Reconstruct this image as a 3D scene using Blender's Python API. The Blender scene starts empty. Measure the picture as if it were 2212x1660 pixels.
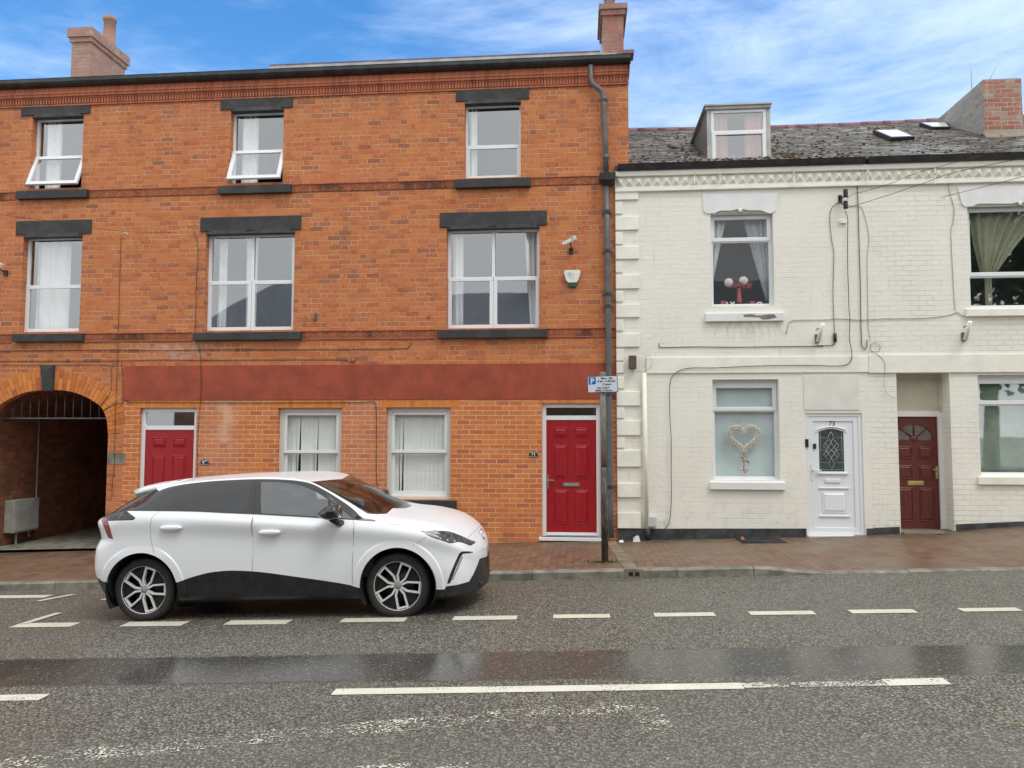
import bpy, bmesh, math, random
import numpy as np
from math import radians, sin, cos, tan, atan, atan2, pi, floor, sqrt
from mathutils import Vector, Matrix
from mathutils.geometry import delaunay_2d_cdt
S = bpy.context.scene
C = S.collection
rnd = random.Random(7)

# ------------------------------------------------------------------ camera
CZ = 1.8
CAMY = -12.8
FPX, PCX, PCY = 1650.0, 1106.0, 830.0          # focal length / centre, in units of a 2212 px wide picture
YAW, PITCH, ROLL = radians(5.1), atan(105/1650.0), 0.0013
fw = np.array([-sin(YAW)*cos(PITCH), cos(YAW)*cos(PITCH), sin(PITCH)])
rt = np.array([cos(YAW), sin(YAW), 0.0]); up = np.cross(rt, fw)
rt, up = rt*cos(ROLL)+up*sin(ROLL), up*cos(ROLL)-rt*sin(ROLL)
cam = bpy.data.cameras.new('camera'); co = bpy.data.objects.new('camera', cam); C.objects.link(co)
cam.sensor_fit = 'HORIZONTAL'; cam.sensor_width = 36; cam.lens = 36*FPX/2212.0
cam.clip_start = .05; cam.clip_end = 2000
M = Matrix((rt, up, -fw)).transposed().to_4x4(); M.translation = (0, CAMY, CZ)
co.matrix_world = M
S.camera = co
S.render.resolution_x, S.render.resolution_y = 1024, 768

# ------------------------------------------------------------------ sky and sun
SUN_EL, SUN_ROT = radians(60), radians(138)
W = bpy.data.worlds.new('World'); S.world = W; W.use_nodes = True
def build_world():
    nt = W.node_tree; N = nt.nodes; L = nt.links; N.clear()
    out = N.new('ShaderNodeOutputWorld'); bg = N.new('ShaderNodeBackground'); L.new(bg.outputs[0], out.inputs[0])
    sky = N.new('ShaderNodeTexSky'); sky.sky_type = 'NISHITA'; sky.sun_disc = False
    sky.sun_elevation = SUN_EL; sky.sun_rotation = SUN_ROT; sky.air_density = 1.3; sky.dust_density = .1; sky.ozone_density = 4
    hs = N.new('ShaderNodeHueSaturation'); hs.inputs['Saturation'].default_value = 1.30; hs.inputs['Value'].default_value = 1.32
    hs.inputs['Hue'].default_value = .503
    L.new(sky.outputs[0], hs.inputs['Color'])
    tc = N.new('ShaderNodeTexCoord'); sp = N.new('ShaderNodeSeparateXYZ'); L.new(tc.outputs['Generated'], sp.inputs[0])
    def math_(op, a, b=None, c=None, clamp=False):
        n = N.new('ShaderNodeMath'); n.operation = op; n.use_clamp = clamp
        for i, v in enumerate((a, b, c)):
            if v is None: continue
            if isinstance(v, (int, float)): n.inputs[i].default_value = v
            else: L.new(v, n.inputs[i])
        return n.outputs[0]
    def noise(scale, rot, sc, detail=6, rough=.6, dist=.0):
        mp = N.new('ShaderNodeMapping'); mp.inputs['Rotation'].default_value = rot; mp.inputs['Scale'].default_value = sc
        L.new(tc.outputs['Generated'], mp.inputs[0])
        n = N.new('ShaderNodeTexNoise'); n.inputs['Scale'].default_value = scale; n.inputs['Detail'].default_value = detail
        n.inputs['Roughness'].default_value = rough; n.inputs['Distortion'].default_value = dist
        L.new(mp.outputs[0], n.inputs[0]); return n.outputs['Fac']
    n1 = noise(2.2, (0, radians(33), 0), (1.0, 1.0, 4.2), 7, .62, .5)
    n2 = noise(8.0, (0, radians(14), 0), (1.0, 1.0, 5.5), 6, .62, .5)
    n3 = noise(2.1, (0, 0, 0), (1, 1, 1.6), 3, .5, .2)
    x, y, z = sp.outputs
    s = math_('ADD', math_('MULTIPLY', math_('SUBTRACT', n1, .17), 1.1), math_('MULTIPLY', n2, .28))
    s = math_('ADD', s, math_('MULTIPLY', math_('SUBTRACT', n3, .5), .55))
    # cirrus is thicker towards the right (east) and near the roofs
    s = math_('ADD', s, math_('MULTIPLY', x, .34))
    s = math_('ADD', s, math_('MULTIPLY', math_('SUBTRACT', .40, z), .36))
    mr = N.new('ShaderNodeMapRange'); mr.interpolation_type = 'SMOOTHSTEP'
    mr.inputs['From Min'].default_value = .24; mr.inputs['From Max'].default_value = .80; mr.inputs['To Max'].default_value = .88
    L.new(s, mr.inputs['Value'])
    # an unbroken cloud deck overhead and behind the street
    up_ = N.new('ShaderNodeMapRange'); up_.interpolation_type = 'SMOOTHSTEP'; up_.inputs['From Min'].default_value = .50; up_.inputs['From Max'].default_value = .72
    L.new(z, up_.inputs['Value'])
    bk = N.new('ShaderNodeMapRange'); bk.interpolation_type = 'SMOOTHSTEP'; bk.inputs['From Min'].default_value = .45; bk.inputs['From Max'].default_value = .1
    L.new(y, bk.inputs['Value'])
    deck = math_('MAXIMUM', up_.outputs[0], bk.outputs[0])
    b = N.new('ShaderNodeVectorMath'); b.operation = 'SCALE'; b.inputs['Scale'].default_value = .115; L.new(hs.outputs[0], b.inputs[0])
    m1 = N.new('ShaderNodeMix'); m1.data_type = 'RGBA'; L.new(mr.outputs[0], m1.inputs['Factor']); L.new(b.outputs[0], m1.inputs['A'])
    m1.inputs['B'].default_value = (.62, .76, 1.0, 1)
    dn = N.new('ShaderNodeMapRange'); dn.inputs['To Min'].default_value = .72; dn.inputs['To Max'].default_value = 1.18; L.new(n3, dn.inputs['Value'])
    dk = N.new('ShaderNodeVectorMath'); dk.operation = 'SCALE'; dk.inputs[0].default_value = (1.0, 1.0, 1.0); L.new(dn.outputs[0], dk.inputs['Scale'])
    m2 = N.new('ShaderNodeMix'); m2.data_type = 'RGBA'; L.new(deck, m2.inputs['Factor']); L.new(m1.outputs['Result'], m2.inputs['A']); L.new(dk.outputs[0], m2.inputs['B'])
    L.new(m2.outputs['Result'], bg.inputs[0]); bg.inputs[1].default_value = 1.0
build_world()
sl = bpy.data.lights.new('sun', 'SUN'); sl.energy = 1.0; sl.angle = radians(24); sl.color = (1, .965, .9)
so = bpy.data.objects.new('sun', sl); C.objects.link(so); so.location = (-4, -20, 20)
so.rotation_euler = Vector((sin(SUN_ROT)*cos(SUN_EL), cos(SUN_ROT)*cos(SUN_EL), sin(SUN_EL))).to_track_quat('Z', 'Y').to_euler()
S.view_settings.view_transform = 'Standard'; S.view_settings.look = 'None'
S.view_settings.exposure = .45; S.view_settings.gamma = 1
S.render.engine = 'CYCLES'

# ------------------------------------------------------------------ measuring helpers
def ray(u, v): return fw + rt*(u-PCX)/FPX - up*(v-PCY)/FPX
def F(u, v, y=0.0):
    """surveyed point on the plane at distance y behind the facade line -> x, z"""
    r = ray(u, v); t = (y-CAMY)/r[1]
    return r[0]*t, CZ + r[2]*t
def RECT(l, t, r, b, y=0.0):
    mu, mv = (l+r)/2, (t+b)/2
    return F(l, mv, y)[0], F(mu, b, y)[1], F(r, mv, y)[0], F(mu, t, y)[1]       # x0 z0 x1 z1
def REC(l, t, r, b, d):
    """opening whose far edges were read on the recessed frame plane"""
    mu, mv = (l+r)/2, (t+b)/2
    x0 = F(l, mv, d if l < 1253 else 0)[0]; x1 = F(r, mv, 0 if r < 1253 else d)[0]
    z1 = F(mu, t, d if t < 935 else 0)[1]; z0 = F(mu, b, 0 if b < 935 else d)[1]
    return x0, z0, x1, z1

GX = [-30, -12, -9, -8.24, .65, 3.68, 5.46, 6.95, 9, 30]
GZ = [-2.8, -2.19, -2.075, -2.048, -1.767, -1.667, -1.585, -1.447, -1.33, -.7]
KY = -3.02
def kerb_h(x):
    d1 = min(max((x-2.05)/.95, 0), 1); d2 = min(max((-8.1-x)/.9, 0), 1)
    f = lambda t: t*t*(3-2*t)
    return .105 - .085*max(f(d1), f(d2))
def road_c(y):
    t = min(max((KY-y)/2.6, 0), 1); return -1.84 + .045*t*(2-t)
def gz(x, y):
    if y < KY: return CZ + .038*x + road_c(y)
    zk = CZ + .038*x - 1.84 + kerb_h(x)
    zf = CZ + float(np.interp(x, GX, GZ))
    t = min(max((y-KY)/2.9, 0), 1); return zk + (zf-zk)*t**.8
def GP(u, v, c=-1.8, g=.038):
    r = ray(u, v); t = c/(r[2]-g*r[0]); return r[0]*t, CAMY + r[1]*t

# ------------------------------------------------------------------ mesh helpers
def link(o): C.objects.link(o); return o
def empty(name, loc, label, cat, group=None):
    o = bpy.data.objects.new(name, None); o.location = loc; o.empty_display_size = .1; link(o)
    o['label'] = label; o['category'] = cat
    if group: o['group'] = group
    o['_l'] = list(loc); return o
def tag(o, label, cat, group=None):
    o['label'] = label; o['category'] = cat
    if group: o['group'] = group
    return o
def root_loc(o):
    while o.parent: o = o.parent
    return Vector(o.location)
class MB:
    def __init__(s): s.v = []; s.f = []; s.m = []; s.c = []; s.sm = []
    def add(s, vs, fs, mi=0, col=.5, smooth=False):
        b = len(s.v); s.v += [tuple(p) for p in vs]
        for q in fs: s.f.append([b+i for i in q]); s.m.append(mi); s.c.append(col); s.sm.append(smooth)
    def box(s, x0, y0, z0, x1, y1, z1, mi=0, col=.5, T=None):
        vs = [(x0, y0, z0), (x1, y0, z0), (x1, y1, z0), (x0, y1, z0), (x0, y0, z1), (x1, y0, z1), (x1, y1, z1), (x0, y1, z1)]
        if T is not None: vs = [T @ Vector(p) for p in vs]
        s.add(vs, [(0, 3, 2, 1), (4, 5, 6, 7), (0, 1, 5, 4), (1, 2, 6, 5), (2, 3, 7, 6), (3, 0, 4, 7)], mi, col)
    def prism(s, pts, y0, y1, mi=0, col=.5, T=None, smooth=False):
        """outline in x,z (counter-clockwise seen from -y) pushed from y0 to y1"""
        n = len(pts); a = sum(pts[i][0]*pts[(i+1) % n][1]-pts[(i+1) % n][0]*pts[i][1] for i in range(n))
        if a < 0: pts = pts[::-1]
        vs = [(p[0], y0, p[1]) for p in pts] + [(p[0], y1, p[1]) for p in pts]
        if T is not None: vs = [T @ Vector(p) for p in vs]
        s.add(vs, [tuple(range(n)), tuple(range(2*n-1, n-1, -1))], mi, col)
        b = len(s.v)-2*n
        for i in range(n):
            j = (i+1) % n; s.f.append([b+i, b+n+i, b+n+j, b+j]); s.m.append(mi); s.c.append(col); s.sm.append(smooth)
    def tube(s, pts, r, n=8, mi=0, col=.5, closed=False, caps=True):
        pts = [Vector(p) for p in pts]; rings = []; m = len(pts)
        rr = r if isinstance(r, (list, tuple)) else [r]*m
        u0 = None
        for i, p in enumerate(pts):
            if closed: d = pts[(i+1) % m]-pts[i-1]
            else: d = (pts[min(i+1, m-1)]-pts[max(i-1, 0)])
            if d.length < 1e-9: d = Vector((0, 0, 1))
            d.normalize()
            if u0 is None: u0 = d.orthogonal().normalized()
            u0 = (u0 - d*u0.dot(d)); u0 = u0.normalized() if u0.length > 1e-6 else d.orthogonal().normalized()
            w = d.cross(u0); rings.append([p + (u0*cos(2*pi*k/n)+w*sin(2*pi*k/n))*rr[i] for k in range(n)])
        vs = [q for R in rings for q in R]; fs = []
        for i in range(m if closed else m-1):
            a = i*n; b = ((i+1) % m)*n
            for k in range(n): fs.append((a+k, a+(k+1) % n, b+(k+1) % n, b+k))
        s.add(vs, fs, mi, col, True)
        if caps and not closed:
            bb = len(s.v)-len(vs)
            s.f.append([bb+k for k in range(n)][::-1]); s.m.append(mi); s.c.append(col); s.sm.append(False)
            s.f.append([bb+(m-1)*n+k for k in range(n)]); s.m.append(mi); s.c.append(col); s.sm.append(False)
    def lathe(s, prof, cen, axis='y', n=48, mi=0, col=.5):
        """prof: list of (radius, offset along axis)"""
        vs = []; fs = []; m = len(prof)
        for k in range(n):
            a = 2*pi*k/n
            for r, h in prof:
                if axis == 'y': vs.append((cen[0]+r*cos(a), cen[1]+h, cen[2]+r*sin(a)))
                elif axis == 'z': vs.append((cen[0]+r*cos(a), cen[1]+r*sin(a), cen[2]+h))
                else: vs.append((cen[0]+h, cen[1]+r*cos(a), cen[2]+r*sin(a)))
        for k in range(n):
            for j in range(m-1):
                fs.append((k*m+j, ((k+1) % n)*m+j, ((k+1) % n)*m+j+1, k*m+j+1))
        s.add(vs, fs, mi, col, True)
    def blob(s, cen, rad, n=16, m=10, e=1.0, mi=0, col=.5, T=None):
        vs = []; fs = []
        sg = lambda t: math.copysign(abs(t)**e, t)
        for j in range(m+1):
            ph = -pi/2 + pi*j/m
            for k in range(n):
                th = 2*pi*k/n
                p = Vector((cen[0]+rad[0]*sg(cos(ph))*sg(cos(th)), cen[1]+rad[1]*sg(cos(ph))*sg(sin(th)), cen[2]+rad[2]*sg(sin(ph))))
                vs.append(T @ p if T is not None else p)
        for j in range(m):
            for k in range(n): fs.append((j*n+k, j*n+(k+1) % n, (j+1)*n+(k+1) % n, (j+1)*n+k))
        s.add(vs, fs, mi, col, True)
    def build(s, name, mats, parent=None, local=False, bevel=0, T=None):
        me = bpy.data.meshes.new(name)
        off = Vector((0, 0, 0)) if (local or parent is None) else root_loc(parent)
        vs = [(T @ Vector(p) if T is not None else Vector(p)) - off for p in s.v]
        me.from_pydata(vs, [], s.f); me.update()
        if not isinstance(mats, (list, tuple)): mats = [mats]
        for m in mats: me.materials.append(m)
        me.polygons.foreach_set('material_index', s.m); me.polygons.foreach_set('use_smooth', s.sm)
        if any(c != .5 for c in s.c):
            at = me.attributes.new('rnd', 'FLOAT', 'FACE'); at.data.foreach_set('value', s.c)
        bm = bmesh.new(); bm.from_mesh(me); bmesh.ops.remove_doubles(bm, verts=bm.verts, dist=1e-5) if False else None
        bm.free()
        o = bpy.data.objects.new(name, me); link(o)
        if parent is not None: o.parent = parent
        if bevel:
            b = o.modifiers.new('bevel', 'BEVEL'); b.width = bevel; b.segments = 2; b.limit_method = 'ANGLE'
        return o
def struct(o): o['kind'] = 'structure'; return o
def inside(p, poly):
    x, y = p; c = False; n = len(poly); j = n-1
    for i in range(n):
        xi, yi = poly[i]; xj, yj = poly[j]
        if (yi > y) != (yj > y) and x < (xj-xi)*(y-yi)/(yj-yi)+xi: c = not c
        j = i
    return c
def plate(mb, outer, holes, y0, depth, mi=0, reveal_mi=None, skip_outer=False):
    """wall sheet facing -y with openings, reveals going back by depth"""
    vs = []; es = []
    for lp in [outer]+holes:
        b = len(vs); vs += [Vector(p) for p in lp]; n = len(lp); es += [(b+i, b+(i+1) % n) for i in range(n)]
    r = delaunay_2d_cdt(vs, es, [], 0, 1e-5)
    V, Fc = r[0], r[2]; keep = []
    for f in Fc:
        c = sum((V[i] for i in f), Vector((0, 0)))/len(f)
        if inside(c, outer) and not any(inside(c, h) for h in holes):
            a, b_, c_ = V[f[0]], V[f[1]], V[f[2]]
            if (b_-a).cross(c_-a) < 0: f = f[::-1]
            keep.append(tuple(f))
    mb.add([(p.x, y0, p.y) for p in V], keep, mi)
    for h in holes:
        n = len(h)
        for i in range(n):
            a, b_ = h[i], h[(i+1) % n]
            mb.add([(a[0], y0, a[1]), (b_[0], y0, b_[1]), (b_[0], y0+depth, b_[1]), (a[0], y0+depth, a[1])], [(0, 1, 2, 3)], reveal_mi if reveal_mi is not None else mi)
def rect_loop(x0, z0, x1, z1): return [(x0, z0), (x1, z0), (x1, z1), (x0, z1)]

# ------------------------------------------------------------------ materials
class NB:
    def __init__(s, name):
        s.m = bpy.data.materials.new(name); s.m.use_nodes = True; s.nt = s.m.node_tree; s.N = s.nt.nodes; s.L = s.nt.links
        s.N.clear(); s.out = s.N.new('ShaderNodeOutputMaterial'); s.p = s.N.new('ShaderNodeBsdfPrincipled'); s.L.new(s.p.outputs[0], s.out.inputs[0])
        s.tc = s.N.new('ShaderNodeTexCoord')
    def put(s, inp, v):
        if v is None: return
        if isinstance(v, (int, float)): inp.default_value = v
        elif isinstance(v, (tuple, list)): inp.default_value = tuple(v)+((1,) if len(v) == 3 and inp.type == 'RGBA' else ())
        else: s.L.new(v, inp)
    def math(s, op, a, b=None, c=None, clamp=False):
        n = s.N.new('ShaderNodeMath'); n.operation = op; n.use_clamp = clamp
        for i, v in enumerate((a, b, c)): s.put(n.inputs[i], v)
        return n.outputs[0]
    def mix(s, f, a, b, mode='MIX'):
        n = s.N.new('ShaderNodeMix'); n.data_type = 'RGBA'; n.blend_type = mode
        s.put(n.inputs['Factor'], f); s.put(n.inputs['A'], a); s.put(n.inputs['B'], b); return n.outputs['Result']
    def noise(s, scale, detail=4, rough=.55, vec=None, dist=0, sc=None, out='Fac'):
        n = s.N.new('ShaderNodeTexNoise'); n.inputs['Scale'].default_value = scale; n.inputs['Detail'].default_value = detail
        n.inputs['Roughness'].default_value = rough; n.inputs['Distortion'].default_value = dist
        v = vec or s.tc.outputs['Object']
        if sc:
            mp = s.N.new('ShaderNodeMapping'); mp.inputs['Scale'].default_value = sc; s.L.new(v, mp.inputs[0]); v = mp.outputs[0]
        s.L.new(v, n.inputs['Vector']); return n.outputs[out]
    def voronoi(s, scale, feature='F1', vec=None, out='Distance', rand=1):
        n = s.N.new('ShaderNodeTexVoronoi'); n.inputs['Scale'].default_value = scale; n.feature = feature; n.inputs['Randomness'].default_value = rand
        s.L.new(vec or s.tc.outputs['Object'], n.inputs['Vector']); return n.outputs[out]
    def ramp(s, f, stops, interp='LINEAR'):
        n = s.N.new('ShaderNodeValToRGB'); n.color_ramp.interpolation = interp; e = n.color_ramp.elements
        while len(e) < len(stops): e.new(.5)
        for i, (p, c) in enumerate(stops): e[i].position = p; e[i].color = (c if len(c) == 4 else tuple(c)+(1,)) if isinstance(c, tuple) else (c, c, c, 1)
        s.put(n.inputs[0], f); return n.outputs[0]
    def smooth(s, v, a, b, lo=0., hi=1.):
        n = s.N.new('ShaderNodeMapRange'); n.interpolation_type = 'SMOOTHSTEP'; s.put(n.inputs[0], v)
        n.inputs[1].default_value = a; n.inputs[2].default_value = b; n.inputs[3].default_value = lo; n.inputs[4].default_value = hi; return n.outputs[0]
    def bump(s, h, dist=.01, st=1.0, prev=None):
        n = s.N.new('ShaderNodeBump'); n.inputs['Distance'].default_value = dist; n.inputs['Strength'].default_value = st
        s.L.new(h, n.inputs['Height'])
        if prev is not None: s.L.new(prev, n.inputs['Normal'])
        return n.outputs[0]
    def set(s, col=None, rough=None, metal=None, normal=None, spec=None, **k):
        s.put(s.p.inputs['Base Color'], col); s.put(s.p.inputs['Roughness'], rough); s.put(s.p.inputs['Metallic'], metal)
        if normal is not None: s.L.new(normal, s.p.inputs['Normal'])
        if spec is not None: s.put(s.p.inputs['Specular IOR Level'], spec)
        for a, b in k.items(): s.put(s.p.inputs[a.replace('_', ' ')], b)
        return s.m
    def xyz(s):
        sp = s.N.new('ShaderNodeSeparateXYZ'); s.L.new(s.tc.outputs['Object'], sp.inputs[0]); return sp.outputs
def plain(name, col, rough=.5, metal=0, var=.12, nscale=9, bump=0, spec=.5, coat=0):
    b = NB(name); n = b.noise(nscale, 5, .6)
    f = b.smooth(n, .3, .7); lo = tuple(c*(1-var) for c in col); hi = tuple(min(1, c*(1+var)) for c in col)
    nm = b.bump(b.noise(nscale*12, 3, .6), .004, bump) if bump else None
    return b.set(b.mix(f, lo, hi), b.smooth(b.noise(nscale*2.3, 3), .3, .7, rough*.85, min(1, rough*1.15)), metal, nm, spec, Coat_Weight=coat, Coat_Roughness=.04)
def bricks(b, pitch, length, split, mort, palette, mcol, wob=.004, u=None, z=None, seed=0.0):
    """hand laid bond: split<1 alternates stretchers and headers (Flemish); returns colour, height, mortar mask"""
    x, y, zz = b.xyz()
    if u is None: u = b.math('ADD', x, y)
    if z is None: z = zz
    w = b.N.new('ShaderNodeSeparateXYZ'); b.L.new(b.noise(7, 3, .6, out='Color'), w.inputs[0])
    w2 = b.N.new('ShaderNodeSeparateXYZ'); b.L.new(b.noise(.8, 2, .5, out='Color'), w2.inputs[0])
    z = b.math('ADD', z, b.math('MULTIPLY', b.math('SUBTRACT', w.outputs[0], .5), wob*2.0))
    z = b.math('ADD', z, b.math('MULTIPLY', b.math('SUBTRACT', w2.outputs[0], .5), .02))
    row = b.math('FLOOR', b.math('DIVIDE', z, pitch)); fz = b.math('FRACT', b.math('DIVIDE', z, pitch))
    odd = b.math('FLOORED_MODULO', row, 2)
    wn = b.N.new('ShaderNodeTexWhiteNoise'); wn.noise_dimensions = '1D'; b.L.new(b.math('ADD', row, seed), wn.inputs['W'])
    u2 = b.math('ADD', u, b.math('MULTIPLY', odd, length*.5))
    u2 = b.math('ADD', u2, b.math('MULTIPLY', wn.outputs[0], length*.09))
    u2 = b.math('ADD', u2, b.math('MULTIPLY', b.math('SUBTRACT', w.outputs[1], .5), wob*2.5))
    cell = b.math('FLOOR', b.math('DIVIDE', u2, length)); t = b.math('FRACT', b.math('DIVIDE', u2, length))
    if split < 1:
        h = b.math('GREATER_THAN', t, split)
        ds = b.math('MINIMUM', t, b.math('ABSOLUTE', b.math('SUBTRACT', t, split)))
        ds = b.math('MINIMUM', ds, b.math('SUBTRACT', 1, t))
        idx = b.math('ADD', b.math('MULTIPLY', cell, 2), h)
    else: ds = b.math('MINIMUM', t, b.math('SUBTRACT', 1, t)); idx = cell
    du = b.math('MULTIPLY', ds, length); dz = b.math('MULTIPLY', b.math('MINIMUM', fz, b.math('SUBTRACT', 1, fz)), pitch)
    d = b.math('MINIMUM', du, dz)
    cv = b.N.new('ShaderNodeCombineXYZ'); b.L.new(idx, cv.inputs[0]); b.L.new(row, cv.inputs[1]); cv.inputs[2].default_value = seed
    wb = b.N.new('ShaderNodeTexWhiteNoise'); wb.noise_dimensions = '3D'; b.L.new(cv.outputs[0], wb.inputs['Vector'])
    f1 = wb.outputs['Value']
    sc = b.N.new('ShaderNodeSeparateColor'); b.L.new(wb.outputs['Color'], sc.inputs[0])
    mask = b.smooth(d, mort*.38, mort*.62)               # 0 mortar, 1 brick
    col = b.ramp(f1, palette)
    grain = b.noise(55, 4, .7)
    col = b.mix(b.smooth(grain, .3, .75, .0, .35), col, (.30, .10, .04), 'MIX')
    return col, mask, sc.outputs[1], d, grain

M_ = {}
# old orange brick (Flemish bond)
def mat_old_brick(name, dark=False):
    b = NB(name)
    pal = [(0, (.48, .152, .062)), (.12, (.54, .175, .062)), (.35, (.57, .200, .070)), (.6, (.62, .232, .078)), (.8, (.54, .185, .078)), (.92, (.42, .155, .075)), (1, (.27, .12, .075))]
    col, mask, r2, d, grain = bricks(b, .0845, .345, .667, .0118, pal, None, .0055)
    x, y, z = b.xyz()
    fd = b.smooth(b.noise(3.2, 5, .7, sc=(.6, 1, 1.6)), .36, .60, .22, 1.0); maskv = b.math('SUBTRACT', 1, b.math('MULTIPLY', b.math('SUBTRACT', 1, mask), fd))
    # spalled faces
    sp = b.math('MULTIPLY', b.smooth(r2, .84, .90), b.smooth(b.noise(14, 4, .6), .45, .6))
    col = b.mix(b.math('MULTIPLY', sp, .75), col, (.46, .12, .05))
    big = b.smooth(b.noise(.55, 4, .6), .35, .7)
    col = b.mix(b.math('MULTIPLY', big, .32), col, (.52, .16, .08))
    soot = b.smooth(b.noise(1.1, 6, .7, sc=(1.6, 1.6, .8)), .56, .78)
    col = b.mix(b.math('MULTIPLY', soot, .35), col, (.24, .09, .05))
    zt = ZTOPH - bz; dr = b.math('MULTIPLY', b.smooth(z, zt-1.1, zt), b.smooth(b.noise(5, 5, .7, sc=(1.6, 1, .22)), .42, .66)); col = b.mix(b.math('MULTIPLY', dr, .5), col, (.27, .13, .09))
    mort = b.mix(b.smooth(b.noise(2.5, 4), .35, .7), (.64, .43, .27), (.50, .30, .17))
    col2 = b.mix(maskv, mort, col); col2 = b.mix(b.math('MULTIPLY', b.smooth(b.noise(38, 5, .75), .56, .72), .30), col2, (.20, .08, .045))
    # salts bleeding out of the courses above the band
    px = b.math('MULTIPLY', b.smooth(z, F(350, 782)[1]-bz, F(350, 765)[1]-bz), b.smooth(z, F(350, 738)[1]-bz, F(350, 752)[1]-bz))
    pm = b.math('MULTIPLY', b.smooth(x, F(283, 760)[0]-bx, F(360, 760)[0]-bx), b.smooth(x, F(520, 760)[0]-bx, F(400, 760)[0]-bx))
    ef = b.math('MULTIPLY', b.math('MULTIPLY', px, pm), b.smooth(b.noise(5, 5, .7), .38, .62))
    col2 = b.mix(b.math('MULTIPLY', ef, .75), col2, (.62, .42, .34))
    if dark: col2 = b.mix(.45, col2, (.12, .07, .05))
    h = b.math('ADD', b.math('MULTIPLY', mask, .65), b.math('ADD', b.math('MULTIPLY', r2, .35), b.math('MULTIPLY', grain, .25)))
    h = b.math('SUBTRACT', h, b.math('MULTIPLY', sp, .8))
    return b.set(col2, .82, 0, b.bump(h, .008, .9), .3)
ZTOPH = F(1019, 190)[1]
bx, bz = -4.0, -.1            # origin of the brick building (object coordinates are measured from it)
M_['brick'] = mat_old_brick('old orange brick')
def mat_new_brick():
    b = NB('newer infill brick'); x, y, z = b.xyz()
    pal = [(0, (.56, .165, .05)), (.3, (.64, .205, .058)), (.6, (.72, .25, .068)), (.85, (.61, .185, .06)), (1, (.47, .14, .06))]
    col, mask, r2, d, grain = bricks(b, .0812, .226, 1.0, .013, pal, None, .0022, seed=3.0)
    pal2 = [(0, (.48, .18, .10)), (.4, (.56, .22, .12)), (.8, (.62, .24, .11)), (1, (.44, .17, .11))]
    pink = b.ramp(r2, pal2)
    def band(a, c): return b.math('MULTIPLY', b.smooth(x, F(a, 960)[0]-bx-.02, F(a, 960)[0]-bx+.02), b.smooth(x, F(c, 960)[0]-bx+.25*(c < 600), F(c, 960)[0]-bx-.02-.2*(c < 600)))
    m = b.math('MAXIMUM', band(421, 510), band(737, 836))
    col = b.mix(b.math('MULTIPLY', m, .85), col, pink)
    st = b.math('MULTIPLY', b.math('MULTIPLY', b.smooth(x, F(455, 940)[0]-bx, F(485, 940)[0]-bx), b.smooth(x, F(515, 940)[0]-bx, F(490, 940)[0]-bx)), b.smooth(b.noise(4, 5, .6), .4, .62))
    st = b.math('MULTIPLY', st, b.smooth(z, F(480, 1010)[1]-bz, F(480, 960)[1]-bz))
    mort = b.mix(b.smooth(b.noise(3, 4), .3, .7), (.72, .52, .36), (.60, .38, .22))
    c2 = b.mix(mask, mort, col); c2 = b.mix(b.math('MULTIPLY', st, .6), c2, (.72, .50, .36))
    damp = b.math('MULTIPLY', b.smooth(z, gz(-1, 0)-bz+.55, gz(-1, 0)-bz), b.smooth(b.noise(3, 5, .6), .3, .7))
    c2 = b.mix(b.math('MULTIPLY', damp, .45), c2, (.33, .13, .06))
    c2 = b.mix(b.smooth(b.noise(.9, 4, .6), .35, .75, 0, .25), c2, (.5, .15, .06))
    h = b.math('ADD', b.math('MULTIPLY', mask, .7), b.math('ADD', b.math('MULTIPLY', r2, .2), b.math('MULTIPLY', grain, .2)))
    return b.set(c2, .8, 0, b.bump(h, .007, .8), .3)
M_['brick2'] = mat_new_brick()
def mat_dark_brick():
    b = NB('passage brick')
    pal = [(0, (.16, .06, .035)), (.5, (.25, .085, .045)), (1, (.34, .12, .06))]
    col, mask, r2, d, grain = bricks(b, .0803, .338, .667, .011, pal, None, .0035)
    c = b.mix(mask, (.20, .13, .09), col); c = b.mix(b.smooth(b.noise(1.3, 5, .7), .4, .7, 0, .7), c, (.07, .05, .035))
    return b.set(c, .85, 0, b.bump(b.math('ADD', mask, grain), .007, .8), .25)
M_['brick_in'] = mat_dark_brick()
def mat_voussoir():
    b = NB('arch brick'); a = b.N.new('ShaderNodeAttribute'); a.attribute_name = 'rnd'
    c = b.ramp(a.outputs['Fac'], [(0, (.46, .13, .045)), (.3, (.66, .22, .055)), (.7, (.76, .29, .075)), (.93, (.6, .2, .06)), (1, (.30, .14, .09))])
    c = b.mix(b.smooth(b.noise(50, 4, .7), .3, .75, 0, .4), c, (.3, .1, .04)); c = b.mix(b.smooth(b.noise(5, 5, .7), .5, .75, 0, .35), c, (.24, .11, .07))
    return b.set(c, .82, 0, b.bump(b.noise(60, 4, .7), .004, .8), .3)
M_['vous'] = mat_voussoir()
def mat_chim(name, pal, mort, pitch=.08, mw=.012):
    b = NB(name); col, mask, r2, d, g = bricks(b, pitch, .232, 1.0, mw, pal, None, .004, seed=5.)
    c = b.mix(mask, b.mix(b.noise(6, 4), mort, tuple(m*.7 for m in mort)), col); c = b.mix(b.smooth(b.noise(3, 5, .65), .4, .75, 0, .45), c, (.34, .26, .22)); pt = b.smooth(b.noise(4.5, 5, .7), .52, .62); c = b.mix(b.math('MULTIPLY', pt, .7), c, tuple(m*.85 for m in mort))
    return b.set(c, .85, 0, b.bump(b.math('ADD', mask, b.math('MULTIPLY', b.noise(20, 4), .6)), .012, 1.0), .25)
M_['chim'] = mat_chim('weathered chimney brick', [(0, (.34, .19, .15)), (.5, (.46, .27, .21)), (1, (.38, .21, .17))], (.48, .40, .35))
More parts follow.
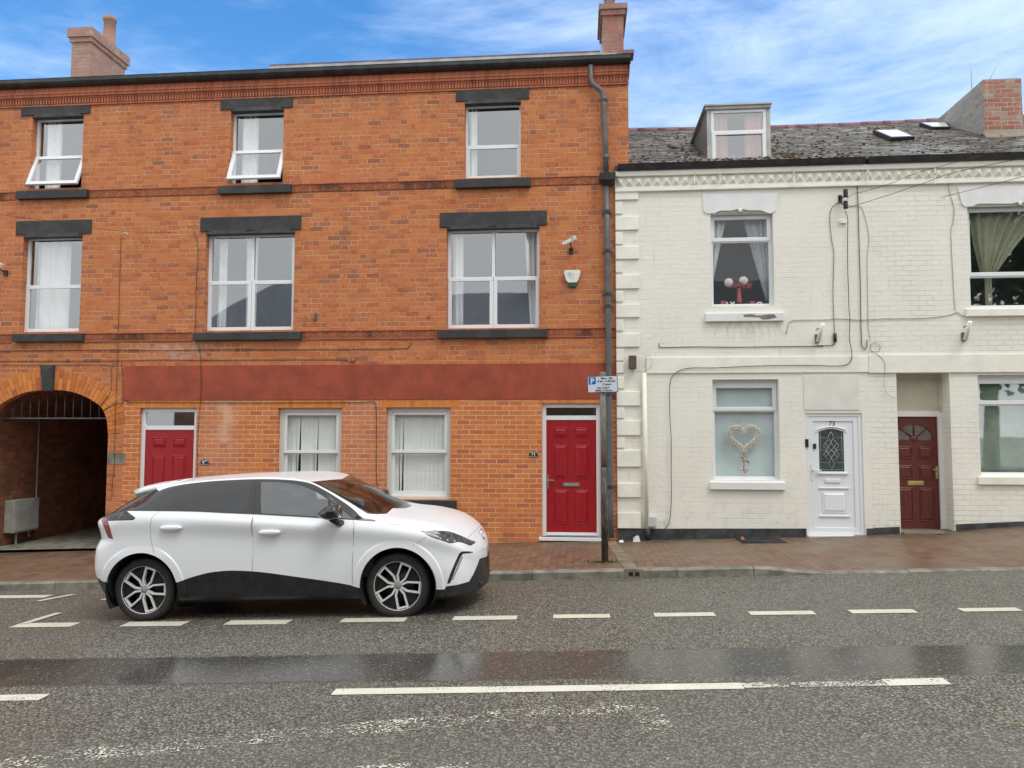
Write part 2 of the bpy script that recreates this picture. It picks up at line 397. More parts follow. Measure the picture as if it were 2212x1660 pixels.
M_['chim4'] = mat_chim('red brown chimney brick', [(0, (.30, .13, .10)), (.5, (.40, .18, .14)), (1, (.34, .16, .13))], (.42, .34, .30), .085, .012)
M_['chim2'] = mat_chim('red chimney brick', [(0, (.34, .12, .09)), (.45, (.46, .16, .11)), (.7, (.40, .15, .11)), (1, (.42, .36, .31))], (.52, .47, .40), .085, .018)
M_['chim3'] = mat_chim('grey cement chimney side', [(0, (.30, .31, .29)), (.5, (.46, .47, .44)), (1, (.36, .37, .35))], (.52, .53, .50), .085, .014)
STX = {'cream painted brick': 2.5, 'cream painted brick with open joints': 8.0}
def mat_painted(name, base, pitch, length, mw, lines, split=1.0, rot=False):
    b = NB(name); x, y, z = b.xyz()
    col, mask, r2, d, g = bricks(b, pitch, length, split, mw, [(0, base), (1, base)], None, .006, seed=9.)
    fade = b.smooth(b.noise(1.3, 4, .6), .38, .62, .25, 1)
    line = b.math('MULTIPLY', b.math('SUBTRACT', 1, mask), b.math('MULTIPLY', fade, lines))
    c = b.mix(b.smooth(b.noise(1.2, 5, .6), .3, .7), base, tuple(q*.94 for q in base))
    c = b.mix(line, c, (.36, .33, .25))
    dirt = b.smooth(b.noise(2.2, 8, .72, sc=(1.5, 1.5, .7)), .56, .82)
    c = b.mix(b.math('MULTIPLY', dirt, .38), c, (.46, .42, .31))
    spots = b.smooth(b.noise(34, 3, .6), .72, .78)
    c = b.mix(b.math('MULTIPLY', spots, .35), c, (.34, .28, .2))
    strk = b.math('MULTIPLY', b.smooth(b.noise(7, 6, .7, sc=(2.2, 1, .16)), .55, .72), b.smooth(b.noise(.9, 3), .42, .62))
    c = b.mix(b.math('MULTIPLY', strk, .30), c, (.40, .36, .27))
    sx0, sz0 = F(1609, 695); ox = STX[name]
    st = b.math('MULTIPLY', b.math('MULTIPLY', b.smooth(z, sz0-.45, sz0-.02), b.smooth(z, sz0+.05, sz0)), b.smooth(b.math('ABSOLUTE', b.math('SUBTRACT', x, sx0-ox)), .75, .35))
    st = b.math('MULTIPLY', st, b.smooth(b.noise(6, 6, .7, sc=(1.5, 1, .5)), .42, .68)); c = b.mix(b.math('MULTIPLY', st, .6), c, (.46, .38, .25))
    gz0 = gz(4, 0); gr = b.math('MULTIPLY', b.smooth(z, gz0+.9, gz0+.1), b.smooth(b.noise(5, 6, .72), .5, .7)); c = b.mix(b.math('MULTIPLY', gr, .35), c, (.42, .40, .30))
    h = b.math('ADD', b.math('MULTIPLY', b.math('MULTIPLY', mask, fade), .42*lines/.26+.16), b.math('ADD', b.math('MULTIPLY', r2, .18), b.math('MULTIPLY', b.noise(22, 5, .65), .6)))
    return b.set(c, .6, 0, b.bump(h, .010, .8), .35)
M_['white1'] = mat_painted('cream painted brick', (.85, .845, .765), .082, .232, .010, .05)
M_['white2'] = mat_painted('cream painted brick with open joints', (.85, .845, .765), .082, .232, .009, .26)
M_['cream'] = plain('cream painted stone', (.84, .835, .755), .6, 0, .06, 4, .5)
M_['bluewhite'] = plain('blue white painted render', (.76, .78, .79), .6, 0, .05, 4, .4)
M_['whiteboard'] = plain('white painted board', (.74, .74, .69), .55, 0, .07, 3, .3)
M_['plinth'] = plain('black bitumen plinth', (.045, .047, .052), .6, 0, .5, 5, 1)
def mat_stone():
    b = NB('charcoal painted stone'); n = b.noise(3.5, 6, .65)
    c = b.mix(b.smooth(n, .35, .7), (.032, .033, .036), (.058, .058, .060)); c = b.mix(b.smooth(b.noise(9, 6, .7), .6, .8, 0, .5), c, (.14, .13, .115))
    return b.set(c, .62, 0, b.bump(b.noise(45, 5, .7), .004, .8), .35)
M_['stone'] = mat_stone()
def mat_terracotta():
    b = NB('moulded terracotta'); x, y, z = b.xyz()
    L_ = .235; u = b.math('DIVIDE', x, L_); fu = b.math('SUBTRACT', b.math('FRACT', u), .5)
    v = b.N.new('ShaderNodeAttribute'); v.attribute_name = 'rnd'
    zz = b.math('SUBTRACT', b.math('FRACT', b.math('DIVIDE', b.math('SUBTRACT', z, .0), .16)), .5)
    du = b.math('MULTIPLY', fu, L_); dz = b.math('MULTIPLY', zz, .16)
    rr = b.math('SQRT', b.math('ADD', b.math('MULTIPLY', du, du), b.math('MULTIPLY', dz, dz)))
    ring = b.smooth(b.math('ABSOLUTE', b.math('SUBTRACT', rr, .040)), .013, .005)
    dg = b.smooth(b.math('ABSOLUTE', b.math('SUBTRACT', b.math('ABSOLUTE', du), b.math('ABSOLUTE', b.math('MULTIPLY', dz, 1.9)))), .013, .003)
    k = b.math('MAXIMUM', ring, dg); joint = b.smooth(b.math('ABSOLUTE', fu), .485, .495)
    dark = b.smooth(b.noise(.9, 3, .5), .52, .60)
    base = b.mix(b.smooth(b.noise(6, 5, .6), .3, .7), (.40, .115, .05), (.54, .17, .065)); base = b.mix(b.math('MULTIPLY', dark, .75), base, (.07, .035, .025))
    c = b.mix(b.smooth(k, 0, 1, .42, 0), base, (.12, .05, .03)); c = b.mix(b.math('MULTIPLY', joint, .6), c, (.5, .35, .25))
    return b.set(c, .75, 0, b.bump(b.math('ADD', k, b.math('MULTIPLY', b.noise(40, 4), .3)), .02, 1.0), .3)
M_['terra'] = mat_terracotta()
def mat_corn():
    b = NB('cornice brick'); x, y, z = b.xyz(); u = b.math('FRACT', b.math('DIVIDE', x, .118))
    j = b.smooth(b.math('ABSOLUTE', b.math('SUBTRACT', u, .5)), .44, .47)
    wn = b.N.new('ShaderNodeTexWhiteNoise'); wn.noise_dimensions = '1D'; b.L.new(b.math('FLOOR', b.math('DIVIDE', x, .118)), wn.inputs['W'])
    c = b.ramp(wn.outputs[0], [(0, (.36, .11, .06)), (.5, (.48, .15, .07)), (1, (.42, .14, .08))]); c = b.mix(b.math('MULTIPLY', j, .55), c, (.50, .38, .30))
    c = b.mix(b.smooth(b.noise(1.7, 6, .7), .5, .75, 0, .6), c, (.17, .08, .06)); return b.set(c, .8, 0, b.bump(b.math('ADD', b.math('SUBTRACT', 1, j), b.noise(40, 4)), .006, .8), .3)
M_['corn'] = mat_corn()
M_['redband'] = plain('red masonry paint', (.32, .060, .027), .62, 0, .20, 2.6, .5)
def mat_upvc(name, c0):
    b = NB(name); c = b.mix(b.smooth(b.noise(6, 5, .7), .55, .8, 0, .16), c0, (.55, .54, .46)); return b.set(c, .32, 0, None, .5)
M_['upvc'] = mat_upvc('white plastic window frame', (.78, .82, .85))
M_['upvc_d'] = mat_upvc('weathered white frame', (.66, .66, .61))
M_['black'] = plain('black plastic', (.018, .018, .02), .42, 0, .3, 8)
M_['gutter'] = plain('black gutter', (.022, .024, .026), .38, 0, .5, 5)
M_['pipe'] = plain('grey painted iron pipe', (.105, .112, .122), .42, 0, .18, 7, .4)
M_['lead'] = plain('lead flashing', (.42, .44, .45), .55, .1, .18, 5, .4)
M_['ridge'] = plain('purple ridge tile', (.20, .10, .13), .6, 0, .25, 5, .4)
def mat_reddoor():
    b = NB('red woodgrain door'); g = b.noise(9, 6, .65, sc=(7, 7, .5), dist=.6)
    c = b.mix(b.smooth(g, .3, .7), (.28, .006, .012), (.39, .013, .020)); return b.set(c, .36, 0, b.bump(g, .003, .6), .5)
M_['reddoor'] = mat_reddoor()
def mat_browndoor():
    b = NB('brown stained wood'); g = b.noise(8, 6, .65, sc=(6, 6, .6), dist=.8)
    c = b.mix(b.smooth(g, .3, .7), (.085, .014, .012), (.15, .028, .020)); x, y, z = b.xyz()
    return b.set(c, .42, 0, b.bump(g, .003, .7), .5)
M_['browndoor'] = mat_browndoor()
M_['chrome'] = plain('satin metal', (.62, .62, .62), .25, 1, .05)
M_['brass'] = plain('aged brass', (.50, .42, .18), .35, .8, .2)
M_['dark'] = plain('painted void shade', (.012, .012, .013), .9, 0, .1)
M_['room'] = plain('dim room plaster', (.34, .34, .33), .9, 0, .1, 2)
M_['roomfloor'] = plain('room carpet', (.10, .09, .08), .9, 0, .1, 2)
M_['curtain'] = plain('white curtain cloth', (.86, .88, .88), .8, 0, .05, 5)
M_['netc'] = plain('cream curtain cloth', (.55, .56, .42), .8, 0, .08, 5)
M_['pinkc'] = plain('salmon curtain cloth', (.62, .28, .26), .8, 0, .08, 5)
M_['blind'] = plain('pale blind fabric', (.84, .88, .85), .75, 0, .04, 5)
def mat_glass(name, refl=.24, tint=(.72, .76, .76), rough=.02):
    b = NB(name); b.N.remove(b.p)
    t = b.N.new('ShaderNodeBsdfTransparent'); t.inputs[0].default_value = (*tint, 1)
    g = b.N.new('ShaderNodeBsdfGlossy'); g.inputs['Roughness'].default_value = rough; g.inputs[0].default_value = (.93, .97, 1, 1)
    lw = b.N.new('ShaderNodeLayerWeight'); lw.inputs[0].default_value = .5
    f = b.math('ADD', b.math('MULTIPLY', b.math('POWER', lw.outputs['Facing'], 4.0), .75), refl)
    nm = b.bump(b.noise(1.6, 2, .4), .0022, .5); b.L.new(nm, g.inputs['Normal'])
    m = b.N.new('ShaderNodeMixShader'); b.L.new(f, m.inputs[0]); b.L.new(t.outputs[0], m.inputs[1]); b.L.new(g.outputs[0], m.inputs[2])
    b.L.new(m.outputs[0], b.out.inputs[0]); return b.m
M_['glass'] = mat_glass('window glass', .29, (.96, .98, .98))
M_['glass2'] = mat_glass('clear window glass', .07, (.95, .97, .97))
M_['carglass'] = mat_glass('car side glass', .17, (.62, .70, .66), .0)
M_['privacy'] = mat_glass('dark privacy glass', .085, (.05, .055, .055), .0)
M_['screen'] = mat_glass('windscreen glass', .085, (.27, .33, .31), .0)
def mat_frost():
    b = NB('frosted film'); x, y, z = b.xyz(); n = b.noise(3, 5, .6)
    return b.set(b.mix(b.smooth(n, .3, .7), (.56, .66, .67), (.66, .75, .76)), .5, 0, None, .5)
M_['frost'] = mat_frost()
def mat_asphalt():
    b = NB('wet worn asphalt'); x, y, z = b.xyz(); geo = b.tc.outputs['Object']
    v1 = b.voronoi(60, out='Color'); s1 = b.N.new('ShaderNodeSeparateColor'); b.L.new(v1, s1.inputs[0])
    d1 = b.voronoi(60, out='Distance')
    stone = b.ramp(s1.outputs[0], [(0, (.085, .081, .066)), (.35, (.16, .153, .126)), (.7, (.235, .226, .190)), (.93, (.32, .31, .265)), (1, (.46, .45, .40))])
    edge = b.smooth(d1, .35, .72); c = b.mix(edge, stone, (.045, .042, .037))
    lg = b.noise(.5, 5, .65); c = b.mix(b.smooth(lg, .35, .7, 0, .35), c, (.13, .125, .105))
    n10 = b.noise(9, 5, .7); c = b.mix(b.smooth(n10, .5, .72, 0, .4), c, (.075, .07, .062))
    trk = b.smooth(b.math('ABSOLUTE', b.math('SUBTRACT', b.math('ADD', y, b.math('MULTIPLY', b.noise(.35, 2), .3)), -8.55)), .75, .15); c = b.mix(b.math('MULTIPLY', trk, .22), c, (.17, .165, .145))
    oil = b.smooth(b.noise(1.7, 6, .72), .60, .72); c = b.mix(b.math('MULTIPLY', oil, .35), c, (.045, .043, .038))
    # smooth patched strip along the road that holds a film of water
    ywob = b.math('ADD', y, b.math('MULTIPLY', b.math('SUBTRACT', b.noise(2.5, 5, .7), .5), .16))
    ywob = b.math('SUBTRACT', ywob, b.math('MULTIPLY', x, .012))
    y0, y1 = WET
    strip = b.math('MULTIPLY', b.smooth(ywob, y0-.03, y0+.05), b.smooth(ywob, y1+.03, y1-.03))
    pat = b.smooth(b.noise(.62, 3, .55, sc=(1, .3, 1)), .33, .52, .35, 1)
    dk = b.mix(b.smooth(s1.outputs[1], .93, .99), (.050, .048, .044), (.20, .19, .17))
    c = b.mix(b.math('MULTIPLY', strip, .72), c, dk)
    wet = b.math('MULTIPLY', strip, pat)
    damp = b.smooth(b.noise(.8, 4, .6), .35, .75, .46, .66)
    ro = b.mix(wet, damp, (.13, .13, .13))
    h = b.math('MULTIPLY', b.math('SUBTRACT', 1, b.math('MULTIPLY', wet, .93)), b.math('ADD', b.math('SUBTRACT', 1, d1), b.math('MULTIPLY', b.noise(40, 4), .6)))
    return b.set(c, ro, 0, b.bump(h, .006, .75), .5)
_y0 = GP(1100, 1472)[1]; _y1 = GP(1100, 1409)[1]; WET = (_y0, _y1)
M_['asphalt'] = mat_asphalt()
def mat_marking(name, col, wear, alpha=True):
    b = NB(name); n = b.noise(24, 5, .75); n2 = b.noise(4, 4, .6)
    c = b.mix(b.smooth(n2, .3, .7, 0, .5), col, tuple(q*.75 for q in col)); b.set(c, .5, 0, b.bump(b.noise(90, 3), .004, .6), .4)
    if alpha:
        w = b.math('ADD', b.math('MULTIPLY', b.voronoi(70), .35), b.math('ADD', b.math('MULTIPLY', n, .6), b.math('MULTIPLY', b.noise(2.2, 4, .6), .6)))
        a = b.smooth(w, wear-.03, wear+.03); b.L.new(a, b.p.inputs['Alpha'])
    return b.m
M_['paint'] = mat_marking('road paint', (.66, .65, .54), .40)
M_['paint_c'] = mat_marking('old road paint', (.74, .73, .64), .63)
M_['paint_w'] = mat_marking('worn road paint', (.70, .69, .60), .865)
M_['paint_v'] = mat_marking('nearly gone road paint', (.62, .61, .52), .92)
M_['paint_h'] = mat_marking('half worn road paint', (.70, .69, .60), .79)
M_['yellow'] = mat_marking('yellow road paint', (.50, .42, .08), .86)
def mat_paving():
    b = NB('wet red block paving'); x, y, z = b.xyz()
    pal = [(0, (.110, .078, .052)), (.4, (.155, .105, .068)), (.8, (.195, .134, .086)), (1, (.155, .118, .088))]
    col, mask, r2, d, g = bricks(b, .105, .215, 1.0, .007, pal, None, .002, u=y, z=x)
    c = b.mix(mask, (.075, .055, .04), col); c = b.mix(b.smooth(b.noise(.7, 5, .65), .4, .72, 0, .8), c, (.17, .125, .085))
    c = b.mix(b.smooth(b.noise(1.5, 6, .7), .55, .78, 0, .45), c, (.07, .05, .035))
    wl = b.smooth(y, -.75, -.1); c = b.mix(b.math('MULTIPLY', wl, b.smooth(b.noise(2.2, 5, .7), .35, .65)), c, (.075, .058, .038))
    ro = b.smooth(b.noise(1.0, 4, .6), .3, .7, .36, .62)
    return b.set(c, ro, 0, b.bump(b.math('ADD', mask, b.math('MULTIPLY', b.noise(60, 4), .35)), .004, .7), .5)
M_['paving'] = mat_paving()
M_['kerb'] = plain('granite kerb', (.205, .195, .160), .55, 0, .4, 5, 1)
M_['slab'] = plain('concrete slab', (.20, .17, .12), .55, 0, .25, 5, .8)
M_['moss'] = plain('moss and weeds', (.07, .09, .02), .9, 0, .4, 30, 1)
def mat_slate():
    b = NB('mossy slate'); a = b.N.new('ShaderNodeAttribute'); a.attribute_name = 'rnd'; x, y, z = b.xyz()
    c = b.ramp(a.outputs['Fac'], [(0, (.085, .085, .088)), (.4, (.15, .15, .15)), (.8, (.24, .24, .235)), (1, (.34, .34, .33))])
    c = b.mix(b.smooth(b.noise(22, 5, .7), .4, .7, 0, .5), c, (.06, .055, .05))
    ms = b.math('MULTIPLY', b.smooth(b.noise(6.5, 7, .75, sc=(.6, 1.5, 1)), .47, .58), b.smooth(b.noise(.8, 4, .6), .36, .55, .25, 1))
    mc = b.mix(b.smooth(b.noise(1.6, 4), .52, .64), (.085, .070, .040), (.20, .095, .03)); c = b.mix(b.math('MULTIPLY', ms, .9), c, mc)
    return b.set(c, .42, 0, b.bump(b.math('ADD', b.noise(30, 4), b.math('MULTIPLY', ms, 1.2)), .010, 1.0), .5)
def mat_slate_old():
    b = NB('mossy slate'); x, y, z = b.xyz()
    pal = [(0, (.085, .085, .088)), (.4, (.16, .16, .16)), (.75, (.26, .26, .25)), (1, (.12, .115, .105))]
    col, mask, r2, d, g = bricks(b, .155, .24, 1.0, .014, pal, None, .008, u=x, z=y, seed=2.)
    c = b.mix(mask, (.02, .02, .018), col)
    ms = b.math('MULTIPLY', b.smooth(b.noise(4.5, 7, .75, sc=(.6, 1.4, 1)), .47, .60), b.smooth(b.noise(.8, 4, .6), .36, .55, .25, 1))
    mc = b.mix(b.smooth(b.noise(2.0, 4), .48, .62), (.085, .065, .035), (.20, .085, .02)); c = b.mix(b.math('MULTIPLY', ms, .9), c, mc)
    fz = b.math('FRACT', b.math('DIVIDE', y, .155)); h = b.math('ADD', b.math('MULTIPLY', fz, -1.0), b.math('ADD', b.math('MULTIPLY', mask, .4), b.math('MULTIPLY', b.math('MULTIPLY', ms, b.noise(30, 4)), 1.8)))
    return b.set(c, .55, 0, b.bump(h, .03, 1.0), .4)
M_['slate'] = mat_slate()
M_['slate2'] = plain('plain slate', (.20, .21, .24), .5, 0, .2, 5, .6)
M_['obrick'] = mat_chim('brown brick of the houses opposite', [(0, (.16, .10, .06)), (.5, (.22, .13, .07)), (1, (.26, .16, .09))], (.3, .24, .18))
M_['timber'] = plain('lead clad dormer cheek', (.20, .22, .21), .6, 0, .2, 4, .5)
M_['dormfr'] = plain('grey painted timber', (.42, .43, .40), .6, 0, .15, 6, .5)
M_['shine'] = plain('skylight glass painted sky bright', (.75, .77, .80), .12, .0, .03)  # sky shine is put into the pane's pale colour
M_['grey'] = plain('grey enamel box', (.30, .31, .28), .5, 0, .15, 5, .4)
M_['ltgrey'] = plain('pale grey plastic', (.52, .54, .55), .45, 0, .06)
M_['offwhite'] = plain('off white plastic', (.76, .76, .70), .4, 0, .05)
M_['green'] = plain('dark green plastic', (.015, .07, .045), .35, 0, .2)
M_['teal'] = plain('faded teal print', (.35, .62, .58), .5, 0, .1)
M_['cable'] = plain('black cable', (.03, .026, .024), .6, 0, .3)
M_['cable_g'] = plain('grey painted cable', (.36, .35, .28), .6, 0, .2)
M_['white'] = plain('white paint', (.78, .78, .78), .45, 0, .03)
M_['signwhite'] = plain('sign face', (.62, .68, .76), .3, 0, .04)
M_['signblue'] = plain('sign blue', (.01, .12, .50), .3, 0, .04)
M_['ink'] = plain('black lettering', (.02, .02, .03), .4, 0, .1)
def mat_post():
    b = NB('weathered steel post'); n = b.noise(7, 6, .7, sc=(2, 2, .5)); x, y, z = b.xyz()
    up_ = b.mix(b.smooth(n, .35, .65), (.13, .155, .13), (.26, .28, .24)); lo = b.mix(b.smooth(n, .42, .6), (.03, .028, .024), (.12, .105, .08))
    return b.set(b.mix(b.smooth(z, 1.55, 1.15), up_, lo), .6, 0, b.bump(n, .003, .7), .4)
M_['post'] = mat_post()
M_['mossy'] = plain('brown moss', (.12, .075, .025), .95, 0, .5, 14, 1)
M_['doorglass'] = plain('textured dark glass', (.06, .085, .08), .12, 0, .3, 20)
M_['cream2'] = plain('beige painted panel', (.55, .53, .42), .6, 0, .05, 4, .5)
M_['fanglass'] = plain('dull brown glass', (.12, .105, .09), .15, 0, .3, 9)
M_['wick'] = plain('whitewashed wicker', (.55, .54, .47), .7, 0, .45, 40); M_['leaf'] = plain('dry leaves', (.16, .14, .11), .8, 0, .3, 20); M_['rose'] = plain('pink cloth rose', (.55, .33, .30), .8, 0, .2, 30)
M_['lace'] = plain('lace', (.50, .54, .56), .8, 0, .08, 12)
M_['vase'] = plain('red glassware and flowers', (.42, .07, .07), .5, 0, .3, 30)
M_['netg'] = plain('greenish net', (.34, .43, .35), .8, 0, .22, 2.2)
M_['belltone'] = plain('brown enamel', (.09, .065, .055), .5, 0, .2)

# ------------------------------------------------------------------ ground, kerb, road
def ground():
    xs = [-60, -40, -25, -18]+[-14+.35*i for i in range(75)]+[14, 18, 26, 40, 60]
    mb = MB(); ys = [-60, -40, -25, -16, -13, -11, -10, -9, -8, -7, -6.2, -5.6, -5.0, -4.4, -3.8, -3.4, KY]
    vs = [(x, y, gz(x, y-1e-6)) for y in ys for x in xs]; nx = len(xs)
    fs = [(j*nx+i, j*nx+i+1, (j+1)*nx+i+1, (j+1)*nx+i) for j in range(len(ys)-1) for i in range(nx-1)]
    mb.add(vs, fs, 0, .5, True); struct(mb.build('road', M_['asphalt']))
    mb = MB(); ys = [KY+.125, -2.6, -2.2, -1.8, -1.4, -1.0, -.7, -.4, -.15, .0, .5, 9, 60]
    vs = [(x, y, gz(x, min(y, 0))) for y in ys for x in xs]
    fs = [(j*nx+i, j*nx+i+1, (j+1)*nx+i+1, (j+1)*nx+i) for j in range(len(ys)-1) for i in range(nx-1)]
    mb.add(vs, fs, 0, .5, True); struct(mb.build('pavement', M_['paving']))
    mb = MB(); x = -26.0
    while x < 24:
        L_ = .88+rnd.random()*.06; a, b_ = x+.004, x+L_-.004; y0, y1 = KY, KY+.125; dz = rnd.uniform(-.004, .004)
        n = 4
        for i in range(n):
            xa = a+(b_-a)*i/n; xb = a+(b_-a)*(i+1)/n
            ta, tb = gz(xa, KY+.001)+dz, gz(xb, KY+.001)+dz; ba, bb = gz(xa, KY-.01)-.1, gz(xb, KY-.01)-.1
            ch = .018
            vs = [(xa, y0, ba), (xb, y0, bb), (xb, y0, tb-ch), (xa, y0, ta-ch), (xa, y0+ch, ta), (xb, y0+ch, tb), (xb, y1, tb+.002), (xa, y1, ta+.002), (xb, y1, bb), (xa, y1, ba)]
            fs = [(0, 1, 2, 3), (3, 2, 5, 4), (4, 5, 6, 7), (7, 6, 8, 9)]
            if i == 0: fs.append((0, 3, 4, 7, 9))
            if i == n-1: fs.append((1, 8, 6, 5, 2))
            mb.add(vs, fs)
        x += L_
    k = struct(mb.build('kerb', M_['kerb']))
    # earth line at the foot of the kerb
    # drainage channel stone across the pavement and its outlet block
    mb = MB(); x0, _ = F(1349, 1235, KY); x1, _ = F(1380, 1235, KY); xb0, _ = F(1308, 1175, -.1); xb1, _ = F(1330, 1175, -.1)
    vs = []; n = 7
    for i in range(n+1):
        t = i/n; y = KY+.10+(2.85)*t; xa, xb = x0+(xb0-x0)*t, x1+(xb1-x1)*t
        vs += [(xa, y, gz(xa, y)+.006), (xb, y, gz(xb, y)+.006)]
    mb.add(vs, [(2*i, 2*i+1, 2*i+3, 2*i+2) for i in range(n)])
    struct(mb.build('drain_channel', M_['slab']))
    mb = MB(); zt = gz(x0, KY+.01)+.012
    holes = [rect_loop(x0+.05, zt-.085, x0+.105, zt-.035), rect_loop(x0+.13, zt-.085, x0+.185, zt-.035)]
    plate(mb, rect_loop(x0, zt-.14, x0+.235, zt), holes, KY-.006, .1)
    mb.box(x0, KY-.006, zt-.0005, x0+.235, KY+.12, zt); 
    [mb.box(h[0][0], KY-.0075, h[0][1], h[2][0], KY-.0062, h[2][1], 1) for h in holes]  # black boxes over the openings stand in for the shade inside them
    struct(mb.build('drain_outlet', [M_['slab'], M_['dark']]))
    # iron grating by the wall
    mb = MB(); ax, _ = F(1597, 1170, -.35); bx_, _ = F(1688, 1170, -.35)
    y0, y1 = -.58, -.2; g = lambda x, y: gz(x, y)+.008
    mb.add([(ax, y0, g(ax, y0)), (bx_, y0, g(bx_, y0)), (bx_, y1, g(bx_, y1)), (ax, y1, g(ax, y1))], [(0, 1, 2, 3)], 0)  # black sheet under the bars, painted as the shade of the pit
    nb = 22
    for i in range(nb):
        xa = ax+(bx_-ax)*(i+.2)/nb; xb = xa+.014
        mb.box(xa, y0, g(xa, y0)-.002, xb, y1, g(xa, y1)+.012, 1)
    mb.box(ax-.02, y0-.03, g(ax, y0)-.02, bx_+.02, y0, g(bx_, y0)+.012, 1); mb.box(ax-.02, y1, g(ax, y1)-.02, bx_+.02, y1+.02, g(bx_, y1)+.012, 1)
    tag(mb.build('drain_grating', [M_['dark'], M_['plinth']]), 'dark iron grating set in the pavement against the cream wall', 'grating')
    # weeds at the foot of the post
    mb = MB(); px_, py_ = POST
    for i in range(260):
        a = rnd.uniform(0, 2*pi); r = abs(rnd.gauss(0, .13)); x = px_+r*cos(a)*1.5; y = py_+r*sin(a)*.7; h = rnd.uniform(.008, .03); z = gz(x, y)
        dx, dy = rnd.uniform(-.02, .02), rnd.uniform(-.02, .02)
        mb.add([(x-.006, y, z), (x+.006, y, z), (x+dx, y+dy, z+h)], [(0, 1, 2)])
    o = mb.build('weeds', M_['moss']); o['kind'] = 'stuff'; o['label'] = 'small green weeds around the foot of the sign post'
    # litter
def marking(pts, mat, name='road_marking', parent=None, lift=.004, n=14):
    """quad strip given as ground points a0,a1 (near edge), b0,b1 (far edge)"""
    (a0, a1, b1, b0) = pts; mb = MB(); vs = []
    for i in range(n+1):
        t = i/n
        for p, q in ((a0, a1), (b0, b1)):
            x, y = p[0]+(q[0]-p[0])*t, p[1]+(q[1]-p[1])*t; vs.append((x, y, gz(x, y)+lift))
    mb.add(vs, [(2*i, 2*i+2, 2*i+3, 2*i+1) for i in range(n)]); o = mb.build(name, mat, parent); return o
P0 = GP(1306, 1214, -1.745); POST = (P0[0], P0[1])
ground()
ROAD = bpy.data.objects['road']
def bar(l, r, v0l, v1l, v0r, v1r, mat, name='bay_marking', c=-1.8):
    """marking between photo columns l and r; far edge v0, near edge v1"""
    yl0, yl1 = GP(l, v0l, c)[1], GP(l, v1l, c)[1]; yr0, yr1 = GP(r, v0r, c)[1], GP(r, v1r, c)[1]
    xl = GP(l, (v0l+v1l)/2, c)[0]; xr = GP(r, (v0r+v1r)/2, c)[0]
    return marking([(xl, yl1), (xr, yr1), (xr, yr0), (xl, yl0)], mat, name, ROAD)
for l, r, a, b_ in ((32, 163, 1347.5, 1357), (268, 400, 1345, 1355), (490, 625, 1341.5, 1351.5), (738, 877, 1337, 1346), (979, 1117, 1332.5, 1341.5), (1195, 1318, 1329, 1337.5), (1413, 1544, 1325.5, 1334), (1619, 1759, 1322, 1330.5), (1836, 1977, 1318.5, 1327), (2074, 2202, 1315, 1323)):
    bar(l, r, a+.6, b_+.3, a-.9, b_-1.2, M_['paint'])
bar(0-90, 105, 1288, 1294.5, 1286, 1292.5, M_['paint'], c=-1.825)
bar(700-130, 640, 1290, 1292, 1289.5, 1291.5, M_['paint'], c=-1.83)
for (p, q) in (((83, 1299), (158, 1283)), ((50, 1352), (128, 1327)), ((220, 1297), (262, 1288))):
    a = GP(*p, -1.81); b_ = GP(*q, -1.81); d = Vector((b_[0]-a[0], b_[1]-a[1])).normalized(); nrm = Vector((-d.y, d.x))*.045
    marking([(a[0]-nrm.x, a[1]-nrm.y), (b_[0]-nrm.x, b_[1]-nrm.y), (b_[0]+nrm.x, b_[1]+nrm.y), (a[0]+nrm.x, a[1]+nrm.y)], M_['paint'], 'bay_marking', ROAD, .008)
bar(-60, 96, 1505, 1518, 1502, 1515.5, M_['paint_c'], 'centre_line'); bar(720, 1604, 1491, 1504, 1478, 1491, M_['paint_c'], 'centre_line')
bar(1604, 1912, 1478.5, 1489, 1473, 1484, M_['paint_h'], 'centre_line'); bar(1912, 2046, 1470, 1484.5, 1467.5, 1481.5, M_['paint_c'], 'centre_line')
def worn(px, w0, w1, mat):
    pts = [Vector(GP(u, v, -1.8)) for u, v in px]; mb = MB(); vs = []; m = len(pts)
    den = []
    for i in range(m-1):
        for k in range(6): 
            p0, p1, p2, p3 = pts[max(i-1, 0)], pts[i], pts[i+1], pts[min(i+2, m-1)]; t = k/6
            den.append(.5*((2*p1)+(p2-p0)*t+(2*p0-5*p1+4*p2-p3)*t*t+(3*p1-p0-3*p2+p3)*t**3))
    den.append(pts[-1])
    for i, p in enumerate(den):
        d = den[min(i+1, len(den)-1)]-den[max(i-1, 0)]; d.normalize(); nn = Vector((-d.y, d.x))*(w0+(w1-w0)*i/len(den))*.5
        for s_ in (-1, 1): x, y = p.x+nn.x*s_, p.y+nn.y*s_; vs.append((x, y, gz(x, y)+.004))
    mb.add(vs, [(2*i, 2*i+2, 2*i+3, 2*i+1) for i in range(len(den)-1)]); mb.build('worn_marking', mat, ROAD)
worn([(-60, 1668), (60, 1652), (250, 1627), (450, 1606), (650, 1588), (850, 1571), (1050, 1553), (1200, 1541), (1300, 1534), (1370, 1532), (1402, 1543)], .22, .2, M_['paint_w'])
worn([(1385, 1538), (1412, 1556), (1424, 1590), (1431, 1625), (1436, 1680)], .18, .2, M_['paint_v'])
worn([(760, 1672), (900, 1662), (1010, 1660)], .15, .1, M_['paint_w'])
worn([(2135, 1545), (2180, 1542)], .07, .05, M_['yellow']); worn([(2140, 1546), (2165, 1562), (2230, 1570)], .07, .05, M_['yellow'])

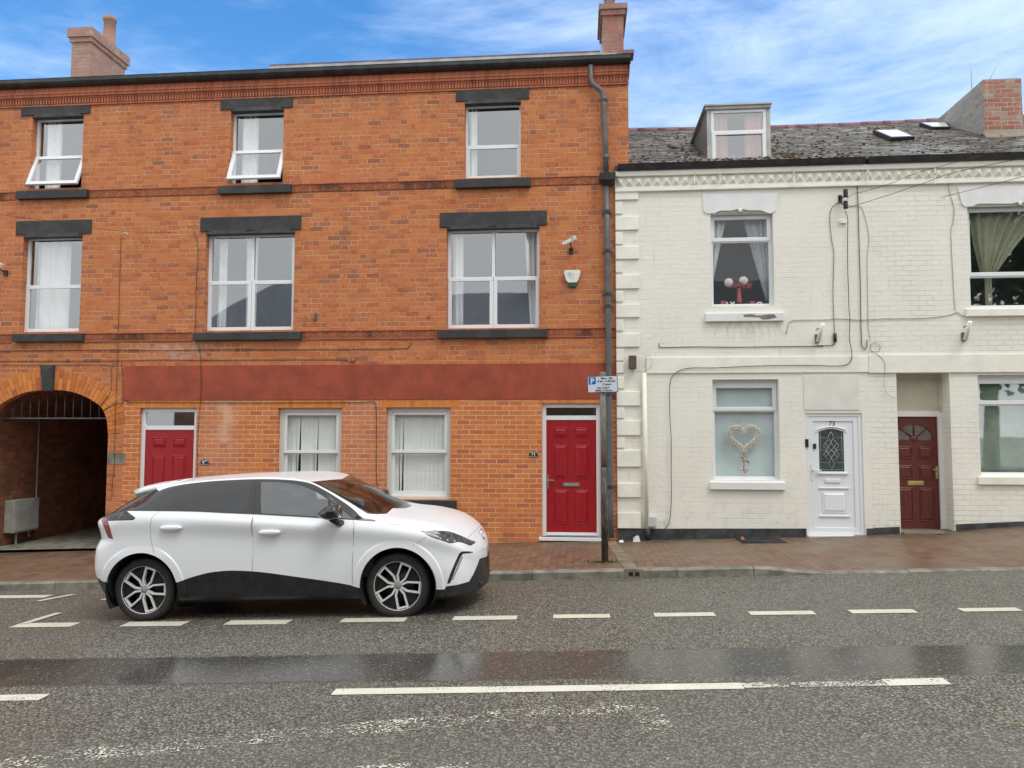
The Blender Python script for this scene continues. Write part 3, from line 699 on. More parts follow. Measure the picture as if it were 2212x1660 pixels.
# ------------------------------------------------------------------ windows and doors
def frame_mb(mb, x0, z0, x1, z1, w, y0, y1, T=None, bars_v=(), bars_h=(), ww=None, wt=None, wb=None):
    wt = w if wt is None else wt; wb = w if wb is None else wb
    mb.box(x0, y0, z0, x1, y1, z0+wb, T=T); mb.box(x0, y0, z1-wt, x1, y1, z1, T=T)
    mb.box(x0, y0, z0+wb, x0+w, y1, z1-wt, T=T); mb.box(x1-w, y0, z0+wb, x1, y1, z1-wt, T=T)
    for b_, bw in bars_v: mb.box(b_-bw/2, y0, z0+wb, b_+bw/2, y1, z1-wt, T=T)
    for b_, bw in bars_h: mb.box(x0+w, y0, b_-bw/2, x1-w, y1, b_+bw/2, T=T)
def pane(x0, z0, x1, z1, y, parent, mat='glass', T=None):
    mb = MB(); q = [(x0, y, z0), (x1, y, z0), (x1, y, z1), (x0, y, z1)]; mb.add([T @ Vector(p) for p in q] if T is not None else q, [(0, 1, 2, 3)]); return mb.build('pane', M_[mat], parent)
def lintel(parent, l, t, r, b, notches=1, mat='stone', below=None):
    x0, z0, x1, z1 = RECT(l, t, r, b); mb = MB()
    mb.box(x0, -.022, z0, x1, .10, z1)
    o = mb.build('lintel', M_[mat], parent, bevel=.006); return x0, z0, x1, z1
def sill(parent, l, t, r, b, proud=.09, mat='stone'):
    x0, z0, x1, z1 = RECT(l, t, r, b, -proud)
    mb = MB(); mb.add([(x0, -proud, z0), (x1, -proud, z0), (x1, -proud, z1-.006), (x0, -proud, z1-.006), (x0, .1, z1+.02), (x1, .1, z1+.02), (x0, .02, z0), (x1, .02, z0)],
        [(0, 1, 2, 3), (3, 2, 5, 4), (6, 7, 1, 0), (0, 3, 4, 6), (1, 7, 5, 2)])
    return mb.build('sill', M_[mat], parent, bevel=.006)
def curtain(x0, x1, z0, z1, y, mat, label, amp=.02, freq=45, taper=None, name='curtain', group=None, tie=None):
    mb = MB(); n = max(10, int((x1-x0)/.008)); mz = 14; vs = []
    for j in range(mz+1):
        t = j/mz; z = z0+(z1-z0)*t
        for i in range(n+1):
            s_ = i/n
            a, b_ = (x0, x1) if taper is None else taper(t, x0, x1)
            x = a+(b_-a)*s_; yy = y+amp*sin(s_*(x1-x0)*freq*2.2+.7*sin(t*3)+j*.05)+amp*.4*sin(s_*31+1)
            vs.append((x, yy, z))
    W_ = n+1; mb.add(vs, [(j*W_+i, j*W_+i+1, (j+1)*W_+i+1, (j+1)*W_+i) for j in range(mz) for i in range(n)], 0, .5, True)
    o = mb.build(name, M_[mat]); o.data.update(); sm = o.modifiers.new('thick', 'SOLIDIFY'); sm.thickness = .002
    return tag(o, label, 'curtain', group)

BB = empty('brick_building', (bx, 0, bz), 'three storey orange brick terraced building with red painted band and archway', 'building')
WINS = []      # openings of the brick building
D_ = .12
def win_frame(parent, r, y0=D_, w=.055, th=.07, bars_v=(), bars_h=(), mat='upvc', **k):
    mb = MB(); frame_mb(mb, *r, w, y0, y0+th, bars_v=bars_v, bars_h=bars_h, **k); return mb.build('window', M_[mat], parent, bevel=.004)
def soffit(r, wf, n=1):
    mb = MB(); w = (r[2]-r[0])/n
    for k in range(n):
        a, b_ = r[0]+w*k+.015, r[0]+w*(k+1)-.015
        if n == 1: a, b_ = r[0]+.002, r[2]-.002
        mb.box(r[0]+.001, -.01, r[3]-.018, r[2]-.001, .125, r[3]+.004) if k == 0 else None
        mb.prism([(a+.03, r[3]-.022), (b_-.03, r[3]-.022), (b_-.07, r[3]+.045), (a+.07, r[3]+.045)], -.0235, -.0005)
    return mb.build('soffit', M_['plinth'], wf)
# --- second floor
def sash_over(label_open, r, zmid, opened, parent, y0=D_, w=.055):
    x0, z0, x1, z1 = r
    wf = win_frame(parent, r, y0, .035, .07, bars_h=[(zmid, .045)])
    pane(x0+.035, zmid+.02, x1-.035, z1-.035, y0+.03, wf)
    T = None
    if opened:
        piv = Vector((0, y0-.012, zmid+.02)); T = Matrix.Translation(piv) @ Matrix.Rotation(radians(-opened), 4, 'X') @ Matrix.Translation(-piv)
    mb = MB(); frame_mb(mb, x0+.004, z0+(.004 if not opened else -.0), x1-.004, zmid+.022, w+.012, y0-.014, y0+.03, T=T); s_ = mb.build('sash', M_['upvc'], wf, bevel=.004)
    pane(x0+.06, z0+.06, x1-.06, zmid-.04, y0+.004, wf, T=T)
    return wf
w1 = REC(78, 257, 178, 407, D_); w2 = REC(503.5, 243.7, 611.5, 395, D_); w3 = REC(1005.8, 227.5, 1125, 384, D_)
w4 = REC(57, 514, 174.5, 717, D_); w5 = REC(449.5, 506.6, 635, 714, D_); w6 = REC(967, 495.5, 1165.5, 709, D_)
DG = .075
w7 = REC(603, 882, 737, 1079, DG); w8 = REC(836, 881, 973.3, 1079, DG)
d69 = REC(302, 882, 421, 1190, .06); d69 = (d69[0], gz(d69[0], 0)+.02, d69[2], d69[3])
d71 = REC(1171, 872, 1297.6, 1160, .06)
for r, op, L_, Sx in ((w1, 25, (47.4, 219, 195.6, 249), (34, 410, 187, 428)), (w2, 25, (477.5, 206, 632.6, 236), (470.5, 399, 627.5, 417)), (w3, 0, (985.3, 187, 1143.3, 217.5), (982, 384.5, 1145.5, 404))):
    zm = r[1]+(r[3]-r[1])*(.445 if not op else .46); wf = sash_over('', r, zm, op*.86, BB); lintel(wf, *L_); sill(wf, *Sx); WINS.append(r)
    soffit(r, wf)
wf = sash_over('', w4, w4[1]+(w4[3]-w4[1])*.485, 0, BB); lintel(wf, 36, 477, 198, 507); soffit(w4, wf); sill(wf, 26, 720.5, 177, 738); WINS.append(w4)
for r, L_, Sx in ((w5, (433.7, 468.5, 651, 499.5), (416.5, 717, 649, 734.6)), (w6, (950.4, 458, 1181.3, 490), (946, 711, 1182, 730))):
    x0, z0, x1, z1 = r; xm = (x0+x1)/2; zm = z0+(z1-z0)*.505
    wf = win_frame(BB, r, D_, .05, .07, bars_v=[(xm, .055)], bars_h=[(zm, .05)])
    lintel(wf, *L_); sill(wf, *Sx); soffit(r, wf, 2); WINS.append(r)
    for a, b_ in ((x0+.012, xm-.004), (xm+.004, x1-.012)):
        mb = MB(); frame_mb(mb, a, z0+.012, b_, zm+.018, .062, D_-.014, D_+.03); mb.build('sash', M_['upvc'], wf, bevel=.004)
        pane(a+.06, z0+.06, b_-.06, zm-.04, D_+.004, wf); pane(a+.03, zm+.02, b_-.02, z1-.045, D_+.03, wf)
# lower storey box sashes
for i, r in enumerate((w7, w8)):
    x0, z0, x1, z1 = r; zm = z0+(z1-z0)*.515
    wf = win_frame(BB, r, DG, .075, .10, mat='upvc_d', wt=.07, wb=.05)
    mb = MB(); frame_mb(mb, x0+.075, zm-.02, x1-.075, z1-.07, .05, DG+.02, DG+.055, wt=.055, wb=.055); mb.build('upper_sash', M_['upvc'], wf, bevel=.004)
    mb = MB(); frame_mb(mb, x0+.075, z0+.05, x1-.075, zm+.015, .05, DG+.06, DG+.09, wt=.05, wb=.085); mb.build('lower_sash', M_['upvc'], wf, bevel=.004)
    pane(x0+.12, zm+.03, x1-.12, z1-.12, DG+.035, wf, 'glass2'); pane(x0+.12, z0+.13, x1-.12, zm-.03, DG+.072, wf, 'glass2')
    Sx = RECT(590 if i == 0 else 828, 1081.5, 745 if i == 0 else 985, 1102, -.08); mb = MB(); mb.box(Sx[0], -.08, Sx[1], Sx[2], .1, Sx[3]); mb.build('sill', M_['stone'], wf, bevel=.006)
    WINS.append(r)
def panel_relief(mb, x0, z0, x1, z1, y, d=.012, b=.03, mi=0):
    """moulded panel: groove then raised field"""
    g = .012
    o = [(x0, z0), (x1, z0), (x1, z1), (x0, z1)]; rings = [(0, y-.0015), (g, y-.012), (g*1.8, y-.002), (g+b, y-d-.004)]
    vs = []
    for ins, yy in rings:
        vs += [(x0+ins, yy, z0+ins), (x1-ins, yy, z0+ins), (x1-ins, yy, z1-ins), (x0+ins, yy, z1-ins)]
    fs = []
    for k in range(len(rings)-1):
        for i in range(4):
            j = (i+1) % 4; fs.append((k*4+i, k*4+j, (k+1)*4+j, (k+1)*4+i))
    n = (len(rings)-1)*4; fs.append((n, n+1, n+2, n+3)); mb.add(vs, fs, mi)
def red_door(r, zt, handle_left, full, lx0, lx1):
    x0, z0, x1, z1 = r; yl = .075
    mb = MB(); frame_mb(mb, x0, z0, x1, z1, .07, .06, .13, bars_h=[(zt, .075)]); df = mb.build('door', M_['upvc'], BB, bevel=.004)
    pane(x0+.07, zt+.04, x1-.07, z1-.07, .09, df, 'glass')
    a, b_ = x0+.07, x1-.07; top = zt-.038; w = b_-a; mb = MB(); mb.box(a, yl, z0+.03, b_, yl+.045, top)
    H = top-z0; px0, px1 = a+w*.155, a+w*.425; qx0, qx1 = a+w*.565, a+w*.84
    for f0, f1 in ((.855, .935), (.50, .785), (.105, .40)):
        for u0, u1 in ((px0, px1), (qx0, qx1)): panel_relief(mb, u0, z0+H*f0, u1, z0+H*f1, yl-.001)
    mb.build('leaf', M_['reddoor'], df)
    if full:
        mb = MB(); zc = z0+H*.445; mb.box(a+w*.33, yl-.012, zc-.032, a+w*.67, yl, zc+.032); mb.box(a+w*.36, yl-.0135, zc-.012, a+w*.64, yl-.0125, zc+.016, 1)
        mb.build('letterbox', [M_['chrome'], M_['grey']], df, bevel=.002)
        mb = MB(); zc = z0+H*.47; mb.box(a+.012, yl-.01, zc-.12, a+.04, yl, zc+.10); mb.box(a+.018, yl-.05, zc+.01, a+.14, yl-.035, zc+.028); mb.box(a+.018, yl-.05, zc+.01, a+.032, yl, zc+.028)
        mb.build('handle', M_['chrome'], df, bevel=.003)
        mb = MB(); mb.box(x0-.05, -.05, z0-.055, x1+.09, .12, z0); mb.build('threshold', M_['upvc'], df, bevel=.004)
        mb = MB(); mb.box(a, .04, z0, b_, yl+.01, z0+.03); mb.build('bottom_bar', M_['chrome'], df, bevel=.003)
zt71 = F(1234, 903, .06)[1]; zt69 = F(362, 924.5, .06)[1]
red_door(d71, zt71, True, True, 0, 0); red_door(d69, zt69, False, True, 0, 0); WINS += [d69, d71]

# --- arch
kx = F(105, 900)[0]
ap = [(105, 843), (119, 843), (155, 847), (191, 861), (218, 880), (229, 902), (232, 919), (233.5, 941)]
ar = [F(u, v) for u, v in ap]; ar = [(x-kx, z) for x, z in ar]
def smooth_poly(p, n=4):
    out = []; m = len(p)
    for i in range(m-1):
        p0, p1, p2, p3 = [Vector(q) for q in (p[max(i-1, 0)], p[i], p[i+1], p[min(i+2, m-1)])]
        for k in range(n):
            t = k/n; out.append(tuple(.5*((2*p1)+(p2-p0)*t+(2*p0-5*p1+4*p2-p3)*t*t+(3*p1-p0-3*p2+p3)*t**3)))
    out.append(tuple(p[-1])); return out
arS = smooth_poly(ar); hwA = arS[-1][0]; gfl = gz(kx, 0)-.3
arch_loop = [(kx-hwA, gfl)]+[(kx-x, z) for x, z in arS[::-1]]+[(kx+x, z) for x, z in arS[1:]]+[(kx+hwA, gfl)]
arch_loop = arch_loop[::-1]
arch_loop = arch_loop[::-1]
XL, XR = -16.0, F(1357.5, 250)[0]
ZTOP = F(1019, 156)[1]; zb1 = F(800, 863.5)[1]; zb0 = F(1000, 786.5)[1]; xb0 = F(268, 825)[0]; xb1 = F(1333.5, 825)[0]
mb = MB()
holes = [rect_loop(*r) for r in WINS]+[arch_loop]
xs_ = F(266, 960)[0]
# upper wall sheet and lower infill sheet meet along the underside of the red band
up_out = [(XL, -3), (xs_, -3), (xs_, zb1), (XR, zb1), (XR, ZTOP+.2), (XL, ZTOP+.2)]
plate(mb, up_out, [rect_loop(*r) for r in (w1, w2, w3, w4, w5, w6)]+[arch_loop], 0, .13)
lowh = [rect_loop(*r) for r in (w7, w8)]+[rect_loop(r[0], max(r[1], -2.9), r[2], r[3]) for r in (d69, d71)]
plate(mb, [(xs_, -3), (XR, -3), (XR, zb1), (xs_, zb1)], lowh, 0, .13, 1)
mb.add([(XR, 0, -3), (XR, 9, -3), (XR, 9, ZTOP+.2), (XR, 0, ZTOP+.2)], [(0, 1, 2, 3)])
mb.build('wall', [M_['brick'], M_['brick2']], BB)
mb = MB(); mb.box(xb0, -.012, zb1, xb1, .0005, zb0); mb.build('painted_band', M_['redband'], BB)
# rooms behind the openings
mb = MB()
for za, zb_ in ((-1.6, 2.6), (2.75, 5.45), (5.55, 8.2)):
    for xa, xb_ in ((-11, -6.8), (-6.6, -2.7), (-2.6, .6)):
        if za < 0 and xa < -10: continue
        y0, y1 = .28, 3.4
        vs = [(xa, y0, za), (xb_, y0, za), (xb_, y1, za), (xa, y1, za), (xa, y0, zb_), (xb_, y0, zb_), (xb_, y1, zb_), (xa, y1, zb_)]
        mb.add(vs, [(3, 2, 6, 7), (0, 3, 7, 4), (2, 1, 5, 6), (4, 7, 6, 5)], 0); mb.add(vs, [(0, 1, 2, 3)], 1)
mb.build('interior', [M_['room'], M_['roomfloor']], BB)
# passage
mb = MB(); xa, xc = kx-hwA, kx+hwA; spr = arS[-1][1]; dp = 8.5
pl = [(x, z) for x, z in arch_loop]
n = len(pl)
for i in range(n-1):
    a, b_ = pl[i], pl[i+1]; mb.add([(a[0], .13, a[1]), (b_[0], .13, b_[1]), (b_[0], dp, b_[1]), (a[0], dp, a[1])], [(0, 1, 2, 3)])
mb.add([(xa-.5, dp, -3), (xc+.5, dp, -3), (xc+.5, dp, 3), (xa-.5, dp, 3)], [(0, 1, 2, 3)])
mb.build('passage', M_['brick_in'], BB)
mb = MB(); zf = gz(kx, 0)
mb.add([(xa, -.12, zf+.012), (xc, -.12, zf+.012+.038*2), (xc, dp, zf+.09), (xa, dp, zf+.03)], [(0, 1, 2, 3)]); mb.build('passage_floor', M_['kerb'], BB)
# voussoirs
mb = MB(); full = [(-x, z) for x, z in arS[::-1]]+[(x, z) for x, z in arS[1:]]
P = [Vector((kx+x, z)) for x, z in full]; seg = [0.0]
for i in range(1, len(P)): seg.append(seg[-1]+(P[i]-P[i-1]).length)
def at_s(s_):
    s_ = min(max(s_, 0), seg[-1]); i = max(k for k in range(len(seg)) if seg[k] <= s_+1e-9); i = min(i, len(seg)-2)
    t = (s_-seg[i])/(seg[i+1]-seg[i]); return P[i].lerp(P[i+1], t)
def nrm_s(s_):
    d = at_s(s_+.06)-at_s(s_-.06); d.normalize(); return Vector((-d.y, d.x))
TOT = seg[-1]; s_ = .0; half = False
lo_off = []
while s_ < TOT-.03:
    a, b_ = s_+.004, min(s_+.068, TOT); s_ += .074
    mid = (a+b_)/2
    if abs(mid-TOT/2) < .13: continue
    na, nb = nrm_s(a), nrm_s(b_); pa, pb = at_s(a), at_s(b_)
    if mid > TOT/2 and not half: mb.build('arch', M_['vous'], BB); mb = MB(); half = True
    cuts = [0, .225, .345] if int(s_/.074) % 2 else [0, .112, .345]
    if mid < .16 or mid > TOT-.16: cuts = [0, .225]
    for k in range(len(cuts)-1):
        c0, c1 = cuts[k]+.004, cuts[k+1]-.004; g = 1.0
        q = [pa+na*c0, pb+nb*c0, pb+nb*c1, pa+na*c1]
        mb.prism([(v.x, v.y) for v in q], -.006, .02, 0, rnd.random())
mb.build('arch', M_['vous'], BB)
mb2_ = None
mb = MB(); k0 = [F(91, 789.6), F(119.5, 789.6), F(116.5, 845), (F(94, 845))]
kc = ((k0[0][0]+k0[1][0])/2, k0[0][1]-.12)
vs = [(p[0], -.05, p[1]) for p in k0]+[(p[0], .02, p[1]) for p in k0]+[(kc[0], -.085, kc[1])]
mb.add(vs, [(0, 1, 8), (1, 2, 8), (2, 3, 8), (3, 0, 8), (0, 4, 5, 1), (1, 5, 6, 2), (2, 6, 7, 3), (3, 7, 4, 0)][:]); mb.build('keystone', M_['stone'], BB)
r = RECT(228, 979, 270, 1003); mb = MB(); mb.box(r[0]+.04, -.006, r[1], r[2], .06, r[3]); mb.build('impost_stone', M_['kerb'], BB)
# grille in the arch head
mb = MB(); zg = F(120, 904, .25)[1]; gy = .25
mb.box(xa, gy, zg-.012, xc, gy+.02, zg+.012)
for i in range(13):
    x = xa+.08+i*(xc-xa-.1)/13; dxx = abs(x-kx); zt_ = max([z for xx, z in arS if xx <= dxx+1e-6][-1:] or [zg])
    if zt_ > zg+.03: mb.tube([(x, gy+.01, zg), (x, gy+.01, zt_)], .008, 6)
mb.build('grille', M_['pipe'], BB)
# string courses
def strip(mb, x0, x1, z0, z1, y0, y1=.0, mi=0): mb.box(x0, y0, z0, x1, y1, z1, mi)
def fz(u, v): return F(u, v)[1]
zu1, zu0 = fz(1063, 388.5), fz(1063, 404.5); zl1, zl0 = fz(860, 715), fz(860, 731)
mb = MB()
def spans(xa, xb, cuts):
    out = []; x = xa
    for a, b_ in sorted(cuts):
        if a > x: out.append((x, a))
        x = max(x, b_)
    if x < xb: out.append((x, xb))
    return out
cu = [(RECT(34, 410, 187, 428)[0], RECT(34, 410, 187, 428)[2]), (RECT(470.5, 399, 627.5, 417)[0], RECT(470.5, 399, 627.5, 417)[2]), (RECT(982, 384, 1145.5, 404)[0], RECT(982, 384, 1145.5, 404)[2])]
cl = [(RECT(26, 720, 177, 738)[0], RECT(26, 720, 177, 738)[2]), (RECT(416, 717, 649, 735)[0], RECT(416, 717, 649, 735)[2]), (RECT(946, 711, 1182, 730)[0], RECT(946, 711, 1182, 730)[2])]
for a, b_ in spans(XL, F(1300, 400)[0], cu): mb = MB(); strip(mb, a, b_, zu0, zu1, -.015); strip(mb, a, b_, zu1, zu1+.022, -.028, mi=1); mb.build('string_course', [M_['terra'], M_['corn']], BB, bevel=.003)
for a, b_ in spans(XL, F(1330, 720)[0], cl): mb = MB(); strip(mb, a, b_, zl0, zl1, -.015); strip(mb, a, b_, zl1, zl1+.022, -.028, mi=1); strip(mb, a, b_, zl0-.015, zl0, -.022, mi=1); mb.build('string_course', [M_['terra'], M_['corn']], BB, bevel=.003)
# cornice
zc = [fz(1019, v) for v in (156, 168, 171, 177, 180, 193, 196)]
mb = MB()
strip(mb, XL, XR, zc[1], zc[0]+.08, -.035); strip(mb, XL, XR+.02, zc[2], zc[1], -.075, mi=1); strip(mb, XL, XR+.02, zc[3], zc[2], -.06, mi=1); strip(mb, XL, XR+.01, zc[4], zc[3], -.035, mi=1)
strip(mb, XL, XR, zc[5], zc[4], -.012, mi=1); strip(mb, XL, XR+.01, zc[6], zc[5], -.028, mi=1)
x = -11.5
while x < XR-.03:
    mb.box(x, -.069, zc[3]+.004, x+.022, -.06, zc[2]-.008, 1); mb.box(x-.004+.0, -.034, zc[5]+.012, x+.026, -.012, zc[4]-.004, 1); x += .0535
mb.build('cornice', [M_['corn'], M_['corn']], BB)
# gutter, fascia and the sliver of roof
zg1, zg0 = fz(1019, 140.5), fz(1019, 155)
mb = MB(); n = 8; prof = [(-.035, zg0+.03)]+[(-.12+.07*cos(pi+pi*k/n*.5), zg0+.055-.055*sin(pi*k/n*.5)) for k in range(n+1)]
prof = [(-.03, zg0), (-.10, zg0-.005), (-.145, zg0+.02), (-.165, zg0+.055), (-.165, zg1-.01), (-.17, zg1), (-.15, zg1), (-.03, zg1)]
for i in range(len(prof)-1):
    a, b_ = prof[i], prof[i+1]; mb.add([(XL, a[0], a[1]), (XR+.04, a[0], a[1]), (XR+.04, b_[0], b_[1]), (XL, b_[0], b_[1])], [(0, 1, 2, 3)])
mb.add([(XR+.04, p[0], p[1]) for p in prof], [tuple(range(len(prof)))])
mb.build('gutter', M_['gutter'], BB)
mb = MB(); xr0 = F(590, 140)[0]; slope = tan(radians(25.3))
def roof_z(y): return zg1+.0+ (y+.14)*slope
ry = 3.6
mb.add([(XL, -.14, zg1+.003), (XR+.02, -.14, zg1+.003), (XR+.02, ry, roof_z(ry)), (XL, ry, roof_z(ry)), (XR+.02, 8, roof_z(-.6)), (XL, 8, roof_z(-.6)), (XR+.02, -.14, zg1-.3), (XR+.02, 8, zg1-.3)], [(0, 1, 2, 3), (3, 2, 4, 5), (1, 6, 7, 4, 2)])
ro = mb.build('roof', M_['slate2'], BB)
# raised eaves of the right hand part: lead strip and ridge tile edging
zt_ = fz(940, 133.5)
mb = MB(); mb.box(xr0, -.13, zg1, F(1300, 125)[0], .1, fz(940, 135.5)); mb.build('eaves_lead', M_['lead'], BB)
mb = MB(); x = xr0
while x < F(1292, 125)[0]: mb.box(x, -.135, fz(940, 135.5), x+.44, .15, fz(940, 133)); x += .446
mb.box(XR-.1, -.18, zg1+.001, XR+.09, .1, zg1+.06)
mb.build('ridge_tiles', M_['ridge'], BB)
def chimney(parent, x0, x1, y0, y1, z0, z1, mat, pots, caps=3, step=.03, cap_h=.09, mats=None, fl=True):
    mb = MB(); hc = cap_h; zc_ = z1-hc*caps*1.0
    mb.box(x0, y0, z0, x1, y1, zc_)
    for k in range(caps):
        e = step*(k+1) if k < caps-1 or caps < 3 else step*(k); mb.box(x0-e, y0-e, zc_+hc*k, x1+e, y1+e, zc_+hc*(k+1))
    c = mb.build('chimney', mats or M_[mat], parent)
    if fl:
        fb = MB(); fb.box(x0-.012, y0-.012, z0, x1+.012, y1+.012, z0+.30 if fl is True else z0+fl); 
    for px_, py_, r_, h_ in pots:
        pb = MB(); pb.lathe([(r_*1.05, 0), (r_*1.05, .05), (r_, .06), (r_*.9, h_-.1), (r_*1.05, h_-.09), (r_*1.1, h_-.05), (r_*1.05, h_), (r_*.8, h_), (r_*.78, .1)], (px_, py_, z1), 'z', 24); pb.build('chimney_pot', M_['chim'], c)
    return c
# left stack, behind the ridge
def atY(u, v, y): return F(u, v, y)
yC = 2.4
x0, _ = atY(155, 100, yC); x1, _ = atY(196, 100, yC); z1 = atY(176, 63, yC)[1]
chimney(BB, x0, x1, yC, yC+1.25, 7.8, z1, 'chim', [(x1-.08, yC+.75, .135, .66)], 3, .035, .10)
x0, _ = atY(1302, 80, 2.6); x1, _ = atY(1347, 80, 2.6); z1 = atY(1322, 12, 2.6)[1]
ch = chimney(BB, x0, x1, 2.6, 3.7, 7.8, z1, 'chim4', [(x0+.16, 3.0, .11, .4)], 2, .04, .11)
mb = MB(); mb.box(x0-.02, 2.56, F(1317, 126, 2.56)[1], x0+.28, 2.6, F(1317, 115, 2.56)[1]); mb.box(x0-.015, 2.6, F(1317, 126, 2.56)[1], x0-.003, 3.68, F(1317, 95, 2.56)[1]); mb.build('flashing', M_['lead'], ch)
# soldier courses
mb = MB()
for r in (w7, w8, d69, d71):
    x = r[0]-.12; zt_ = r[3]
    while x < r[2]+.12:
        mb.box(x, -.003, zt_+.003, x+.066, .03, zb1-.012, 0, .2+.6*rnd.random()); x += .0765
mb.build('soldier_course', M_['vous'], BB)
# downpipe with hopper
def pipe_run(parent, px, r, y, mat='pipe', name='drainpipe'):
    mb = MB(); pts = []
    for u, v in px: x, z = F(u, v, y); pts.append((x, y, z))
    mb.tube(pts, r, 14)
    return mb, pts
mb, pts = pipe_run(BB, [(1276, 142), (1276.5, 168), (1278.5, 180), (1296, 194), (1302, 200), (1303.5, 215), (1307.5, 300), (1309.5, 378)], .045, -.09)
for u, v in ((1304.5, 215), (1309, 340)):
    x, z = F(u, v, -.09); mb.lathe([(.047, -.035), (.056, -.03), (.056, .03), (.047, .035)], (x, -.09, z), 'z', 16)
mb2, pts2 = pipe_run(BB, [(1310, 398), (1312, 520), (1313.5, 640), (1316, 860), (1319, 1110), (1320, 1162)], .05, -.09)
mb.v += []; b0 = len(mb.v); mb.v += mb2.v; mb.f += [[i+b0 for i in f] for f in mb2.f]; mb.m += mb2.m; mb.c += mb2.c; mb.sm += mb2.sm
for u, v in ((1312, 458), (1313, 542), (1313.5, 635), (1314, 661), (1315.5, 850), (1318, 1050)):
    x, z = F(u, v, -.09); mb.lathe([(.05, -.04), (.062, -.035), (.062, .02), (.068, .03), (.05, .035)], (x, -.09, z), 'z', 16); mb.box(x-.09, -.06, z-.02, x+.09, -.02, z+.0)
dpipe = mb.build('drainpipe', M_['pipe'], BB)
x, z = F(1312, 388, -.12); mb = MB()
vs = [(x-.135, -.22, z+.09), (x+.14, -.22, z+.09), (x+.14, -.01, z+.09), (x-.135, -.01, z+.09), (x-.13, -.21, z-.03), (x+.13, -.21, z-.03), (x+.13, -.01, z-.03), (x-.13, -.01, z-.03), (x-.05, -.14, z-.11), (x+.05, -.14, z-.11), (x+.05, -.04, z-.11), (x-.05, -.04, z-.11)]
mb.add(vs, [(3, 2, 1, 0), (0, 1, 5, 4), (1, 2, 6, 5), (3, 0, 4, 7), (4, 5, 9, 8), (5, 6, 10, 9), (7, 4, 8, 11)]); mb.build('hopper', M_['black'], dpipe, bevel=.006)

# curtains and blinds of the brick building
def cx(r, f): return r[0]+(r[2]-r[0])*f
curtain(cx(w1, .12), cx(w1, .42), w1[1]+.02, w1[3]-.03, .22, 'curtain', 'white curtain behind the open top floor window nearest the left edge', freq=30)
curtain(cx(w2, .12), cx(w2, .43), w2[1]+.02, w2[3]-.03, .22, 'curtain', 'white curtain behind the open top floor window right of the tall chimney', freq=30)
curtain(cx(w3, .06), cx(w3, .20), w3[1]+.02, w3[3]-.03, .22, 'curtain', 'narrow white curtain behind the closed top floor window', freq=40)
curtain(cx(w4, .05), cx(w4, .62), w4[1]+.02, cx((w4[1], 0, w4[3], 0), .98), .30, 'curtain', 'wide pale curtain in the first floor window above the archway', freq=14)
curtain(cx(w5, .07), cx(w5, .17), w5[1]+.02, w5[3]-.03, .26, 'curtain', 'white curtain at the left side of the window above door 69', freq=40)
curtain(cx(w6, .04), cx(w6, .16), w6[1]+.02, w6[3]-.03, .26, 'curtain', 'white curtain at the left side of the window above the two sash windows', freq=30)
curtain(cx(w6, .83), cx(w6, .97), w6[1]+.02, w6[3]-.03, .26, 'curtain', 'white tapered curtain at the right side of the window beside the camera', freq=30, taper=lambda t, a, b_: (a+(b_-a)*.45*(1-t), b_))
def blind(r, y, gaps, label, lo=0., hi=1.):
    t = empty('vertical_blind', (cx(r, .5), y, r[1]), label, 'blind'); mb = MB(); x = cx(r, lo)+.02; w = .082; i = 0
    while x < cx(r, hi)-.02:
        g = gaps.get(i, 0); a = radians(7+rnd.uniform(-4, 4)); skew = g*.05
        dx = w*cos(a); dy = w*sin(a)*.5
        z0, z1 = r[1]+.06, r[3]-.05; x1 = min(x+dx, cx(r, hi))
        mb.add([(x, y-dy, z1), (x1, y+dy, z1), (x1+skew*0-(g*.035), y+dy, z0), (x+g*.028, y-dy, z0)], [(3, 2, 1, 0)]); x += w*.93+ (g*.006 if g > 0 else 0); i += 1
    o = mb.build('slats', M_['blind'], t); sm = o.modifiers.new('thick', 'SOLIDIFY'); sm.thickness = .0015
    mb = MB(); mb.box(cx(r, lo), y-.02, r[3]-.06, cx(r, hi), y+.02, r[3]-.02); mb.build('head_rail', M_['white'], t)
blind(w7, .20, {1: .5, 3: 1.6, 4: .3, 7: 1.1}, 'pale vertical blind behind the sash window next to red door 69')
blind(w8, .20, {0: 1.4, 2: 1.0, 9: .2}, 'pale vertical blind behind the sash window with the white chair')
blind(w5, .27, {0: .5, 2: .4}, 'bunched vertical blind slats in the middle of the window above door 69', .38, .52)
blind(w5, .25, {0: .5}, 'vertical blind slats at the right side of the window above door 69', .90, .99)
# white chair behind the right sash window
def chair():
    x = cx(w8, .22); z = w8[1]+.02; t = empty('chair', (x, .6, z-.5), 'white plastic chair back seen through the right sash window', 'chair')
    mb = MB(); T = Matrix.Translation((x, .55, z+.12)) 
    for s_ in (-1, 1): mb.tube([(x+s_*.05, .55, z-.45), (x+s_*.13, .55, z+.0), (x+s_*.20, .57, z+.16), (x+s_*.15, .58, z+.27)], .014, 8)
    mb.tube([(x-.15, .58, z+.27), (x, .58, z+.29), (x+.15, .58, z+.27)], .014, 8); mb.build('backrest', M_['white'], t)
    mb = MB(); mb.box(x-.2, .45, z-.1, x+.2, .85, z-.07); mb.build('seat', M_['white'], t)
chair()

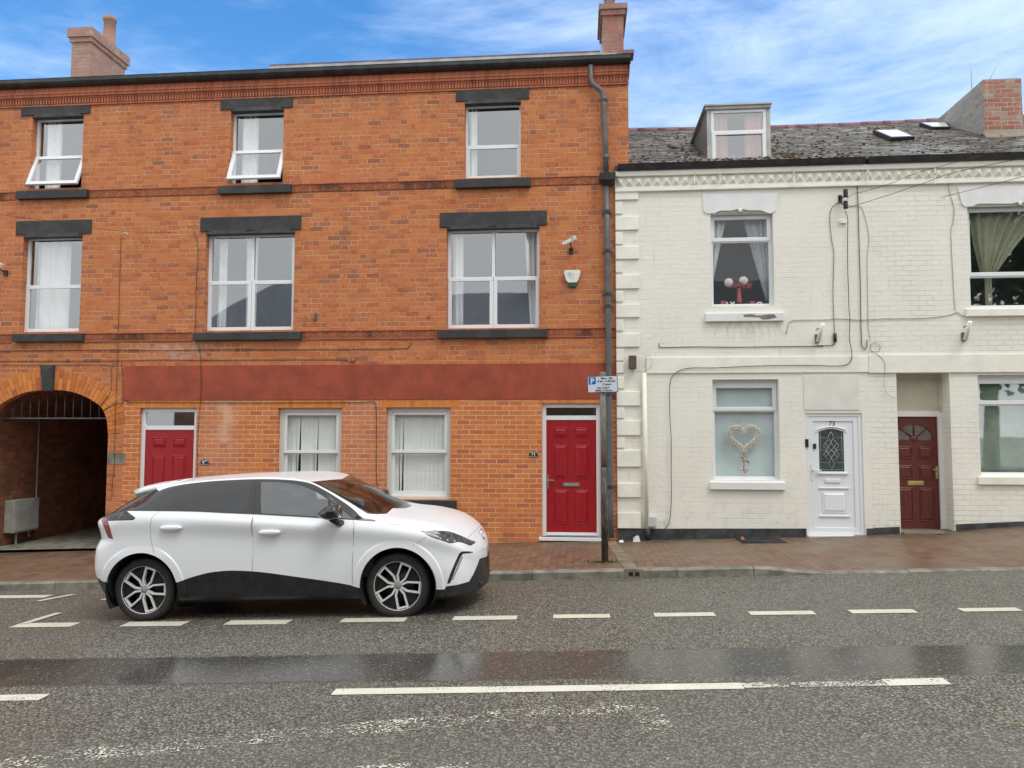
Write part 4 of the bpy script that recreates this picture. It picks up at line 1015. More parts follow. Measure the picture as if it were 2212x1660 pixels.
# ------------------------------------------------------------------ fittings on the brick wall
def wire(px, label, r=.006, y=-.012, mat='cable', cat='cable', name='cable', smooth=5, pts3=None):
    if pts3 is None:
        pts = []
        for q in px:
            yy = q[2] if len(q) > 2 else y; x, z = F(q[0], q[1], yy); pts.append(Vector((x, yy, z)))
    else: pts = [Vector(p) for p in pts3]
    out = []; m = len(pts)
    for i in range(m-1):
        p0, p1, p2, p3 = pts[max(i-1, 0)], pts[i], pts[i+1], pts[min(i+2, m-1)]
        for k in range(smooth):
            t = k/smooth; out.append(.5*((2*p1)+(p2-p0)*t+(2*p0-5*p1+4*p2-p3)*t*t+(3*p1-p0-3*p2+p3)*t**3))
    out.append(pts[-1]); mb = MB(); mb.tube(out, r*.8, 6); return tag(mb.build(name, M_[mat]), label, cat)
wire([(-60, 759), (80, 758), (232, 756.5), (340, 757.5), (465, 756), (600, 756), (733, 755.5), (866, 753.5), (883, 749), (888, 740)], 'long black cable running level below the first floor sills')
wire([(-60, 781), (120, 780.5), (258, 780), (340, 778), (431, 778.7), (560, 778), (733, 777.7), (745, 779), (767, 785)], 'black cable running level just above the red band')
wire([(-60, 789.5), (120, 789), (232, 789.5), (240, 800), (240, 838), (236, 852), (214, 880), ], 'black cable over the arch dropping beside its bricks', .005)
wire([(262, 507), (260, 560), (256, 700), (254, 780), (250, 866), (247, 999), (242, 1050), (242, 1072)], 'thin dark cable dropping between arch and red door 69', .005)
wire([(418, 500), (428, 535), (425, 600), (423, 678), (422, 735), (431, 754), (434, 800), (434, 853), (428, 933), (426, 1030), (425, 1100)], 'dark cable dropping past the right side of door 69', .006, -.02)
wire([(268, 863), (275, 867), (288, 869), (431, 870), (597, 870.5), (740, 870), (782, 869.6), (803, 867.5), (811, 872), (813, 900), (813, 955), (813, 1028), (816, 1063)], 'cable under the red band dropping between the two sash windows', .006, -.012)
wire([(262, 780), (264, 800), (265, 868), (255, 871), (232, 882), (222, 890)], 'short cable looping from the band corner to the arch', .005)
wire([(-80, 452, -3), (0, 464, -2.4), (115, 479, -1.6), (265, 500, -.7), (384, 503, -.05)], 'thin overhead wire from the left to the wall above the archway', .004)
wire([(265, 508), (270, 503), (277, 507)], 'small shiny wire clamp left of the first floor double window', .009, -.04, 'chrome')
# cctv
def cctv(u, v, label, s_=1.0, flip=1):
    x, z = F(u, v, -.18); y = -.2
    t = empty('security_camera', (x, 0, z-.12), label, 'security camera')
    R = Matrix.Translation((x, y, z)) @ Matrix.Rotation(radians(-12), 4, 'Z') @ Matrix.Rotation(radians(-24*flip), 4, 'Y') @ Matrix.Scale(s_, 4)
    mb = MB(); mb.box(-.11, -.034, -.028, .11, .034, .028, T=R); mb.build('housing', M_['white'], t, bevel=.008)
    mb = MB(); mb.box(-.135, -.04, .0285, .115, .04, .036, T=R); mb.box(-.135, -.04, -.01, .115, -.0345, .036, T=R); mb.build('sun_shield', M_['offwhite'], t, bevel=.003)
    mb = MB(); mb.box(-.114, -.028, -.024, -.1105, .028, .022, T=R); mb.build('lens_plate', M_['black'], t)
    mb = MB(); mb.box(.02, -.041, .004, .085, -.0402, .016, T=R); mb.build('lettering', M_['ink'], t)
    mb = MB(); mb.tube([(x+.0, y, z-.025), (x+.01, y+.02, z-.08), (x+.01, -.02, z-.11)], .012, 8); mb.box(x-.025, -.035, z-.17, x+.045, 0, z-.07); mb.build('bracket', M_['black'], t, bevel=.003)
cctv(1232, 522, 'white bullet security camera above the alarm box'); cctv(-3, 572, 'white security camera at the left edge of the brick wall', 1.0, -1)
def alarm():
    x0, z0, x1, z1 = RECT(1218, 584, 1254.5, 620, -.05); xm = (x0+x1)/2; w = (x1-x0)/2
    t = empty('alarm_box', (xm, 0, z0), 'white shield shaped alarm box with dark green base below the camera', 'alarm box')
    zm = z0+(z1-z0)*.30
    mb = MB(); mb.prism([(xm-w*.42, z0), (xm+w*.42, z0), (xm+w*.72, zm+.02), (xm-w*.72, zm+.02)], -.055, 0); mb.prism([(xm-w*.98, z1-.03), (xm+w*.98, z1-.03), (xm+w*.70, zm-.01), (xm-w*.70, zm-.01)], -.04, -.0, 0); mb.build('base', M_['green'], t, bevel=.006)
    mb = MB(); mb.prism([(xm-w*.56, zm-.015), (xm+w*.56, zm-.015), (xm+w*.60, zm+.01), (xm+w*.72, zm+.02), (xm+w, z1-.04), (xm+w*.92, z1-.01), (xm+w*.7, z1), (xm-w*.7, z1), (xm-w*.92, z1-.01), (xm-w, z1-.04), (xm-w*.72, zm+.02), (xm-w*.60, zm+.01)], -.065, -.041); mb.build('cover', M_['offwhite'], t, bevel=.006)
    mb = MB(); cx_, cz_ = xm-.05, z1-.075
    for k in range(3):
        a = 2*pi*k/3+pi/6; mb.lathe([(.016, 0), (.022, 0)], (cx_+.017*cos(a), -.0668, cz_+.017*sin(a)), 'y', 20)
    mb.lathe([(.035, 0), (.038, 0)], (cx_, -.0668, cz_), 'y', 24); mb.build('emblem', M_['teal'], t)
    text('cb', .045, xm+.0, z1-.09, -.0668, 'teal', t, 'lettering'); text('0113', .022, xm-.03, z1-.125, -.0668, 'teal', t, 'lettering'); text('ALARM', .018, xm-.035, z1-.15, -.0668, 'teal', t, 'lettering')
def text(s_, size, x, z, y, mat, parent, name='lettering', align='LEFT', T=None, thick=.0008, weight=0.0):
    cu = bpy.data.curves.new('txt', 'FONT'); cu.body = s_; cu.size = size; cu.align_x = align; cu.extrude = thick/2; cu.offset = weight
    tmp = bpy.data.objects.new('tmp', cu); link(tmp); bpy.context.view_layer.update()
    me = bpy.data.meshes.new_from_object(tmp.evaluated_get(bpy.context.evaluated_depsgraph_get())); bpy.data.objects.remove(tmp); bpy.data.curves.remove(cu)
    R = Matrix.Translation((x, y, z)) @ Matrix.Rotation(radians(90), 4, 'X')
    if T is not None: R = T @ R
    off = root_loc(parent); me.transform(Matrix.Translation(-off) @ R); me.materials.clear(); me.materials.append(M_[mat]); me.name = name
    o = bpy.data.objects.new(name, me); link(o); o.parent = parent; return o
alarm()
def plaque(u, v, s_, label):
    x, z = F(u, v, -.01); t = empty('house_number', (x, 0, z), label, 'house number'); w, h = .075, .05
    pts = [(x-w, z-h), (x+w, z-h), (x+w, z+.012), (x+w*.6, z+.03), (x+w*.3, z+h), (x-w*.3, z+h), (x-w*.6, z+.03), (x-w, z+.012)]
    mb = MB(); mb.prism(pts, -.012, 0); mb.build('plate', M_['black'], t, bevel=.003)
    mb = MB(); mb.tube([(p[0]*.0+x+(p[0]-x)*.92, -.013, z+(p[1]-z)*.9) for p in pts], .003, 6, closed=True); mb.build('rim', M_['ltgrey'], t)
    text(s_, .075, x, z-.026, -.0135, 'white', t, 'digits', 'CENTER', weight=.002)
plaque(441.5, 998, '69', 'small black house number plaque reading 69, above the car roof'); plaque(1152.5, 981, '71', 'small black house number plaque reading 71, left of the full red door')
def small(u, v, w, h, d, mat, name, label, cat):
    x, z = F(u, v, -d); mb = MB(); mb.box(x-w/2, -d, z-h/2, x+w/2, 0, z+h/2); return tag(mb.build(name, M_[mat], bevel=.004), label, cat)
small(681, 684, .04, .12, .03, 'pipe', 'iron_hook', 'rusty iron hook on the wall right of the first floor double window', 'hook')
small(763, 775, .09, .09, .015, 'corn', 'air_vent', 'small square terracotta vent above the red band', 'vent')
for u, v, lb in ((243, 457, 'dark rusty fixing between top and first floor near the left windows'), (925, 685, 'dark rusty wall tie left of the right first floor window')):
    small(u, v, .05, .05, .012, 'corn', 'wall_fixing', lb, 'fixing')
# gas meter cabinet on the inside wall of the passage
def gasbox():
    X = xa+.005; 
    def on(u, v):                              # point on the passage's left wall plane x = X
        r = ray(u, v); t = X/r[0]; return CAMY+r[1]*t, CZ+r[2]*t
    y0, zt0 = on(10, 1082); y1, zb_ = on(62, 1140); y0 = max(y0, .2); _, zb0_ = on(10, 1152)
    z0, z1 = zb0_, zt0
    t = empty('meter_cabinet', (X, (y0+y1)/2, z0), 'grey wall mounted meter cabinet inside the dark archway', 'cabinet')
    mb = MB(); mb.box(X, y0, z0, X+.2, y1, z1); mb.build('case', M_['grey'], t, bevel=.01)
    mb = MB(); mb.box(X+.2, y0+.03, z0+.03, X+.212, y1-.03, z1-.05); mb.build('door', M_['grey'], t, bevel=.006)
    mb = MB(); mb.tube([(X+.1, y0+(y1-y0)*.3, z0), (X+.1, y0+(y1-y0)*.3, z0-.45)], .02, 8); mb.tube([(X+.1, y0+(y1-y0)*.8, z0), (X+.1, y0+(y1-y0)*.8, z0-.12), (X+.05, y1+.1, z0-.12), (X+.05, y1+.1, 2.1)], .016, 8); mb.build('pipes', M_['grey'], t)
gasbox()

# ------------------------------------------------------------------ cream houses
XW0 = F(1330.5, 700)[0]; XWM = F(1872, 700)[0]; XWR = 15.0; YW = -.02
HA = empty('terraced_house', (2.5, 0, 0), 'cream painted terraced house number 73 with roof dormer and white door', 'house')
HB = empty('terraced_house', (8.0, 0, 0), 'cream painted terraced house with brown half moon window door at right edge', 'house')
DW = .10
u73 = REC(1536, 465.5, 1667.5, 661.5, DW); g73 = REC(1540, 821, 1680, 1036, DW)
dr73 = REC(1741, 893, 1863, 1158, .03); u75 = REC(2092, 447, 2330, 664, DW); g75 = REC(2114, 811, 2330, 1028, DW)
dr75 = REC(1940, 808, 2037, 1150, .28)
ZE = fz(1500, 372)
def wall_plate(parent, xa_, xb_, rects, mat, depth):
    mb = MB(); plate(mb, [(xa_, -2), (xb_, -2), (xb_, ZE+.15), (xa_, ZE+.15)], [rect_loop(*r) for r in rects], YW, depth); return mb.build('wall', M_[mat], parent)
wall_plate(HA, XW0, XWM, [u73, g73, dr73], 'white1', .14); wall_plate(HB, XWM, XWR, [u75, g75, dr75], 'white2', .30)
mb = MB(); mb.box(XW0, YW, -2, XW0+.002, 0, ZE+.1); mb.build('wall_edge', M_['cream'], HA)
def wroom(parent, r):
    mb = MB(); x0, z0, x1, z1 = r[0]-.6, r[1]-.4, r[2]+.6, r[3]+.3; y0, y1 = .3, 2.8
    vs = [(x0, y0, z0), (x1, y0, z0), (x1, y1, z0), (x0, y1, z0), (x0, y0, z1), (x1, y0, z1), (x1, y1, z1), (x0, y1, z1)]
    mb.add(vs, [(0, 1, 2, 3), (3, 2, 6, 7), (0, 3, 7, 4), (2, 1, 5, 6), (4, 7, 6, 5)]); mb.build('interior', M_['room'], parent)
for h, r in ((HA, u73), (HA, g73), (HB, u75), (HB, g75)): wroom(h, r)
def pvc_win(parent, r, zf_, glassmat, top_open=True, y=DW, head=0.0):
    x0, z0, x1, z1 = r; zm = z1-(z1-z0)*zf_
    mb = MB(); frame_mb(mb, x0, z0, x1, z1, .05, y, y+.07, bars_h=[(zm, .05)], wt=.04+head); 
    o = mb.build('window', M_['upvc'], parent, bevel=.005)
    if top_open: mb = MB(); frame_mb(mb, x0+.012, zm-.005, x1-.012, z1-.012-head, .065, y-.018, y+.03); mb.build('sash', M_['upvc'], o, bevel=.006); pane(x0+.07, zm+.055, x1-.07, z1-.07-head, y+.005, o, glassmat); pane(x0+.05, z0+.05, x1-.05, zm-.025, y+.03, o, glassmat)
    return o
W73u = pvc_win(HA, u73, .285, 'glass2'); W73g = pvc_win(HA, g73, .31, 'glass2', head=.06)
W75u = pvc_win(HB, u75, .68, 'glass'); W75g = pvc_win(HB, g75, .29, 'glass', head=.06)
def rsill(parent, l, t, r, b, proud, mat):
    x0, z0, x1, z1 = RECT(l, t, r, b, -proud); mb = MB(); mb.add([(x0, -proud, z0), (x1, -proud, z0), (x1, -proud, z1-.02), (x0, -proud, z1-.02), (x0, .12, z1+.03), (x1, .12, z1+.03), (x0, 0, z0), (x1, 0, z0)], [(0, 1, 2, 3), (3, 2, 5, 4), (6, 7, 1, 0), (0, 3, 4, 6), (1, 7, 5, 2)]); return mb.build('sill', M_[mat], parent, bevel=.006)
s1 = rsill(W73u, 1524, 674, 1694, 694, .08, 'bluewhite'); rsill(W73g, 1534, 1040, 1697, 1058.5, .08, 'white'); rsill(W75u, 2088, 664, 2330, 682, .09, 'cream'); rsill(W75g, 2115, 1029, 2330, 1048, .07, 'cream')
# flaked patch on the upper sill
mb = MB(); pts = [F(u, v, -.082) for u, v in ((1606, 680), (1625, 679), (1636, 682), (1655, 680), (1672, 679), (1678, 686), (1660, 690), (1648, 691), (1640, 686), (1622, 685), (1608, 685))]
mb.prism(pts, -.0835, -.079); mb.build('bare_stone', M_['slab'], s1)
# shaped heads over the upper windows
def head(parent, u0, u1, v0, v1, m0, m1, mat='bluewhite'):
    um = (m0+m1)/2; p = [(u0, v0), (m0-10, v1-6), (m0-3, v1), (m0+14, v1-0.5), (m0+22, v1-5), (m0+30, v1-6.5), (um-18, v1-6.5), (um-8, v1-9), (um, v1-11.5), (um+8, v1-9), (um+18, v1-7), (m1-26, v1-7), (m1-18, v1-5), (m1-8, v1-1), (m1, v1-1), (m1+8, v1-7), (u1, v0-2)]
    mb = MB(); mb.prism([F(a, b_, -.04) for a, b_ in p], -.04, YW+.004); mb.build('window_head', M_[mat], parent, bevel=.004)
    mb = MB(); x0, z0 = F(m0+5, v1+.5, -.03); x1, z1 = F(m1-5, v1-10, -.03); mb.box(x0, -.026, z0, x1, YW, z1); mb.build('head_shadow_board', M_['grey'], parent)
    x, z = F(um, v1-7.5, -.045); mb = MB(); mb.blob((x, -.045, z), (.035, .012, .035)); mb.build('rosette', M_['white'], parent)
head(W73u, 1517, 1681, 420, 462, 1530, 1668)
head(W75u, 2068, 2345, 403, 447, 2088, 2320)
# quoins
mb = MB(); qs = [(1329.5, 405, 432), (1330, 468, 497), (1331, 532.5, 560), (1331.5, 594, 624), (1332, 657.5, 686), (1332.5, 721, 750), (1333.5, 846, 877), (1334, 909, 941), (1334.5, 973, 1009), (1335, 1044, 1075), (1335.5, 1108, 1142)]
for i, (u, a, b_) in enumerate(qs):
    x0, z0, x1, z1 = RECT(u, a, u+49.5, b_, -.05); mb = MB(); mb.box(XW0, -.055, z0, x1, YW, z1); mb.build('quoin', M_['cream'], HA, bevel=.008)
for u, a, b_ in ((1330, 437, 462), (1330.5, 502, 528), (1331, 566, 589), (1331.5, 629, 652), (1332, 691, 715), (1332.5, 755, 780), (1333, 783, 806), (1333.5, 815, 840), (1334, 881, 904), (1334.5, 946, 968)):
    x0, z0, x1, z1 = RECT(u, a, u+15, b_, -.05); mb = MB(); mb.box(XW0, -.05, z0, x1, YW, z1); mb.build('quoin', M_['cream'], HA, bevel=.008)
# eaves cornice with pyramids
for H_, xa_, xb_ in ((HA, XW0, XWM), (HB, XWM, XWR)):
    z_ = [fz(1770, v) for v in (365, 373, 395, 402, 406)]
    mb = MB(); mb.box(xa_, -.10, z_[1], xb_, YW, z_[0]+.02); mb.box(xa_, -.035, z_[2], xb_, YW, z_[1]); mb.box(xa_, -.05, z_[3], xb_, YW, z_[2]); mb.box(xa_, -.075, z_[4], xb_, YW, z_[3])
    x = xa_+.02; w = .155
    while x < min(xb_, 9.5)-.1:
        a, b_ = x, x+w*.8; zt_, zb_ = z_[1]-.002, z_[2]+.01; yb = -.036
        mb.add([(a, yb, zb_), (b_, yb, zb_), (b_, yb, zt_), (a, yb, zt_), ((a+b_)/2, yb-.065, (zt_+zb_)/2-.02)], [(0, 1, 4), (1, 2, 4), (2, 3, 4), (3, 0, 4)]); x += w
    mb.build('cornice', M_['cream'], H_)
    zg1_, zg0_ = fz(1770, 350), fz(1770, 362.5)
    mb = MB(); prof = [(-.05, zg0_), (-.13, zg0_-.0), (-.17, zg0_+.03), (-.185, zg1_-.015), (-.19, zg1_), (-.165, zg1_), (-.06, zg1_-.03)]
    for i in range(len(prof)-1):
        a, b_ = prof[i], prof[i+1]; mb.add([(xa_+.04, a[0], a[1]), (xb_, a[0], a[1]), (xb_, b_[0], b_[1]), (xa_+.04, b_[0], b_[1])], [(0, 1, 2, 3)])
    mb.add([(xa_+.04, p[0], p[1]) for p in prof], [tuple(range(len(prof)))[::-1]]); mb.box(xa_, -.06, zg0_-.01, xb_, .1, zg1_+.02)
    mb.build('gutter', M_['gutter'], H_)
    # gutter brackets
    for u in ((1500, 1555, 1715) if H_ is HA else (1875, 2020)):
        mb = MB(); x, z = F(u, 372, -.11); mb.box(x-.008, -.112, z-.2, x+.008, -.10, z+.1); mb.box(x-.02, -.112, z-.05, x+.02, -.105, z-.02); mb.build('gutter_bracket', M_['cream'], H_)
RP = tan(radians(29)); ZEV = fz(1770, 352); YE = -.12; YR = 3.75
ridz = ZEV+(YR-YE)*RP
def rz(y): return ZEV+(y-YE)*RP
for H_, xa_, xb_ in ((HA, F(1357, 330)[0]+.004, XWM), (HB, XWM, XWR)):
    mb = MB(); rowh = .155; nr = int((YR-YE)/rowh); w_s = .24
    def rsurf(x, y):
        t = (y-YE)/(YR-YE); return rz(y)+.03*sin(x*.9+1)*sin(pi*t)-.05*sin(min(1, max(0, (x-1.0)/7))*pi)*t
    for j in range(nr+1):
        x = xa_-(j % 2)*w_s*.5
        while x < xb_:
            a0, a1 = max(x+.002, xa_), min(x+w_s-.002, xb_); x += w_s
            if a1-a0 < .02: continue
            ya = YE+j*rowh+rnd.uniform(-.008, .008); yb = YE+(j+1)*rowh+.03; l0, l1 = .016+rnd.uniform(-.004, .007), .016+rnd.uniform(-.004, .007); c = rnd.random()
            p = [(a0, ya, rsurf(a0, ya)+l0), (a1, ya, rsurf(a1, ya)+l1), (a1, yb, rsurf(a1, yb)+.002), (a0, yb, rsurf(a0, yb)+.002), (a0, ya, rsurf(a0, ya)-.004), (a1, ya, rsurf(a1, ya)-.004)]
            mb.add(p, [(0, 1, 2, 3), (4, 5, 1, 0)], 0, c)
    mb.add([(xa_, YR, ridz-.02), (xb_, YR, ridz-.02), (xb_, 8, ZEV), (xa_, 8, ZEV)], [(0, 1, 2, 3)])
    o = mb.build('roof', M_['slate'], H_)
    mb = MB(); x = xa_
    while x < xb_:
        dz = -.05*sin(min(1, max(0, (x-1.0)/7))*pi); e = min(x+.44, xb_); mb.tube([(x, YR, ridz+dz-.02), (e, YR, ridz+dz-.02)], .085, 10); x += .45
    mb.build('ridge_tiles', M_['ridge'], o)
# roof moss: low cushions on the slates
def moss(H_, xa_, xb_, n, seed):
    r_ = random.Random(seed); mb = MB()
    for i in range(n):
        x = r_.uniform(xa_, xb_); t = r_.random()**1.6; y = YE+.03+(YR-YE-.3)*t
        c = sin(x*1.9+2)*.5+sin(x*4.3)*.3+.2
        if r_.random() > .35+.5*c: continue
        z = rz(y)+.012+.03*sin(x*.9+1)*sin(pi*t)-.05*sin(min(1, max(0, (x-1.0)/7))*pi)*t; s_ = r_.uniform(.010, .030)
        mb.blob((x, y, z+s_*.2), (s_*1.3, s_, s_*.55), 6, 4)
    o = mb.build('roof_moss', M_['mossy'], H_); o['kind'] = 'stuff'; return o
moss(HA, F(1357, 330)[0]+.05, XWM, 1500, 3); moss(HB, XWM, 9, 700, 4)
# dormer
def dormer():
    yF = .25; l, t, r_, b_ = 1528.5, 228, 1660, 355; x0, z0, x1, z1 = RECT(1530, 237, 1661, 354, yF)
    zr = F(1594, 226, yF-.05)[1]; yb0 = YE+(z0-ZEV)/RP; ybt = YE+(z1+.02-ZEV)/RP
    mb = MB(); mb.box(x0-.02, yF, z0-.02, x0+.05, yF+.06, z1+.06); mb.box(x1-.04, yF, z0-.02, x1+.03, yF+.06, z1+.06); mb.box(x0+.05, yF, z1-.0, x1-.04, yF+.06, z1+.06)
    d = mb.build('dormer', M_['dormfr'], HA, bevel=.004)
    for x in (x0-.02, x1+.03): mb = MB(); mb.add([(x, yF+.03, z0-.05), (x, yF+.03, z1+.06), (x, ybt+.4, z1+.06), (x, ybt+.4, rz(ybt+.4)-.05)], [(0, 1, 2, 3) if x < x1 else (3, 2, 1, 0)]); mb.build('cheek', M_['timber'], d)
    mb = MB(); mb.box(x0-.07, yF-.07, z1+.055, x1+.05, ybt+.8, z1+.085); mb.box(x0-.05, yF-.04, z1+.005, x1+.04, yF+.0, z1+.055); mb.build('dormer_roof', M_['dormfr'], d, bevel=.004)
    zm = F(1594, 285, yF)[1]
    mb = MB(); frame_mb(mb, x0+.05, z0, x1-.04, z1, .05, yF+.005, yF+.07, bars_h=[(zm, .05)]); frame_mb(mb, x0+.062, z0+.012, x1-.052, zm+.01, .06, yF-.012, yF+.004); mb.build('dormer_window', M_['upvc'], d, bevel=.004)
    pane(x0+.1, z0+.07, x1-.09, zm-.04, yF+.02, d, 'glass'); pane(x0+.1, zm+.025, x1-.09, z1-.05, yF+.03, d, 'glass')
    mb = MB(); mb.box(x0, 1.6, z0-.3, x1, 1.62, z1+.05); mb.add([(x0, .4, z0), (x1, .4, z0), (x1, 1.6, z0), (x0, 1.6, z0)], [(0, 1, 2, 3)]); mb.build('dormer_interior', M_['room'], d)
    w = x1-x0
    curtain(x0+.1, x0+w*.34, z0+.05, z1-.05, yF+.14, 'pinkc', 'salmon pink curtain at the left side of the roof dormer window', freq=30)
    curtain(x0+w*.64, x1-.08, z0+.05, z1-.05, yF+.14, 'pinkc', 'salmon pink curtain at the right side of the roof dormer window', freq=30)
dormer()
# skylights
def on_roof(u, v):
    r = ray(u, v); # z = rz(y)
    t = (ZEV-RP*YE+RP*CAMY-CZ)/(r[2]-RP*r[1]); return r[0]*t, CAMY+r[1]*t, CZ+r[2]*t
def skylight(pxs, parent):
    P_ = [Vector(on_roof(*p)) for p in pxs]; nrm = Vector((0, -RP, 1)).normalized()
    top = [p+nrm*.07 for p in P_]; mb = MB(); mb.add(P_+top, [(0, 1, 5, 4), (1, 2, 6, 5), (2, 3, 7, 6), (3, 0, 4, 7)]); mb.add(top, [(0, 1, 2, 3)]); s_ = mb.build('skylight', M_['black'], parent)
    c = sum(top, Vector())/4; q = [c+(p-c)*.86+nrm*.004 for p in top]; mb = MB(); mb.add(q, [(0, 1, 2, 3)]); mb.build('pane', M_['shine'], s_)
skylight([(1924, 306), (1975, 304), (1938, 288), (1885, 289)], HB); skylight([(2012, 283), (2052, 283), (2043, 272), (1985, 273)], HB)
# chimney at the far right
yq = 1.5
x0, _ = F(2126, 240, yq); x1, _ = F(2209, 240, yq); z1 = F(2160, 171, yq)[1]; zb_ = rz(yq)-.3
mb = MB(); y1c = yq+1.9
mb.add([(x0, yq, zb_), (x1, yq, zb_), (x1, yq, z1), (x0, yq, z1)], [(0, 1, 2, 3)], 0); mb.add([(x0, yq, zb_), (x0, y1c, zb_), (x0, y1c, z1-.0), (x0, yq, z1)], [(3, 2, 1, 0)], 1)
mb.add([(x1, yq, zb_), (x1, y1c, zb_), (x1, y1c, z1), (x1, yq, z1)], [(0, 1, 2, 3)], 1); mb.add([(x0, yq, z1), (x1, yq, z1), (x1, y1c, z1), (x0, y1c, z1)], [(0, 1, 2, 3)], 1); mb.add([(x0, y1c, zb_), (x1, y1c, zb_), (x1, y1c, z1), (x0, y1c, z1)], [(3, 2, 1, 0)], 1)
chr_ = mb.build('chimney', [M_['chim2'], M_['chim3']], HB)
mb = MB(); zz0 = rz(yq); mb.add([(x0-.05, yq-.12, rz(yq-.12)+.01), (x1+.05, yq-.12, rz(yq-.12)+.01), (x1+.02, yq-.01, zz0+.14), (x0-.02, yq-.01, zz0+.14)], [(0, 1, 2, 3)]); mb.build('flashing', M_['slab'], chr_)
mb = MB(); mb.tube([(x0+.1, yq+.6, z1), (x0+.1, yq+.6, z1+.75)], .008, 6); mb.build('aerial', M_['ltgrey'], chr_)
mb = MB(); mb.tube([(x0+.2, yq+.3, z1), (x0+.55, yq+.3, z1+.65)], .007, 6); mb.build('aerial', M_['ltgrey'], chr_)
# fascia band over the ground floor
zA, zB_ = fz(1700, 771), fz(1700, 806)
mb = MB(); mb.box(F(1396, 790)[0], -.045, zB_, XWM, YW, zA); mb.build('fascia_band', M_['cream'], HA, bevel=.006)
mb = MB(); mb.box(XWM, -.055, fz(2000, 806), XWR, YW, fz(2000, 767)); mb.build('fascia_band', M_['cream'], HB, bevel=.006)
# plinth following the slope
def plinth(H_, xa_, xb_, zt0, zt1, skip):
    for a, b_ in spans(xa_, xb_, skip):
        n = 6; mb = MB()
        for i in range(n):
            p, q = a+(b_-a)*i/n, a+(b_-a)*(i+1)/n; f = lambda x: zt0+(zt1-zt0)*(x-xa_)/(xb_-xa_)
            mb.add([(p, YW-.012, -1.5), (q, YW-.012, -1.5), (q, YW-.012, f(q)), (p, YW-.012, f(p)), (p, YW, f(p)+.004), (q, YW, f(q)+.004)], [(0, 1, 2, 3), (3, 2, 5, 4)])
        mb.build('plinth', M_['plinth'], H_)
plinth(HA, XW0, XWM, fz(1380, 1143), fz(1870, 1142), [(dr73[0]-.02, dr73[2]+.02)]); plinth(HB, XWM, XWR, fz(1900, 1141), fz(2212, 1126)+.45, [(dr75[0]-.02, dr75[2]+.02)])
